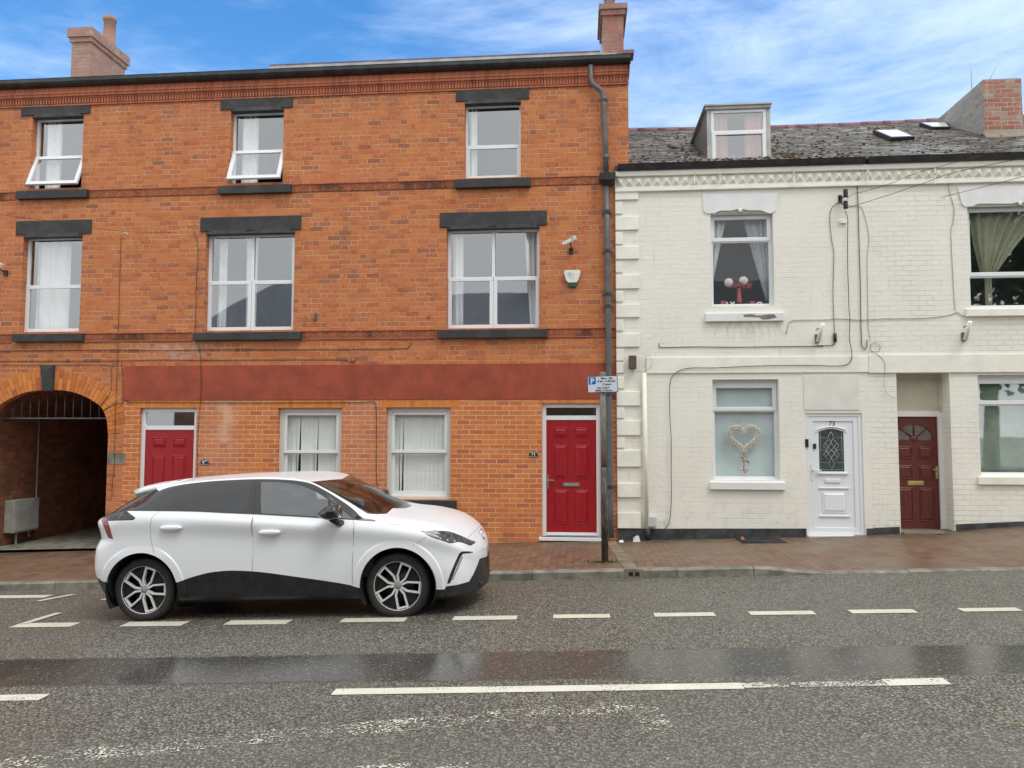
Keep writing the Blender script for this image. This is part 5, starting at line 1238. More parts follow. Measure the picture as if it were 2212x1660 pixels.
# white door 73
def door73():
    x0, z0, x1, z1 = dr73; z0 = F(1800, 1156, .03)[1]
    mb = MB(); frame_mb(mb, x0, z0, x1, z1, .055, .0, .07, wb=.04); df = mb.build('door', M_['upvc'], HA, bevel=.006)
    a, b_, c, d = x0+.055, z0+.04, x1-.055, z1-.055; y = .03
    mb = MB(); gx0, gx1 = F(1769, 970, .03)[0], F(1823, 970, .03)[0]; gz0, gz1 = F(1796, 1019, .03)[1], F(1796, 927, .03)[1]
    arcp = [(gx0+(gx1-gx0)*t, gz1-.045+.045*sin(pi*t)) for t in [i/12 for i in range(13)]]; loop = [(gx0, gz0), (gx1, gz0)]+arcp[::-1]
    plate(mb, rect_loop(a, b_, c, d), [loop], y, .03)
    frame_mb(mb, a, b_, c, d, .075, y-.018, y)
    # mouldings
    mb.box(gx0-.03, y-.03, gz0-.045, gx1+.05, y, gz0-.018)
    mb.tube([(gx0-.035, y-.008, gz1-.06)]+[(p[0]+(p[0]-(gx0+gx1)/2)*.12, y-.008, p[1]+.035) for p in arcp]+[(gx1+.035, y-.008, gz1-.06)], .012, 8)
    leaf = mb.build('leaf', M_['upvc'], df, bevel=.003)
    mb = MB(); px0, px1 = gx0-.0, gx1+.04; pz1, pz0 = F(1796, 1056, .03)[1], F(1796, 1114, .03)[1]
    mb.box(px0-.02, y-.022, pz1, px1+.02, y, pz1+.018); mb.box(px0-.02, y-.022, pz0-.02, px1+.03, y, pz0)
    panel_relief(mb, px0+.03, pz0+.04, px1-.02, pz1-.05, y-.001, .014, .03); mb.build('panel', M_['upvc'], df, bevel=.003)
    mb = MB(); mb.prism(loop, y+.012, y+.02); g = mb.build('pane', M_['doorglass'], df)
    # leaded pattern
    mb = MB(); xm, zm = (gx0+gx1)/2, (gz0+gz1)/2; yy = y+.009
    def ln(p, r=.0035): mb.tube([(xm+a_, yy, zm+b2) for a_, b2 in p], r, 5)
    H2 = (gz1-gz0)/2; W2 = (gx1-gx0)/2
    for sg in (-1, 1):
        ln([(0, .30*1.0), (sg*.045, .22), (0, .12), (-sg*.06, .03), (-sg*.10, 0)]); ln([(0, -.30), (sg*.045, -.22), (0, -.12), (-sg*.06, -.03), (-sg*.10, 0)])
        ln([(sg*.05, .17), (sg*.09, .11), (sg*.03, .03), (0, 0)]); ln([(sg*.05, -.17), (sg*.09, -.11), (sg*.03, -.03), (0, 0)]); ln([(sg*.10, .12), (sg*.12, .06), (sg*.05, 0), (sg*.12, -.06), (sg*.10, -.12)])
        ln([(sg*.10, .0), (sg*W2, .0)], .002); ln([(sg*W2*.85, -H2), (sg*W2*.85, H2*.8)], .002); ln([(sg*.06, .2), (sg*W2, .2)], .002); ln([(sg*.06, -.2), (sg*W2, -.2)], .002)
    ln([(-W2, -H2*.92), (W2, -H2*.92)], .002); mb.build('leading', M_['ltgrey'], df)
    mb = MB(); lx, lz = F(1796, 1039, .03); mb.box(F(1782, 1039, .03)[0], y-.02, lz-.03, F(1815, 1039, .03)[0], y, lz+.03); mb.build('letterbox', M_['upvc'], df, bevel=.006)
    mb = MB(); hx, hz = F(1753, 1020, .03); mb.box(hx-.012, y-.03, hz-.13, hx+.02, y-.0185, hz+.13); mb.box(hx, y-.06, hz+.02, hx+.14, y-.042, hz+.04); mb.box(hx, y-.06, hz+.02, hx+.016, y-.02, hz+.04); mb.build('handle', M_['white'], df, bevel=.004)
    text('73', .105, F(1797, 917, .03)[0], F(1797, 920, .03)[1], y-.004, 'ink', df, 'digits', 'CENTER', weight=.001)
    mb = MB(); mb.box(x0-.0, -.07, z0-.035, x1+.04, .1, z0); mb.build('threshold', M_['white'], df, bevel=.004)
    r = RECT(1736, 811, 1853, 886, -.03); mb = MB(); mb.box(r[0], -.032, r[1], r[2]+.02, YW+.001, r[3]); mb.build('overdoor_board', M_['whiteboard'], HA, bevel=.003)
    return
door73()
def on_wall_box(l, t, r_, b_, y0, y1, mat, name, label, cat):
    x0, z0, x1, z1 = RECT(l, t, r_, b_, y0); mb = MB(); mb.box(x0, y0, z0, x1, y1, z1); return tag(mb.build(name, M_[mat], bevel=.004), label, cat)
on_wall_box(1739.5, 949, 1747, 966.5, -.03, .0, 'black', 'doorbell', 'narrow black doorbell on the left frame of white door 73', 'doorbell')
on_wall_box(1756.5, 959, 1763.5, 970, -.0, .012, 'black', 'doorbell', 'small black bell push on the white leaf of door 73', 'doorbell')
# brown door
def door75():
    x0, z0, x1, z1 = dr75; yl = .27; dt = F(1990, 900.5, yl)[1]; z0 = F(1990, 1143, yl)[1]
    mb = MB(); mb.box(x0, yl-.005, dt, x1, yl+.08, dt+.09); mb.box(x1-.07, yl-.01, z0-.02, x1, yl+.08, dt); mb.box(x0, yl-.0, z0, x0+.02, yl+.08, dt); df = mb.build('door', M_['white'], HB, bevel=.004)
    mb = MB(); mb.box(x0, yl+.01, dt+.09, x1, yl+.05, z1); mb.box(x1-.05, yl-.02, dt+.09, x1, yl+.01, z1); mb.box(x0, yl-.02, z1-.08, x1-.05, yl+.01, z1); mb.build('overdoor_panel', M_['cream2'], df)
    a, c = x0+.02, x1-.07; y = yl+.03; w = c-a; H = dt-z0; xm = (a+c)/2
    zf0 = dt-H*.21; R = w*.40; hole = [(xm-R, zf0)]+[(xm-R*cos(pi*i/16), zf0+.02+(R*.83)*sin(pi*i/16)) for i in range(17)]+[(xm+R, zf0)]
    hole = hole[::-1]; mb = MB(); plate(mb, rect_loop(a, z0, c, dt), [hole], y, .03); leaf = mb.build('leaf', M_['browndoor'], df)
    mb = MB()
    for f0, f1 in ((.62, .735), (.44, .565), (.065, .365)):
        for u0, u1 in ((a+w*.10, a+w*.43), (a+w*.57, a+w*.90)): panel_relief(mb, u0, z0+H*f0, u1, z0+H*f1, y-.001, .008, .03)
    mb.build('panels', M_['browndoor'], df)
    mb = MB(); mb.prism(hole, y+.02, y+.026); mb.build('fanlight', M_['fanglass'], df)
    mb = MB()
    for an in (45, 90, 135): an = radians(an); mb.tube([(xm+.06*cos(an), y+.012, zf0+.02+.05*sin(an)), (xm+R*cos(an), y+.012, zf0+.02+R*.83*sin(an))], .011, 6)
    mb.blob((xm, y+.005, zf0+.015), (.07, .016, .05)); mb.build('glazing_bars', M_['browndoor'], df)
    mb = MB(); zc_ = z0+H*.405; mb.box(xm-.13, y-.012, zc_-.035, xm+.12, y, zc_+.035); mb.box(xm-.10, y-.018, zc_-.012, xm+.09, y-.0125, zc_+.018, 1); mb.build('letterbox', [M_['brass'], M_['brass']], df, bevel=.006)
    mb = MB(); zc_ = z0+H*.50; mb.box(c-.05, y-.012, zc_-.1, c-.012, y, zc_+.1); mb.tube([(c-.03, y-.01, zc_+.05), (c-.03, y-.05, zc_+.05), (c-.11, y-.055, zc_+.045)], .009, 8); mb.build('handle', M_['brass'], df, bevel=.003)
    mb = MB(); gz_ = gz((x0+x1)/2, 0); mb.box(x0-.0, YW-.12, gz_-.3, x1+.35, .0, gz_+.02); mb.box(x0, .0, gz_-.3, x1, yl+.09, z0-.002); mb.build('step', M_['slab'], df, bevel=.008)
door75()
# frosted blind, heart wreath
x0, z0, x1, z1 = g73; mb = MB(); mb.box(x0+.04, DW+.085, z0+.03, x1-.04, DW+.09, z1-.03); tag(mb.build('window_film', M_['frost']), 'pale blue frosted film filling the window with the heart wreath', 'window film')
def wreath():
    cx_, cz_ = F(1607, 948, DW-.03); y = DW-.012; t = empty('heart_wreath', (cx_, y, cz_), 'white wicker heart wreath with pink roses hanging at the window', 'wreath')
    def hp(a): return (cx_+.0148*16*sin(a)**3, cz_+.0138*(13*cos(a)-5*cos(2*a)-2*cos(3*a)-cos(4*a))+.02)
    mb = MB(); n = 90
    for s_ in range(9):
        pts = []
        for i in range(n):
            a = 2*pi*i/n; p = hp(a); p2 = hp(a+.02); d = Vector((p2[0]-p[0], p2[1]-p[1])); d = d.normalized() if d.length > 1e-6 else Vector((1, 0)); nn = Vector((-d.y, d.x)); ph = a*7+s_*2*pi/9
            r_ = .037*cos(ph); pts.append((p[0]+nn.x*r_, y-.012+.012*sin(ph), p[1]+nn.y*r_))
        mb.tube(pts, .0075, 5, closed=True)
    mb.build('wicker_heart', M_['wick'], t)
    mb = MB(); bx_, bz_ = hp(pi); mb.tube([(bx_, y, bz_), (bx_-.005, y, bz_-.3)], .006, 5)
    for k in range(16):
        a = rnd.uniform(0, 2*pi); r_ = rnd.uniform(.03, .12); zc_ = bz_-rnd.choice((.14, .30)); mb.add([(bx_, y-.005, zc_), (bx_+r_*cos(a)+.01, y-.01, zc_+r_*sin(a)*.6), (bx_+r_*cos(a)-.01, y-.01, zc_+r_*sin(a)*.6-.015)], [(0, 1, 2)])
    mb.build('leaves', M_['leaf'], t)
    for dx, dz in ((0, -.13), (.02, -.30)):
        mb = MB()
        for k in range(9):
            a = k*2.4; r_ = .006*k; mb.blob((bx_+dx+r_*cos(a), y-.02-.0015*(9-k), bz_+dz+r_*sin(a)*.7), (.018, .006, .014), 8, 5)
        mb.build('rose', M_['rose'], t)
    mb = MB(); tx, tz = hp(0); mb.tube([(tx, y, tz), (tx, y, tz+.22)], .002, 4); mb.build('cord', M_['ltgrey'], t)
wreath()
# upper window dressing
x0, z0, x1, z1 = u73
curtain(x0+.03, x0+.30, z0+.45, z1-.05, .28, 'curtain', 'sheer white lace curtain at the left of the window above the heart wreath', freq=30, taper=lambda t, a, b_: (a, a+(b_-a)*(.15+.85*t)))

# flowers, letters and net curtain in the upper window
curtain(u73[0]+.60, u73[2]-.03, u73[1]+.12, u73[3]-.05, .28, 'lace', 'sheer white lace curtain at the right of the window above the heart wreath', freq=26, taper=lambda t, a, b_: (b_-(b_-a)*(.08+.92*t), b_))
curtain(F(2098, 560, .25)[0], F(2260, 560, .25)[0], F(2098, 600, .25)[1], u75[3]-.06, .25, 'netc', 'cream curtain tied back in the first floor window at the right edge', freq=16, amp=.03, taper=lambda t, a, b_: (a+.16*(1-t)**1.3, a+.36+(b_-a-.36)*t**1.2))
curtain(F(2126, 560, .25)[0], F(2141, 560, .25)[0], u75[1]+.04, F(2098, 600, .25)[1]+.02, .25, 'netc', 'gathered tail of the tied curtain in the window at the right edge', freq=60, amp=.015)
curtain(g75[0]+.05, g75[0]+2.0, g75[1]+.05, g75[3]-.1, .22, 'netg', 'pale green net curtain in the ground floor window at the right edge', freq=6, amp=.012)
def flowers():
    xv, zv = F(1597, 655, .2); t = empty('flower_vase', (xv, .2, zv), 'vase of red flowers with two white pompom blooms in the upper window', 'flowers')
    mb = MB(); mb.lathe([(.03, 0), (.045, .02), (.035, .10), (.028, .2), (.035, .24)], (xv, .2, zv), 'z', 16); mb.build('vase', M_['vase'], t)
    for u, v in ((1574, 611), (1606, 607)):
        x, z = F(u, v, .18); mb = MB()
        for k in range(70):
            a = k*2.39996; h = 1-2*(k+.5)/70; r_ = sqrt(1-h*h); mb.blob((x+.062*r_*cos(a), .18+.062*r_*sin(a), z+.062*h), (.014, .014, .014), 6, 4)
        mb.build('white_bloom', M_['white'], t)
        mb = MB(); mb.tube([(x, .18, z), (xv, .2, zv+.2)], .004, 5); mb.build('stem', M_['leaf'], t)
    mb = MB()
    for k in range(80): mb.blob((xv+rnd.uniform(-.16, .2), .2+rnd.uniform(-.05, .05), zv+.30+rnd.uniform(-.04, .05)), (.02, .02, .014), 6, 4)
    mb.build('red_flowers', M_['vase'], t)
flowers()
def letters():
    for s_, u, c, lb in (('I', 1571, 'white', 'white block letter I standing in the upper window corner'), ('Y', 1580, 'white', 'white block letter Y standing in the upper window'), ('O', 1636, 'white', 'white block letter O standing in the upper window'), ('L', 1645, 'white', 'white block letter L standing in the upper window right of the O')):
        x, z = F(u, 660, .18); t = empty('block_letter', (x, .18, z-.03), lb, 'letter'); text(s_, .12, x-.02, z-.03, .18, c, t, 'letter_face', thick=.03, weight=.004)
letters()
for u in (1562, 1625):
    x, z = F(u, 655, .2); mb = MB(); mb.box(x-.04, .18, z-.04, x+.04, .22, z+.03); tag(mb.build('red_block', M_['vase'], bevel=.004), 'small red ornament at the %s foot of the upper window' % ('left' if u < 1600 else 'middle'), 'ornament')

# ------------------------------------------------------------------ fittings of the cream houses
# insulator bracket
def insul():
    x, z = F(1824, 432, -.15); t = empty('insulator_bracket', (x, 0, z-.1), 'black wall bracket with two cylindrical cable insulators under the cream eaves', 'cable bracket')
    mb = MB(); xb_, zb_ = F(1817, 432, -.1); mb.tube([(xb_, -.02, zb_+.06), (xb_, -.12, zb_+.06), (xb_, -.12, zb_-.08), (x, -.15, zb_-.10)], .012, 6); mb.box(xb_-.02, -.03, zb_-.02, xb_+.03, YW, zb_+.1); mb.tube([(xb_, -.12, zb_+.0), (x, -.15, zb_+.05), (x, -.15, zb_+.1)], .008, 6); mb.build('bracket', M_['black'], t)
    for v in (418, 443):
        xx, zz = F(1826.5, v, -.15); mb = MB(); mb.lathe([(.001, -.065), (.034, -.062), (.036, -.03), (.03, -.025), (.036, -.02), (.036, .02), (.03, .025), (.037, .03), (.035, .062), (.001, .065)], (xx, -.15, zz), 'z', 16); mb.build('insulator', M_['black'], t)
insul()
o6 = lambda u, v: (1780+u/4.024, 382+v/4.024)
w = [o6(*p) for p in ((150, 228), (100, 240), (62, 285), (50, 370), (58, 480), (68, 560), (85, 660), (83, 800), (78, 1000), (84, 1200), (92, 1340), (96, 1370))]
wire(w, 'thin black cable from the insulators down to a small black joint', .006, -.035)
w = [o6(*p) for p in ((184, 298), (200, 340), (207, 400), (205, 550), (206, 800), (213, 1000), (217, 1150), (225, 1240), (220, 1400), (232, 1470), (242, 1530), (238, 1590), (205, 1630), (150, 1643), (60, 1646), (-40, 1642))]
w += [(1298.7+u/2.421, 764+v/2.421) for u, v in ((1000, 62), (800, 66), (600, 75), (470, 76), (410, 90), (372, 120), (360, 160), (357, 230), (360, 350), (366, 450), (366, 600), (367, 750), (362, 840), (350, 895), (310, 940), (270, 945), (245, 925))]
wire(w, 'long black cable from the insulators across the fascia down to the pavement', .007, -.062)
w = [o6(*p) for p in ((318, -60), (300, 20), (289, 90), (293, 180), (300, 400), (308, 700), (316, 950), (319, 1200), (325, 1420), (330, 1470), (350, 1502), (370, 1480), (374, 1420))]
wire(w, 'dark cable dropping from the eaves gutter to a hooked end', .008, -.04)
w = [o6(*p) for p in ((95, 1440), (80, 1462), (30, 1468), (-60, 1470))]+[(1298.7+u/2.421, 588.5+v/2.421) for u, v in ()]
w += [(1298.7+u/2.421, 382+ (v)/2.421+206.5-206.5) for u, v in ((1150, 887), (900, 889), (700, 892), (500, 890), (320, 893), (304, 885), (303, 870))]
wire(w, 'black cable running level under the chipped window sill', .007, -.032)
w = [o6(*p) for p in ((-330, 1370), (-310, 1290), (-260, 1250), (0, 1245), (120, 1235), (300, 1246), (420, 1240), (500, 1235), (700, 1234), (900, 1228), (1080, 1205), (1155, 1180), (1210, 1212), (1270, 1208))]
wire(w, 'cream grey cable running level across both cream houses', .007, -.032, 'cable_g')
w = [o6(*p) for p in ((1078, -20), (1082, 90), (1110, 200), (1133, 290), (1120, 400), (1103, 470), (1112, 700), (1128, 1000), (1140, 1160))]
wire(w, 'cream painted cable dropping left of the tied curtain window', .006, -.03, 'cable_g')
w = [o6(*p) for p in ((210, 250), (270, 258), (320, 262), (350, 330), (380, 450), (390, 560), (375, 700), (378, 900), (380, 1100), (385, 1300), (400, 1420))]
wire(w, 'greenish grey cable following the joint between the cream houses', .005, -.03, 'cable_g')
mb = MB(); pts = []
for k in range(24): a = 2*pi*k/24; x, z = F(*o6(445, 1483), -.035); pts.append((x+.078*cos(a), -.035, z+.078*sin(a)))
mb.tube(pts, .005, 5, closed=True); tag(mb.build('cable_coil', M_['cable_g']), 'small round coil of pale cable on the cream wall', 'cable')
wire([o6(400, 1440), o6(415, 1520), o6(470, 1550), o6(520, 1600), o6(530, 1660), (1910, 830), (1915, 850), (1935, 862)], 'thin pale cable trailing from the coil over the fascia', .004, -.06, 'cable_g')
# overhead wires leaving for a pole down the street
wire([o6(205, 195)+(-.15,), o6(240, 160)+(-.25,), o6(550, 70)+(-1.0,), o6(900, -60)+(-1.9,), (2212+60, 300, -3.4)], 'upper overhead wire rising right from the insulators', .005)
wire([o6(205, 270)+(-.15,), o6(500, 180)+(-.8,), o6(860, 60)+(-1.7,), o6(1150, -40)+(-2.4,), (2272, 330, -3.4)], 'lower overhead wire rising right from the insulators', .005)
wire([o6(1015, 185)+(-.04,), o6(1100, 160)+(-.3,), o6(1500, 60)+(-1.2,), o6(1800, -20)+(-2.2,)], 'overhead wire fixed beside the white window head at right', .005)
x, z = F(1821, 479, -.03); mb = MB(); mb.box(x-.05, -.06, z-.035, x+.05, YW, z+.03); tag(mb.build('junction_box', M_['cream'], bevel=.004), 'small cream junction box below the insulators', 'junction box')
x, z = F(*o6(95, 1400), -.04); mb = MB(); mb.lathe([(.001, -.075), (.025, -.072), (.027, .07), (.001, .075)], (x, -.045, z), 'z', 14); tag(mb.build('cable_joint', M_['black']), 'black cylindrical cable joint left of the hooked cable', 'cable joint')
x0, z0, x1, z1 = RECT(1358.5, 768, 1375, 797, -.14); t = empty('bell_box', (x0, 0, z0), 'brown rounded metal bell box high on the cream quoins', 'bell box')
mb = MB(); mb.box(x0, -.14, z0, x1, -.05, z1); mb.build('cover', M_['belltone'], t, bevel=.012); mb = MB(); mb.box(x0+.02, -.05, z0+.02, x1-.02, YW, z1-.02); mb.tube([(x1-.05, -.1, z0), (x1-.02, -.1, z0-.04), (x1+.1, -.06, z0-.05)], .006, 6); mb.build('mount', M_['ltgrey'], t)
wire([(1372, 797), (1384, 803), (1396, 800), (1408, 790), (1406, 775), (1396, 770), (1393, 800), (1394, 850)], 'tangle of thin cable beside the brown bell box', .004, -.07, 'cable_g')
mb = MB(); a = F(1391.5, 806, -.09); b_ = F(1397.5, 1142, -.09); mb.tube([(a[0], -.09, a[1]), (b_[0], -.09, b_[1])], .035, 12)
cdt = tag(mb.build('conduit', M_['cream']), 'tall cream painted conduit pipe beside the quoins', 'conduit')
mb = MB(); a = F(1399, 1142, -.09); b_ = F(1400, 1166, -.09); mb.tube([(a[0], -.09, a[1]), (b_[0], -.09, b_[1])], .04, 12); mb.build('foot', M_['plinth'], cdt)
x0, z0, x1, z1 = RECT(1399.5, 1117, 1418, 1138, -.1); mb = MB(); mb.box(x0, -.12, z0, x1, YW, z1); tag(mb.build('cable_box', M_['ltgrey'], bevel=.006), 'small pale grey box low on the cream wall by the conduit', 'utility box')
for u0, v0, u1, v1, lb in ((1777.5, 700, 1767, 738, 'slanting cream flagpole holder under the chipped sill window'), (2096, 695, 2085, 734, 'slanting cream flagpole holder near the right edge')):
    a, b_ = F(u0, v0, -.25), F(u1, v1, -.08); t = empty('flagpole_holder', (b_[0], 0, b_[1]), lb, 'flagpole holder')
    mb = MB(); mb.tube([(a[0], -.25, a[1]), (b_[0], -.08, b_[1])], .033, 12); mb.build('tube', M_['cream'], t)
    mb = MB(); m_ = F(u0-14, v0+12, -.03); mb.tube([(m_[0], YW, m_[1]), (m_[0]+.05, -.12, m_[1]+.02), (a[0], -.2, a[1]-.06)], .008, 6); mb.box(b_[0]-.03, -.05, b_[1]-.02, b_[0]+.03, YW, b_[1]+.12); mb.build('bracket', M_['pipe'], t)
# litter by the wall
def litter(u, v, w_, h_, mat, lb, name='litter'):
    x, z = F(u, v, -.25); mb = MB(); zz = gz(x, -.25)+.006
    mb.add([(x-w_, -.28, zz), (x+w_, -.3, zz+.004), (x+w_*.7, -.18, zz+h_), (x-w_*.8, -.2, zz+h_*.7), (x, -.24, zz+h_*1.1)], [(0, 1, 4), (1, 2, 4), (2, 3, 4), (3, 0, 4)]); o = mb.build(name, M_[mat]); sm = o.modifiers.new('thick', 'SOLIDIFY'); sm.thickness = .001; return tag(o, lb, 'litter')
litter(1342, 1171, .04, .03, 'white', 'small scrap of white paper on the pavement by the drainpipe'); litter(1375, 1166, .06, .09, 'ltgrey', 'crumpled grey plastic leaning at the foot of the cream wall')
litter(1604, 1164, .03, .05, 'corn', 'small brown dry leaf beside the iron grating'); litter(2031, 1154, .02, .01, 'reddoor', 'tiny orange scrap on the step of the brown door') 

# ------------------------------------------------------------------ parking sign
def sign():
    px_, py_ = POST; zg = gz(px_, py_); t = empty('parking_sign', (px_, py_, zg), 'weathered grey post carrying a white parking restriction sign in front of the drainpipe', 'parking sign')
    yS = py_; top = F(1302, 806, yS); bot = (F(1307, 1214, yS)[0], zg-.05); mid = F(1304.5, 1010, yS)
    r_ = .038
    mb = MB(); mb.tube([(bot[0], yS, bot[1]), (mid[0]-.0, yS, mid[1])], .046, 20); mb.build('lower_post', M_['post'], t)
    mb = MB(); mb.tube([(mid[0], yS, mid[1]-.01), (top[0], yS, top[1])], .0385, 20); mb.lathe([(.0, .012), (.04, .01), (.041, -.02)], (top[0], yS, top[1]), 'z', 20); mb.build('post', M_['post'], t)
    yP = yS-.055; x0, z0, x1, z1 = RECT(1268.8, 812.5, 1334.5, 848.5, yP)
    # the plate leans slightly, as its post does
    c = Vector(((x0+x1)/2, yP, (z0+z1)/2)); T = Matrix.Translation(c) @ Matrix.Rotation(radians(-1.6), 4, 'Y') @ Matrix.Translation(-c)
    w_, h_ = x1-x0, z1-z0
    mb = MB(); mb.box(x0, yP, z0, x1, yP+.004, z1, T=T); pl = mb.build('sign_plate', M_['ink'], t, bevel=.002)
    mb = MB(); e = .008; mb.box(x0+e, yP-.0012, z0+e, x1-e, yP-.0002, z1-e, T=T); mb.build('sign_face', M_['signwhite'], pl)
    sx = x0+w_*.045; sz = z1-h_*.49; sw = w_*.235
    mb = MB(); mb.box(sx, yP-.0024, sz, sx+sw, yP-.0014, sz+sw, T=T); mb.build('blue_square', M_['signblue'], pl)
    text('P', sw*1.02, sx+sw*.5, sz+sw*.13, yP-.0032, 'white', pl, 'symbol', 'CENTER', T=T, weight=.003)
    k = h_*.172
    for s_, fx, fz_ in (('Mon - Sat', .64, .795), ('8 am - 6.30 pm', .63, .625), ('2 hours', .64, .435), ('No return', .52, .235), ('within 3 hours', .52, .075)):
        text(s_, k, x0+w_*fx, z0+h_*fz_, yP-.002, 'ink', pl, 'lettering', 'CENTER', T=T, weight=.0012)
    mb = MB()
    for zz in (z0+h_*.25, z0+h_*.75): mb.lathe([(.041, -.012), (.044, -.01), (.044, .01), (.041, .012)], (top[0], yS, zz), 'z', 20); mb.box(top[0]-.03, yP+.004, zz-.012, top[0]+.03, yS-.03, zz+.012)
    mb.build('clamp', M_['ltgrey'], t)
sign()

# ------------------------------------------------------------------ car
CO = Vector((-3.2021, -4.22, CZ-1.93977)); CTH = .03417
CM = Matrix.Translation(CO) @ Matrix.Rotation(-CTH, 4, 'Y')
CMi = np.array(CM.inverted()); CMn = np.array(CM)
def pch(xs, ys):
    xs = np.array(xs, float); ys = np.array(ys, float); h = np.diff(xs); d = np.diff(ys)/h; m = np.zeros(len(xs)); m[0], m[-1] = d[0], d[-1]
    for i in range(1, len(xs)-1):
        if d[i-1]*d[i] > 0: w1_, w2_ = 2*h[i]+h[i-1], h[i]+2*h[i-1]; m[i] = (w1_+w2_)/(w1_/d[i-1]+w2_/d[i])
    def f(x):
        x = np.clip(np.asarray(x, float), xs[0], xs[-1]); i = np.clip(np.searchsorted(xs, x)-1, 0, len(h)-1); t = (x-xs[i])/h[i]
        return (1+2*t)*(1-t)**2*ys[i]+t*(1-t)**2*h[i]*m[i]+t*t*(3-2*t)*ys[i+1]+t*t*(t-1)*h[i]*m[i+1]
    return f
hw = pch([-2.09, -2.085, -2.06, -2.02, -1.97, -1.92, -1.87, -1.81, -1.72, -1.5, -1.0, 0, 1.0, 1.4, 1.6, 1.75, 1.87, 1.97, 2.05, 2.11, 2.15, 2.175, 2.18],
         [.02, .16, .38, .56, .68, .765, .825, .865, .893, .912, .915, .915, .915, .915, .905, .885, .85, .79, .69, .54, .37, .16, .02])
zB = pch([-2.09, -2.0, -1.9, -1.65, -1.5, -1.16, -.7, -.3, .14, .63, .95, 1.15, 1.3, 1.5, 1.7, 1.9, 2.0, 2.1, 2.15, 2.18], [1.02, 1.05, 1.075, 1.14, 1.16, 1.152, 1.133, 1.108, 1.072, 1.03, 1.005, .99, .972, .94, .895, .81, .745, .655, .60, .56])
zT = pch([-2.09, -2.05, -2.0, -1.93, -1.8, -1.65, -1.5, -1.26, -.96, -.6, -.24, .08, .3, .44, .54, .7, .9, 1.1, 1.25, 1.32, 1.48, 1.66, 1.8, 1.93, 2.07, 2.12, 2.17, 2.18], [1.05, 1.085, 1.105, 1.14, 1.235, 1.33, 1.395, 1.447, 1.470, 1.483, 1.487, 1.473, 1.448, 1.418, 1.386, 1.322, 1.228, 1.132, 1.067, 1.053, 1.031, .996, .955, .89, .79, .725, .64, .60])
zR = pch([-2.09, -1.9, -1.75, -1.64, -1.46, -1.29, -1.16, -.92, -.6, -.25, 0, .17, .385, .58, .8, .97, 1.1, 1.2, 1.5, 1.8, 2.0, 2.18], [1.03, 1.09, 1.13, 1.18, 1.27, 1.355, 1.39, 1.422, 1.441, 1.449, 1.446, 1.434, 1.395, 1.305, 1.165, 1.045, 1.01, .998, .962, .885, .765, .575])
yRf = pch([-2.09, -1.9, -1.64, -1.3, -.6, .2, .6, .85, 1.0, 1.12, 1.3, 1.7, 2.0, 2.18], [.55, .66, .70, .70, .71, .72, .735, .76, .79, .83, .86, .88, .90, .92])   # share of width
FR_ = np.array([0, .06, .25, .47, .72, .895, 1.0])
ZF0 = pch([-2.09, -1.9, -1.6, 1.7, 1.95, 2.18], [.33, .25, .19, .19, .185, .21])
tailx = pch([.22, .33, .45, .56, .7, .79, .87, .95, 1.05, 1.1, 1.2], [.09, .05, .0, -.02, -.015, .0, .055, .045, .005, 0, 0])
def rows(x):
    x = np.asarray(x, float); h = hw(x); b_ = zB(x); z0 = ZF0(x); t = np.clip((h/.915), 0, 1)
    ys, zs = [], []; mid = np.exp(-(x/.95)**4)
    off = [(-.13, 0), (-.045, 0), (-.018, -.014), (-.004, -.026), (-.010, -.018), (.003, .002), (-.046, -.0)]
    for k in range(7):
        o, om = off[k]; y = h+(o+om*mid)*t; ys.append(np.maximum(y, .0)); zs.append(z0+(b_-z0)*FR_[k])
    yr = yRf(x)*h*1.06; yr = np.minimum(yr, ys[6]-.02*t); zr = np.minimum(np.maximum(zR(x), b_+.008), zT(x)-.006); zt = zT(x)
    ys.append((ys[6]*.5+yr*.5)+.018*np.clip((zr-b_)/.3, 0, 1)); zs.append((b_+zr)/2)
    ys.append(yr); zs.append(zr)
    y9 = yr*.90; z9 = zr+(zt-zr)*.42; ys.append(y9); zs.append(z9)
    ys.append(y9*.66); zs.append(zt-(zt-z9)*.42); ys.append(y9*.33); zs.append(zt-(zt-z9)*.10); ys.append(y9*0); zs.append(zt)
    return np.array(ys), np.array(zs)
def Sf(x, v):
    """near-side (local y negative) skin point; x and v arrays"""
    x = np.asarray(x, float); v = np.clip(np.asarray(v, float), 0, 12); Y, Z = rows(x); i = np.clip(np.floor(v).astype(int), 0, 11); t = v-i
    idx = np.arange(x.size).reshape(x.shape)
    def cr(A, zz_):
        A = A.reshape(13, -1); j = idx.ravel(); ii = i.ravel(); tt = t.ravel()
        g = lambda k: np.where(k < 0, 2*A[0, j]-A[1, j], np.where(k > 12, A[11, j]*(1 if zz_ else -1), A[np.clip(k, 0, 12), j]))
        p0, p1, p2, p3 = g(ii-1), g(ii), g(ii+1), g(ii+2); return (.5*((2*p1)+(p2-p0)*tt+(2*p0-5*p1+4*p2-p3)*tt**2+(3*p1-p0-3*p2+p3)*tt**3)).reshape(x.shape)
    Zr = Z.reshape(13, -1)
    y = cr(Y, False); z = cr(Z, True)
    # wheel arch lips
    for cx_ in (-1.335, 1.372):
        r = np.sqrt((x-cx_)**2+(z-.345)**2); s = np.clip((.472-r)/.016, 0, 1); s = s*s*(3-2*s); y = y+.013*s*np.clip((.80-z)/.1, 0, 1)*(v < 4.6)
    w_ = np.clip((-1.55-x)/.27, 0, 1); w_ = w_*w_*(3-2*w_)
    return np.stack([x+w_*tailx(z), -y, z], -1)
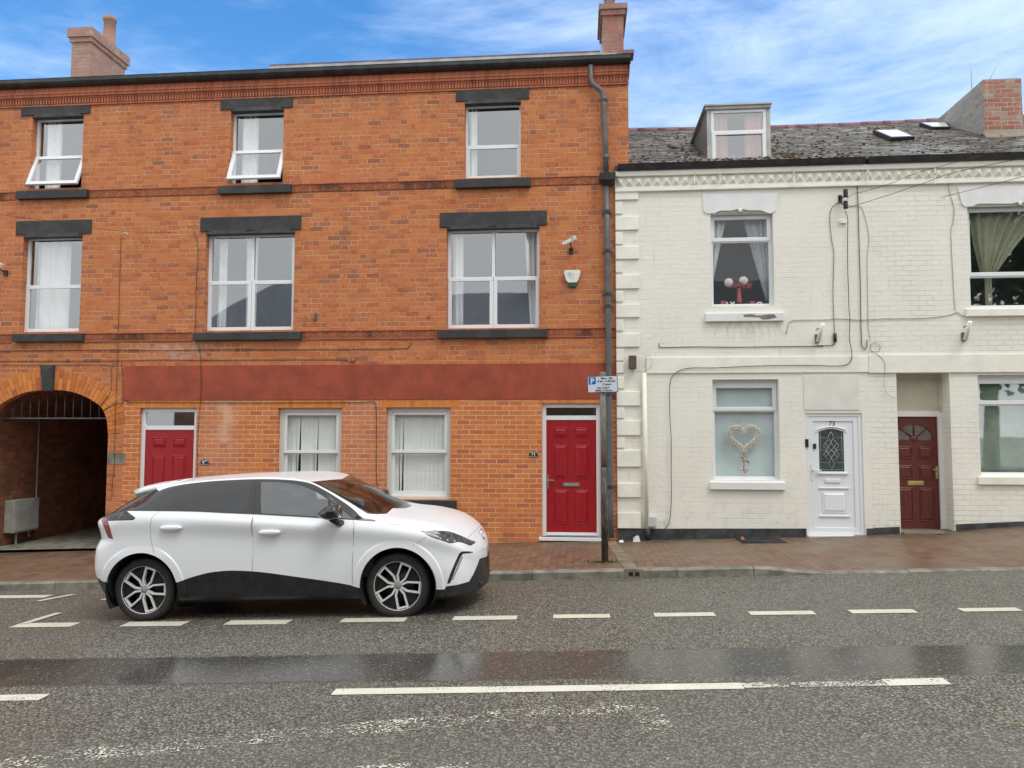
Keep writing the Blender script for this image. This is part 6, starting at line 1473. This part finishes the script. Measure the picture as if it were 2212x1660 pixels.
def toD(P_):
    Wd = P_@CMn[:3, :3].T+CMn[:3, 3]; q = Wd-np.array([0, CAMY, CZ]); d = q@fw; return np.stack([PCX+FPX*(q@rt)/d, PCY-FPX*(q@up)/d], -1)
gx = np.linspace(-2.085, 2.175, 520); gv = np.linspace(0, 12, 300); GXX, GVV = np.meshgrid(gx, gv, indexing='ij'); GPp = Sf(GXX, GVV); GD = toD(GPp)
# keep only skin facing the street side
e1 = np.gradient(GPp, axis=0); e2 = np.gradient(GPp, axis=1); NN = np.cross(e1, e2); camL = (CMi @ np.array([0, CAMY, CZ, 1]))[:3]
fac = np.sum(NN*(camL-GPp), -1); VIS = fac*np.sign(fac[260, 60]) > 0
def inv(u, v):
    d = (GD[..., 0]-u)**2+(GD[..., 1]-v)**2; d = np.where(VIS, d, 1e9); k = np.unravel_index(np.argmin(d), d.shape); x, w_ = GXX[k], GVV[k]
    for _ in range(6):
        p = toD(Sf(np.array([x, x+1e-3, x]), np.array([w_, w_, w_+1e-3]))); J = np.array([(p[1]-p[0])/1e-3, (p[2]-p[0])/1e-3]).T; e = np.array([u, v])-p[0]
        try: s = np.linalg.solve(J, e)
        except Exception: break
        if abs(s[0]) > .06 or abs(s[1]) > .8 or not np.all(np.isfinite(s)): break
        x = min(max(x+s[0], -2.089), 2.179); w_ = min(max(w_+s[1], 0), 12)
    return float(x), float(w_)
TA = (6.0327, 168.07, 993.1); TB = (6.0327, 488.9, 993.1); TC = (5.8726, 763.9, 1031.2); TW = (5.792, 198.6, 1161.1); T4 = (2.413, 168.07, 993.1)
def px(T_, pts): return [inv(a/T_[0]+T_[1], b_/T_[0]+T_[2]) for a, b_ in pts]
def vz(x, z):
    a = np.linspace(0, 8, 200); zz = Sf(np.full(200, x), a)[:, 2]; return float(np.interp(z, zz, a))
def dens(p, n=4):
    out = []; m = len(p)
    for i in range(m-1):
        p0, p1, p2, p3 = [np.array(q) for q in (p[max(i-1, 0)], p[i], p[i+1], p[min(i+2, m-1)])]
        for k in range(n): t = k/n; out.append(tuple(.5*((2*p1)+(p2-p0)*t+(2*p0-5*p1+4*p2-p3)*t*t+(3*p1-p0-3*p2+p3)*t**3)))
    out.append(tuple(p[-1])); return out
def arch(cx_, r=.387, n=40):
    pts = []
    for k in range(n+1):
        a = -.62+(pi+1.24)*k/n; x = cx_+r*cos(a); z = .345+r*sin(a)
        if z > .20: pts.append((x, vz(x, z)))
    return pts+[(pts[-1][0], -.5), (pts[0][0], -.5)]
REG = []          # (name, polygon in x,v)
aR, aF = arch(-1.335), arch(1.372)
REG.append(('hole', aR)); REG.append(('hole', aF))
belt = px(TB, [(1940, 808), (1700, 792), (1300, 772), (1000, 752), (700, 735), (350, 716), (0, 702)])+px(TA, [(1600, 684), (1300, 677), (1060, 674), (650, 672)])
can = px(TA, [(650, 672), (740, 612), (850, 540), (950, 470), (1055, 410), (1200, 358), (1340, 330), (1480, 310), (1800, 278), (2150, 260)])+px(TB, [(390, 255), (600, 256), (800, 265), (940, 278), (1060, 300), (1180, 345), (1300, 410), (1430, 490), (1560, 575), (1690, 680), (1790, 765), (1850, 775), (1940, 792), (1945, 808)])
DLO = dens(can, 3)+belt[1:]
gl_rq = px(TA, [(720, 655), (850, 565), (1000, 465), (1100, 410), (1230, 372), (1440, 340), (1330, 440), (1110, 655), (900, 655)])
gl_rd = px(TA, [(1388, 660), (1405, 485), (1480, 415), (1562, 343), (1800, 312), (2200, 291)])+px(TB, [(325, 290), (295, 480), (270, 680), (120, 684)])+px(TA, [(1800, 672), (1500, 662)])
gl_tri = px(TA, [(1225, 655), (1385, 495), (1360, 660)])
gl_fd = dens(px(TB, [(455, 292), (630, 295), (800, 308), (960, 338), (1100, 388), (1230, 458), (1322, 520)]), 3)+px(TB, [(1335, 757), (1200, 745), (900, 726), (600, 708), (455, 702)])
gl_fq = px(TB, [(1362, 562), (1480, 640), (1560, 700), (1640, 768), (1500, 766), (1365, 760)])
REG += [('glass_rq', gl_rq), ('glass_rd', gl_rd), ('glass_tri', gl_tri), ('glass_fd', gl_fd), ('glass_fq', gl_fq), ('window_trim', DLO)]
ws_n = px(TB, [(1095, 290), (1300, 385), (1500, 500), (1700, 620), (1845, 706)])
ws = [(.53, 12.6), (.50, 11)]+[ws_n[0]]+dens(ws_n, 2)[1:]+px(TC, [(300, 470), (420, 464)])+[(1.20, 10.6), (1.30, 11.4), (1.315, 12.6)]
gi = [(.585, 12.6), (.56, 11)]+px(TB, [(1190, 305), (1340, 385), (1520, 485), (1720, 605), (1850, 680)])+px(TC, [(330, 440)])+[(1.13, 10.6), (1.215, 11.4), (1.23, 12.6)]
REG += [('windscreen', gi), ('windscreen_trim', ws)]
hz_ = [(-1.52, 12.6), (-1.45, 10.2)]+px(TA, [(1055, 410), (950, 470), (850, 540), (740, 612), (648, 676), (575, 672)])+[(-1.93, 8.2), (-1.93, 12.6)]
REG.append(('rear_window', hz_))
tlc = px(TA, [(392, 802), (560, 796), (722, 790), (755, 762), (700, 720), (648, 677)])+[(-1.86, 7.2), (-1.93, 7.4), (-2.02, 6.6), (-2.03, 5.6)]+px(TA, [(318, 762), (385, 768)])
REG.append(('tail_lamp_clear', tlc))
tl = px(TA, [(385, 768), (392, 802), (425, 910), (462, 1040), (400, 1024), (350, 905), (306, 800), (312, 765)])
REG.append(('tail_lamp', tl))
cl_ = px(TW, [(1080, 562), (1200, 515), (1350, 470), (1480, 440), (1600, 425), (1750, 416), (2000, 425), (2200, 445)])+px(T4, [(1100, 606), (1300, 634), (1420, 655), (1475, 672)])
cl_ = dens(cl_, 2)+[(cl_[-1][0]+.05, -.5), (cl_[0][0]-.08, -.5), (cl_[0][0]-.08, cl_[0][1])]
REG.append(('sill_cladding', cl_))
REG.append(('rear_valance', [(-1.60, vz(-1.6, .43)), (-1.75, vz(-1.75, .435)), (-1.95, vz(-1.95, .46)), (-2.1, vz(-2.05, .5)), (-2.1, -.5), (-1.60, -.5)]))
fl = px(TC, [(1045, 1425), (1155, 1424), (1172, 1388), (1320, 1365), (1465, 1325), (1520, 1230), (1565, 1130), (1600, 1035)])
REG.append(('front_lip', fl+[(2.2, fl[-1][1]), (2.2, -.5), (fl[0][0]-.1, -.5), (fl[0][0]-.1, fl[0][1])]))
hl = px(TC, [(845, 681), (980, 676), (1130, 680), (1270, 705), (1400, 758), (1490, 798), (1550, 834), (1400, 839), (1250, 839), (1180, 828), (1100, 800), (1020, 775), (930, 735)])
REG.append(('headlamp', dens(hl+[hl[0]], 2)[:-1]))
REG.append(('intake', px(TC, [(1183, 1352), (1220, 1240), (1280, 1095), (1340, 965), (1375, 942), (1450, 940), (1512, 946), (1518, 956), (1480, 966), (1388, 972), (1355, 1020), (1290, 1170), (1222, 1350)])))
REG.append(('vent_slot', px(TC, [(1232, 1322), (1262, 1300), (1330, 1160), (1386, 1020), (1380, 1006), (1366, 1008), (1300, 1160)])))
dl1 = px(TA, [(1068, 672), (1010, 715), (972, 748), (955, 800), (946, 880), (950, 1000), (965, 1100), (990, 1215)])
dl2 = px(TB, [(385, 262), (375, 480), (355, 705), (345, 760), (340, 1000), (338, 1380)]); dl2.append((dl2[-1][0], .8))
dl3 = px(TB, [(1630, 650), (1650, 790), (1665, 870), (1655, 1100), (1640, 1375)]); dl3.append((dl3[-1][0]-.005, 1.2))
REG.append(('rear_door', dl1[:1]+dens(dl1, 2)[1:]+[(dl1[-1][0]+.05, 2.8), (dl1[-1][0]+.35, 1.0), (dl2[-1][0], .8)]+dl2[::-1]))
REG.append(('front_door', dl2+[(dl3[-1][0], 1.0)]+dl3[::-1]+px(TB, [(1500, 540), (1300, 420)])))
VS = .115          # metres per row, so the parameter plane is roughly to scale
vs, es = [], []
def addloop(p, closed=True):
    b = len(vs); q = [(a, w_*VS) for a, w_ in p]; vs.extend(Vector(t) for t in q); n = len(q)
    for i in range(n if closed else n-1): es.append((b+i, b+(i+1) % n))
dom = [(gx_, 0) for gx_ in np.linspace(-2.09, 2.18, 120)]+[(2.18, w_) for w_ in np.linspace(.3, 11.7, 40)]+[(gx_, 12) for gx_ in np.linspace(2.18, -2.09, 120)]+[(-2.09, w_) for w_ in np.linspace(11.7, .3, 40)]
addloop(dom)
def clipv(p): return [(min(max(a, -2.09), 2.18), min(max(w_, 0.0), 12.0)) for a, w_ in p]
REGc = [(n_, clipv(p)) for n_, p in REG]
for n_, p in REGc: addloop(p)
for cx_ in (-1.335, 1.372):
    for r_ in (.452, .458, .466, .474, .480):
        ring = [(cx_+r_*cos(a), .345+r_*sin(a)) for a in np.linspace(-.1, pi+.1, 48)]; ring = [(a, vz(a, b_)) for a, b_ in ring if b_ < .835 and -2.05 < a < 2.15]
        addloop(clipv(ring), False)
xs_g = list(np.arange(-2.05, 1.6, .034))+list(np.arange(1.6, 2.17, .022))
for xg in xs_g:
    for w_ in np.arange(.28, 11.9, .30): vs.append(Vector((xg+rnd.uniform(-.002, .002), w_*VS)))
res = delaunay_2d_cdt(vs, es, [], 0, 1e-4); V2, F2 = res[0], res[2]
Vx = np.array([p.x for p in V2]); Vv = np.array([p.y/VS for p in V2]); P3 = Sf(np.clip(Vx, -2.09, 2.18), Vv)
e_ = 2e-3; Pu = Sf(np.clip(Vx+e_, -2.09, 2.18), Vv)-Sf(np.clip(Vx-e_, -2.09, 2.18), Vv); Pw = Sf(np.clip(Vx, -2.09, 2.18), Vv+.02)-Sf(np.clip(Vx, -2.09, 2.18), Vv-.02)
Nn = np.cross(Pu, Pw); Nn /= np.maximum(np.linalg.norm(Nn, axis=1, keepdims=True), 1e-12)
Nn *= np.where((Nn[:, 1] > 0) & (Vv < 8) & (np.abs(Vx) < 1.9), -1, 1)[:, None]
if Nn[np.argmin((Vx)**2+(Vv-3)**2)][1] > 0: Nn = -Nn
flip = np.sum(np.cross(Pu, Pw)[np.argmin((Vx)**2+(Vv-3)**2)]*np.array([0, -1, 0])) > 0
Nn = np.cross(Pu, Pw)*(1 if flip else -1); Nn /= np.maximum(np.linalg.norm(Nn, axis=1, keepdims=True), 1e-12)
parts = {}
for f in F2:
    c = sum((V2[i] for i in f), Vector((0, 0)))/len(f); q = (c.x, c.y/VS); nm = 'body'
    if not (0 <= q[1] <= 12) or not (-2.091 < q[0] < 2.181): continue
    for n_, p in REGc:
        if inside(q, p): nm = n_; break
    if nm == 'hole': continue
    parts.setdefault(nm, []).append(tuple(f))
def mat_carpaint():
    b = NB('white car paint'); x, y, z = b.xyz(); dirt = b.math('MULTIPLY', b.smooth(z, .55, .25), b.smooth(b.noise(14, 5, .7), .4, .7))
    sp = b.smooth(b.noise(160, 2, .5), .70, .76)
    c = b.mix(b.math('MULTIPLY', dirt, .3), (.84, .875, .92), (.4, .38, .34)); return b.set(c, .30, 0, b.bump(sp, .002, .25), .5, Coat_Weight=.45, Coat_Roughness=.03)
M_['car'] = mat_carpaint()
M_['clad'] = plain('black textured cladding', (.016, .018, .020), .34, 0, .3, 12, .4); M_['gloss'] = plain('gloss black trim', (.012, .012, .014), .10, 0, .1, 5, 0, .5, .6)
M_['lampc'] = plain('smoked headlamp', (.060, .064, .070), .08, .1, .6, 22); M_['tailc'] = plain('red tail lamp', (.30, .055, .06), .12, 0, .4, 12, 0, .5, .8); M_['tyre'] = plain('tyre rubber', (.028, .027, .026), .75, 0, .25, 16, .5)
M_['alloy'] = plain('silver alloy', (.80, .81, .83), .32, .2, .08); M_['inner'] = plain('dark car interior', (.035, .036, .04), .8, 0, .2); M_['seatf'] = plain('grey seat', (.10, .105, .11), .7, 0, .2); M_['tub'] = plain('black wheel well', (.010, .010, .010), .9, 0, .2)
CAR = bpy.data.objects.new('car', None); link(CAR); CAR.matrix_world = CM; tag(CAR, 'white five door hatchback parked at the kerb in front of the brick building', 'car')
def skin(name, keys, mat, parent, both=True, push=0.0, sides=(1, -1)):
    Vs, Fs, Ns, Mi = [], [], [], []
    for sd in sides:
        mp = {}
        for ki, k in enumerate(keys):
            for f in parts.get(k, []):
                q = []
                for i in f:
                    if i not in mp: mp[i] = len(Vs); p = P3[i]+Nn[i]*push; n_ = Nn[i]; Vs.append((p[0], p[1]*sd, p[2])); Ns.append((n_[0], n_[1]*sd, n_[2]))
                    q.append(mp[i])
                a, b_, c = [Vector(Vs[j]) for j in q[:3]]; n_ = (b_-a).cross(c-a)
                if n_.dot(Vector(Ns[q[0]])) < 0: q = q[::-1]
                Fs.append(q); Mi.append(ki)
    me = bpy.data.meshes.new(name); me.from_pydata(Vs, [], Fs); me.update()
    for m in (mat if isinstance(mat, list) else [mat]): me.materials.append(m)
    if isinstance(mat, list): me.polygons.foreach_set('material_index', Mi)
    me.polygons.foreach_set('use_smooth', [True]*len(Fs)); me.normals_split_custom_set_from_vertices([Vector(n_) for n_ in Ns])
    o = bpy.data.objects.new(name, me); link(o); o.parent = parent; return o
body = skin('body', ['body'], M_['car'], CAR)
parts['head'] = [f for f in parts['body'] if all(Vv[i] > 6.4 and -1.7 < Vx[i] < 1.15 for i in f)]
skin('headliner', ['head'], M_['inner'], CAR, push=-.018)
for sd in (1, -1):
    s1_ = (sd,)
    tr = skin('window_trim', ['window_trim', 'glass_tri'], [M_['gloss'], M_['gloss']], CAR, sides=s1_)
    skin('rear_quarter_glass', ['glass_rq'], M_['privacy'], CAR, sides=s1_)
    d1 = skin('rear_door', ['rear_door'], M_['car'], CAR, sides=s1_); skin('rear_door_glass', ['glass_rd'], M_['privacy'], d1, sides=s1_)
    d2 = skin('front_door', ['front_door'], M_['car'], CAR, sides=s1_); skin('front_door_glass', ['glass_fd'], M_['carglass'], d2, sides=s1_); skin('quarter_glass', ['glass_fq'], M_['carglass'], d2, sides=s1_)
    skin('sill_cladding', ['sill_cladding'], M_['clad'], CAR, sides=s1_); skin('tail_lamp', ['tail_lamp'], M_['tailc'], CAR, sides=s1_); skin('headlamp', ['headlamp'], M_['lampc'], CAR, sides=s1_); skin('tail_lamp_cover', ['tail_lamp_clear'], M_['lampc'], CAR, sides=s1_)
    skin('air_intake', ['intake'], M_['gloss'], CAR, sides=s1_); skin('vent_slot', ['vent_slot'], M_['grey'], CAR, sides=s1_)
    # door handles
    for T_, p in ((T4, (486, 358)), (T4, (999, 381))):
        x, w_ = px(T_, [p])[0]; P_ = Sf(np.array([x]), np.array([w_]))[0]
        mb = MB(); mb.blob((P_[0]+.005, (P_[1]-.016)*sd, P_[2]+.004), (.118, .026, .024), 20, 10, .75); mb.blob((P_[0]-.0, (P_[1]-.004)*sd, P_[2]-.02), (.085, .010, .022), 16, 8); mb.build('door_handle', M_['car'], d1 if p[0] < 700 else d2, local=True)
skin('rear_valance', ['rear_valance'], M_['clad'], CAR); skin('front_lip', ['front_lip'], M_['clad'], CAR, push=.006)
skin('windscreen', ['windscreen'], M_['screen'], CAR); skin('windscreen_trim', ['windscreen_trim'], M_['gloss'], CAR); skin('rear_window', ['rear_window'], M_['gloss'], CAR)
def seam(p, name='door_seam', r=.0022, n=6):
    for sd in (1, -1):
        q = dens(p, n); a = Sf(np.array([t[0] for t in q]), np.array([t[1] for t in q])); mb = MB(); mb.tube([(t[0], (t[1]+.0008)*sd, t[2]) for t in a], r, 4); mb.build(name, M_['black'], CAR, local=True)
seam(dl1); seam(dl2); seam(dl3)
seam(px(TC, [(925, 760), (830, 815), (725, 895)]), 'bumper_seam', .0016); seam(px(TC, [(1450, 765), (1500, 715), (1560, 665)]), 'bonnet_seam', .0016); seam(px(TC, [(375, 495), (420, 550), (470, 585), (600, 600)])+[], 'bonnet_seam', .0016)
# underbody, wheel wells, floor
mb = MB(); mb.box(-.88, -.80, .20, .90, .80, .30); mb.box(-1.9, -.55, .22, 2.0, .55, .75); mb.box(-.9, -.80, .24, .92, .80, .42); mb.build('underbody', M_['tub'], CAR, local=True)
for cx_ in (-1.335, 1.372):
    for sd in (1, -1):
        mb = MB(); n = 28; vsn = []
        for k in range(n+1):
            a = -.5+(pi+1.0)*k/n; 
            for yy in (-.905, -.55): vsn.append((cx_+.392*cos(a), yy*sd+(.0), .345+.392*sin(a)))
        mb.add(vsn, [(2*k, 2*k+1, 2*k+3, 2*k+2) for k in range(n)]); mb.add([(cx_-.42, -.56*sd, .1), (cx_+.42, -.56*sd, .1), (cx_+.42, -.56*sd, .78), (cx_-.42, -.56*sd, .78)], [(0, 1, 2, 3)])
        mb.build('wheel_well', M_['tub'], CAR, local=True)
# cabin: bulkheads, dashboard, seats, wheel
mb = MB(); mb.box(-1.75, -.78, .9, -.78, .78, .95); mb.add([(-1.0, -.62, .95), (-1.0, .62, .95), (-1.0, .5, 1.38), (-1.0, -.5, 1.38)], [(0, 1, 2, 3)]) ; mb.box(.62, -.74, .55, 1.12, .74, .97); mb.box(-.85, -.80, .42, 1.1, -.74, 1.0); mb.box(-.85, .74, .42, 1.1, .80, 1.0); mb.build('cabin', M_['inner'], CAR, local=True, bevel=.02)
for sx, sy in ((-.05, -.37), (-.05, .37), (-.85, -.36), (-.85, .36)):
    mb = MB(); R = Matrix.Translation((sx-.12, sy, .58)) @ Matrix.Rotation(radians(-16), 4, 'Y')
    mb.blob((0, 0, .34), (.09, .25, .36), 16, 10, .55, T=R); mb.blob((.01, 0, .80), (.055, .13, .10), 14, 8, .6, T=R); mb.box(-.015, -.06, .6, .01, .06, .75, T=R); mb.blob((sx+.16, sy, .56), (.28, .25, .09), 16, 8, .5); mb.build('seat', M_['seatf'], CAR, local=True)
mb = MB(); R = Matrix.Translation((.52, -.37, .98)) @ Matrix.Rotation(radians(25), 4, 'Y'); mb.tube([R @ Vector((0, .18*cos(a), .18*sin(a))) for a in [2*pi*k/28 for k in range(28)]], .016, 8, closed=True); mb.box(-.01, -.17, -.02, .01, .17, .02, T=R); mb.build('steering_wheel', M_['inner'], CAR, local=True)
mb = MB(); mb.blob((.62, 0, 1.30), (.02, .12, .035), 12, 8, .7); mb.build('rear_view_mirror', M_['black'], CAR, local=True)
# spoiler
def spoiler():
    mb = MB(); st = [(-1.15, 1.456, .012, .58), (-1.30, 1.446, .018, .60), (-1.45, 1.430, .03, .60), (-1.60, 1.402, .03, .585), (-1.71, 1.372, .018, .56)]
    secs = []
    for x, zt_, th_, wv in st:
        sec = []
        for k in range(17):
            t = -1+2*k/16; y = wv*math.copysign(1-(1-abs(t))**1.3, t); dz = -.035*abs(t)**3.0; sec.append((x+.10*abs(t)**4, y, zt_+dz))
        low = [(p[0]+.005, p[1]*.985, p[2]-th_-.02) for p in sec[::-1]]; secs.append(sec+low)
    n = len(secs[0]); vs_ = [p for s_ in secs for p in s_]; fs = [(i*n+k, i*n+(k+1) % n, (i+1)*n+(k+1) % n, (i+1)*n+k) for i in range(len(secs)-1) for k in range(n)]
    fs.append(tuple(range(n))[::-1]); fs.append(tuple((len(secs)-1)*n+k for k in range(n))); mb.add(vs_, fs, 0, .5, True); mb.build('spoiler', M_['car'], CAR, local=True)
    mb = MB()
    for sd in (1, -1): mb.add([(-1.32, -.60*sd, 1.37), (-1.58, -.55*sd, 1.345), (-1.60, -.57*sd, 1.27), (-1.50, -.63*sd, 1.24)], [(0, 1, 2, 3)])
    mb.build('spoiler_fin', M_['gloss'], CAR, local=True)
spoiler()
# mirrors
for sd in (1, -1):
    T = Matrix.Translation((.70, -1.005*sd, 1.095)) @ Matrix.Rotation(radians(-6), 4, 'Y')
    mb = MB(); vs_ = []; n, m = 20, 10
    for j in range(m+1):
        s_ = j/m; x = -.115+.23*s_; rz_ = .088*(1-(1-min(1, s_*1.25+.0))**2.2)*(1-.30*max(0, s_-.6)**1.2) if s_ > 0 else .004; ry_ = .115*(rz_/.088)
        for k in range(n): a = 2*pi*k/n; c_, s2 = cos(a), sin(a); vs_.append(T @ Vector((x+.03*s2*0, ry_*math.copysign(abs(c_)**.8, c_), rz_*math.copysign(abs(s2)**.85, s2)*(1 if s2 > 0 else .75))))
    fs = [(j*n+k, j*n+(k+1) % n, (j+1)*n+(k+1) % n, (j+1)*n+k) for j in range(m) for k in range(n)]; fs.append(tuple(range(n))[::-1]); fs.append(tuple(m*n+k for k in range(n)))
    mb.add(vs_, fs, 0, .5, True); mb.build('wing_mirror', M_['gloss'], CAR, local=True)
    mb = MB(); mb.tube([(.74, -1.0*sd, 1.05), (.78, -.95*sd, 1.0), (.80, -.88*sd, .985)], [.04, .032, .036], 10); mb.build('mirror_stalk', M_['black'], CAR, local=True)
# number plate, badge
def nose_pt(y, z):
    best = None
    for xx in np.linspace(1.7, 2.18, 200):
        a = np.linspace(0, 12, 60); q = Sf(np.full(60, xx), a); k = np.argmin(np.abs(q[:, 2]-z)); 
        if -q[k, 1] <= abs(y)+1e-3: best = xx; break
    return best or 2.18
mb = MB(); mb.box(2.13, -.26, .43, 2.15, .26, .55); pl_ = mb.build('number_plate', M_['white'], CAR, local=True, bevel=.003)
mb = MB()
for k in (-.21, -.14, -.07, .04, .11, .18): mb.box(2.1501, k-.018, .455, 2.1515, k+.018, .53)
mb.build('plate_characters', M_['ink'], pl_, local=True)
mb = MB(); pts = [(2.135+.02*sin(2*pi*k/8+.39)*-1, .075*cos(2*pi*k/8+.39), .735+.06*sin(2*pi*k/8+.39)) for k in range(8)]; mb.tube(pts, .006, 6, closed=True); mb.build('badge', M_['chrome'], CAR, local=True)
mb = MB(); mb.prism([(1.95, .235), (2.12, .30), (2.165, .27), (2.155, .235), (2.05, .205)], -.42, .42); mb.build('front_splitter', M_['clad'], CAR, local=True, bevel=.01)
# lamp inner details
for sd in (1, -1):
    mb = MB()
    for p in ((1100, 785), (1190, 805), (1280, 818)):
        x, w_ = px(TC, [p])[0]; P_ = Sf(np.array([x]), np.array([w_]))[0]; mb.blob((P_[0], (P_[1]-.001)*sd, P_[2]), (.012, .008, .015), 10, 6)
    x, w_ = px(TC, [(1050, 715)])[0]; q = px(TC, [(960, 695), (1050, 712), (1120, 738)]); a = Sf(np.array([t[0] for t in q]), np.array([t[1] for t in q])); mb.tube([(t[0], (t[1]-.001)*sd, t[2]) for t in a], .005, 6); mb.build('lamp_elements', M_['chrome'], CAR, local=True)
# wheels
def wheel(cx_, sd, rot):
    y0 = -.80*sd; c = (cx_, y0, .334); t = bpy.data.objects.new('wheel', bpy.data.meshes.new('wheel'))
    mb = MB(); o = lambda q: [(r, h*sd) for r, h in q]
    mb.lathe(o([(.235, -.012), (.250, -.030), (.262, -.036), (.300, -.034), (.322, -.020), (.331, -.002), (.334, .02), (.334, .16), (.331, .185), (.315, .205), (.255, .21), (.235, .19)]), c, 'y', 72); tyre = mb.build('wheel', M_['tyre'], CAR, local=True)
    mb = MB(); mb.lathe(o([(.236, .19), (.225, .15), (.222, .03), (.236, -.010), (.243, -.020)]), c, 'y', 64); mb.lathe(o([(.0, .06), (.17, .06), (.17, .075), (0, .075)]), c, 'y', 40, 0); mb.build('barrel', M_['black'], tyre, local=True)
    mb = MB(); mb.lathe(o([(.236, -.012), (.246, -.026), (.2515, -.024), (.2515, -.012)]), c, 'y', 72); mb.build('rim_lip', M_['alloy'], tyre, local=True)
    sp = MB(); bk = MB(); R0 = Matrix.Translation(c)
    for k in range(5):
        a = radians(rot)+2*pi*k/5; R = R0 @ Matrix.Rotation(-a, 4, 'Y')
        def bar_(p, q, w_, y_0, y_1, mbx, w2=None):
            p, q = Vector(p), Vector(q); d = (q-p).normalized(); nn = Vector((-d.y, d.x)); w2 = w2 or w_
            loop = [p-nn*w_/2, q-nn*w2/2, q+nn*w2/2, p+nn*w_/2]; mbx.prism([(v.x, v.y) for v in loop], y_0*sd, y_1*sd, T=R)
        for sg in (1, -1):
            bar_((.035, sg*.012), (.098, sg*.046), .020, -.016, .02, sp); bar_((.094, sg*.044), (.238, sg*.052), .018, -.017, .02, sp)
        bar_((.225, -.05), (.225, .05), .018, -.0155, .02, sp)
        # gloss black web between the loops
        bk.prism([(.03, .0), (.10, .045), (.15, .055), (.236, .062), (.228*cos(.6), .228*sin(.6))][:4]+[(.236*cos(t), .236*sin(t)) for t in (.32, .45, .6, .63)]+[(.12*cos(.63), .12*sin(.63)), (.045*cos(.63), .045*sin(.63))], .004*sd, .03*sd, T=R)
        bk.prism([(.03, -.0), (.10, -.045), (.15, -.055), (.236, -.062)]+[(.236*cos(t), -.236*sin(t)) for t in (.32, .45, .6, .63)]+[(.12*cos(.63), -.12*sin(.63)), (.045*cos(.63), -.045*sin(.63))], .004*sd, .03*sd, T=R)
    sp.build('spokes', M_['alloy'], tyre, local=True, bevel=.003); bk.build('spoke_webs', M_['tub'], tyre, local=True)
    mb = MB(); mb.lathe(o([(.0, -.022), (.022, -.021), (.028, -.014), (.04, -.010), (.045, .02)]), c, 'y', 24); mb.build('hub_cap', M_['grey'], tyre, local=True)
    return tyre
wheel(-1.355, 1, 0); wheel(1.355, 1, -6); wheel(-1.355, -1, 20); wheel(1.355, -1, 40)

# ------------------------------------------------------------------ houses across the street (behind the camera, seen in the window panes)
def opp(x0, x1, ez, rz_, mat, hip, label, bay=True):
    y0, y1 = -16.0, -24.0; t = empty('house_opposite', ((x0+x1)/2, y0, 0), label, 'house'); mb = MB(); zb_ = gz((x0+x1)/2, -16)-.6
    mb.box(x0, y1, zb_, x1, y0, ez); mb.build('wall', M_[mat], t)
    mb = MB(); h = hip; ym = (y0+y1)/2
    vs_ = [(x0-.2, y0+.3, ez), (x1+.2, y0+.3, ez), (x1+.2, y1-.3, ez), (x0-.2, y1-.3, ez), (x0+h, ym, rz_), (x1-h, ym, rz_)]
    mb.add(vs_, [(0, 1, 5, 4), (1, 2, 5), (2, 3, 4, 5), (3, 0, 4), (3, 2, 1, 0)]); rf = mb.build('roof', M_['slate2'], t)
    for k in range(int((x1-x0)/2.4)):
        xc_ = x0+1.2+2.4*k
        for zc_ in (zb_+1.9, zb_+4.4):
            mb = MB(); frame_mb(mb, xc_-.5, zc_-.6, xc_+.5, zc_+.6, .06, y0, y0+.04); w_ = mb.build('window', M_['upvc'], t); mb = MB(); mb.box(xc_-.44, y0+.005, zc_-.54, xc_+.44, y0+.02, zc_+.54); mb.build('pane', M_['gloss'], w_)
    return t, rf
opp(-16, -6.2, 5.5, 8.6, 'obrick', 2.5, 'brown brick house with hipped slate roof across the street, reflected at left')
t_, r_ = opp(-5.6, 2.2, 5.3, 7.9, 'obrick', 0, 'lower brown brick house across the street with a tall side chimney')
opp(2.4, 11, 5.9, 8.3, 'obrick', 2.0, 'taller brown brick house across the street at the right')
mb = MB(); mb.box(-2.2, -20.6, 6.5, -1.2, -19.4, 10.2); mb.box(-2.3, -20.7, 10.2, -1.1, -19.3, 10.4); mb.build('chimney', M_['obrick'], t_)

def tree(x, y, h, seed):
    r_ = random.Random(seed); g = gz(x, -14); t = empty('tree', (x, y, g), 'tall leafy tree across the street, reflected in the windows at the right', 'tree')
    mb = MB(); mb.tube([(x, y, g-.2), (x+.1, y, g+h*.3), (x-.1, y+.1, g+h*.6), (x, y, g+h*.85)], [.28, .2, .12, .04], 10)
    for k in range(9): a = 2.4*k; z0 = g+h*(.28+.05*k); mb.tube([(x, y, z0), (x+1.1*cos(a), y+1.1*sin(a), z0+.7), (x+2.0*cos(a), y+2.0*sin(a), z0+1.7)], [.09, .05, .02], 6)
    mb.build('trunk', M_['leaf'], t); mb = MB(); cl = [(x+r_.uniform(-2.3, 2.3), y+r_.uniform(-2, 2), g+h*r_.uniform(.28, .95), r_.uniform(.5, 1.1)) for _ in range(75)]
    for cx_, cy_, cz_, cr_ in cl:
        for k in range(90):
            p = Vector((r_.gauss(0, 1), r_.gauss(0, 1), r_.gauss(0, 1))).normalized()*cr_*r_.uniform(.5, 1); q = Vector((cx_, cy_, cz_))+p; u_ = Vector((r_.uniform(-1, 1), r_.uniform(-1, 1), r_.uniform(-1, 1))).normalized()*.16; v_ = u_.orthogonal().normalized()*.10
            mb.add([q-u_, q+v_, q+u_, q-v_], [(0, 1, 2, 3)])
    mb.build('crown', M_['foliage'], t)
M_['foliage'] = plain('green leaves', (.035, .075, .02), .6, 0, .4, 3)
tree(15.0, -16.5, 11, 5)
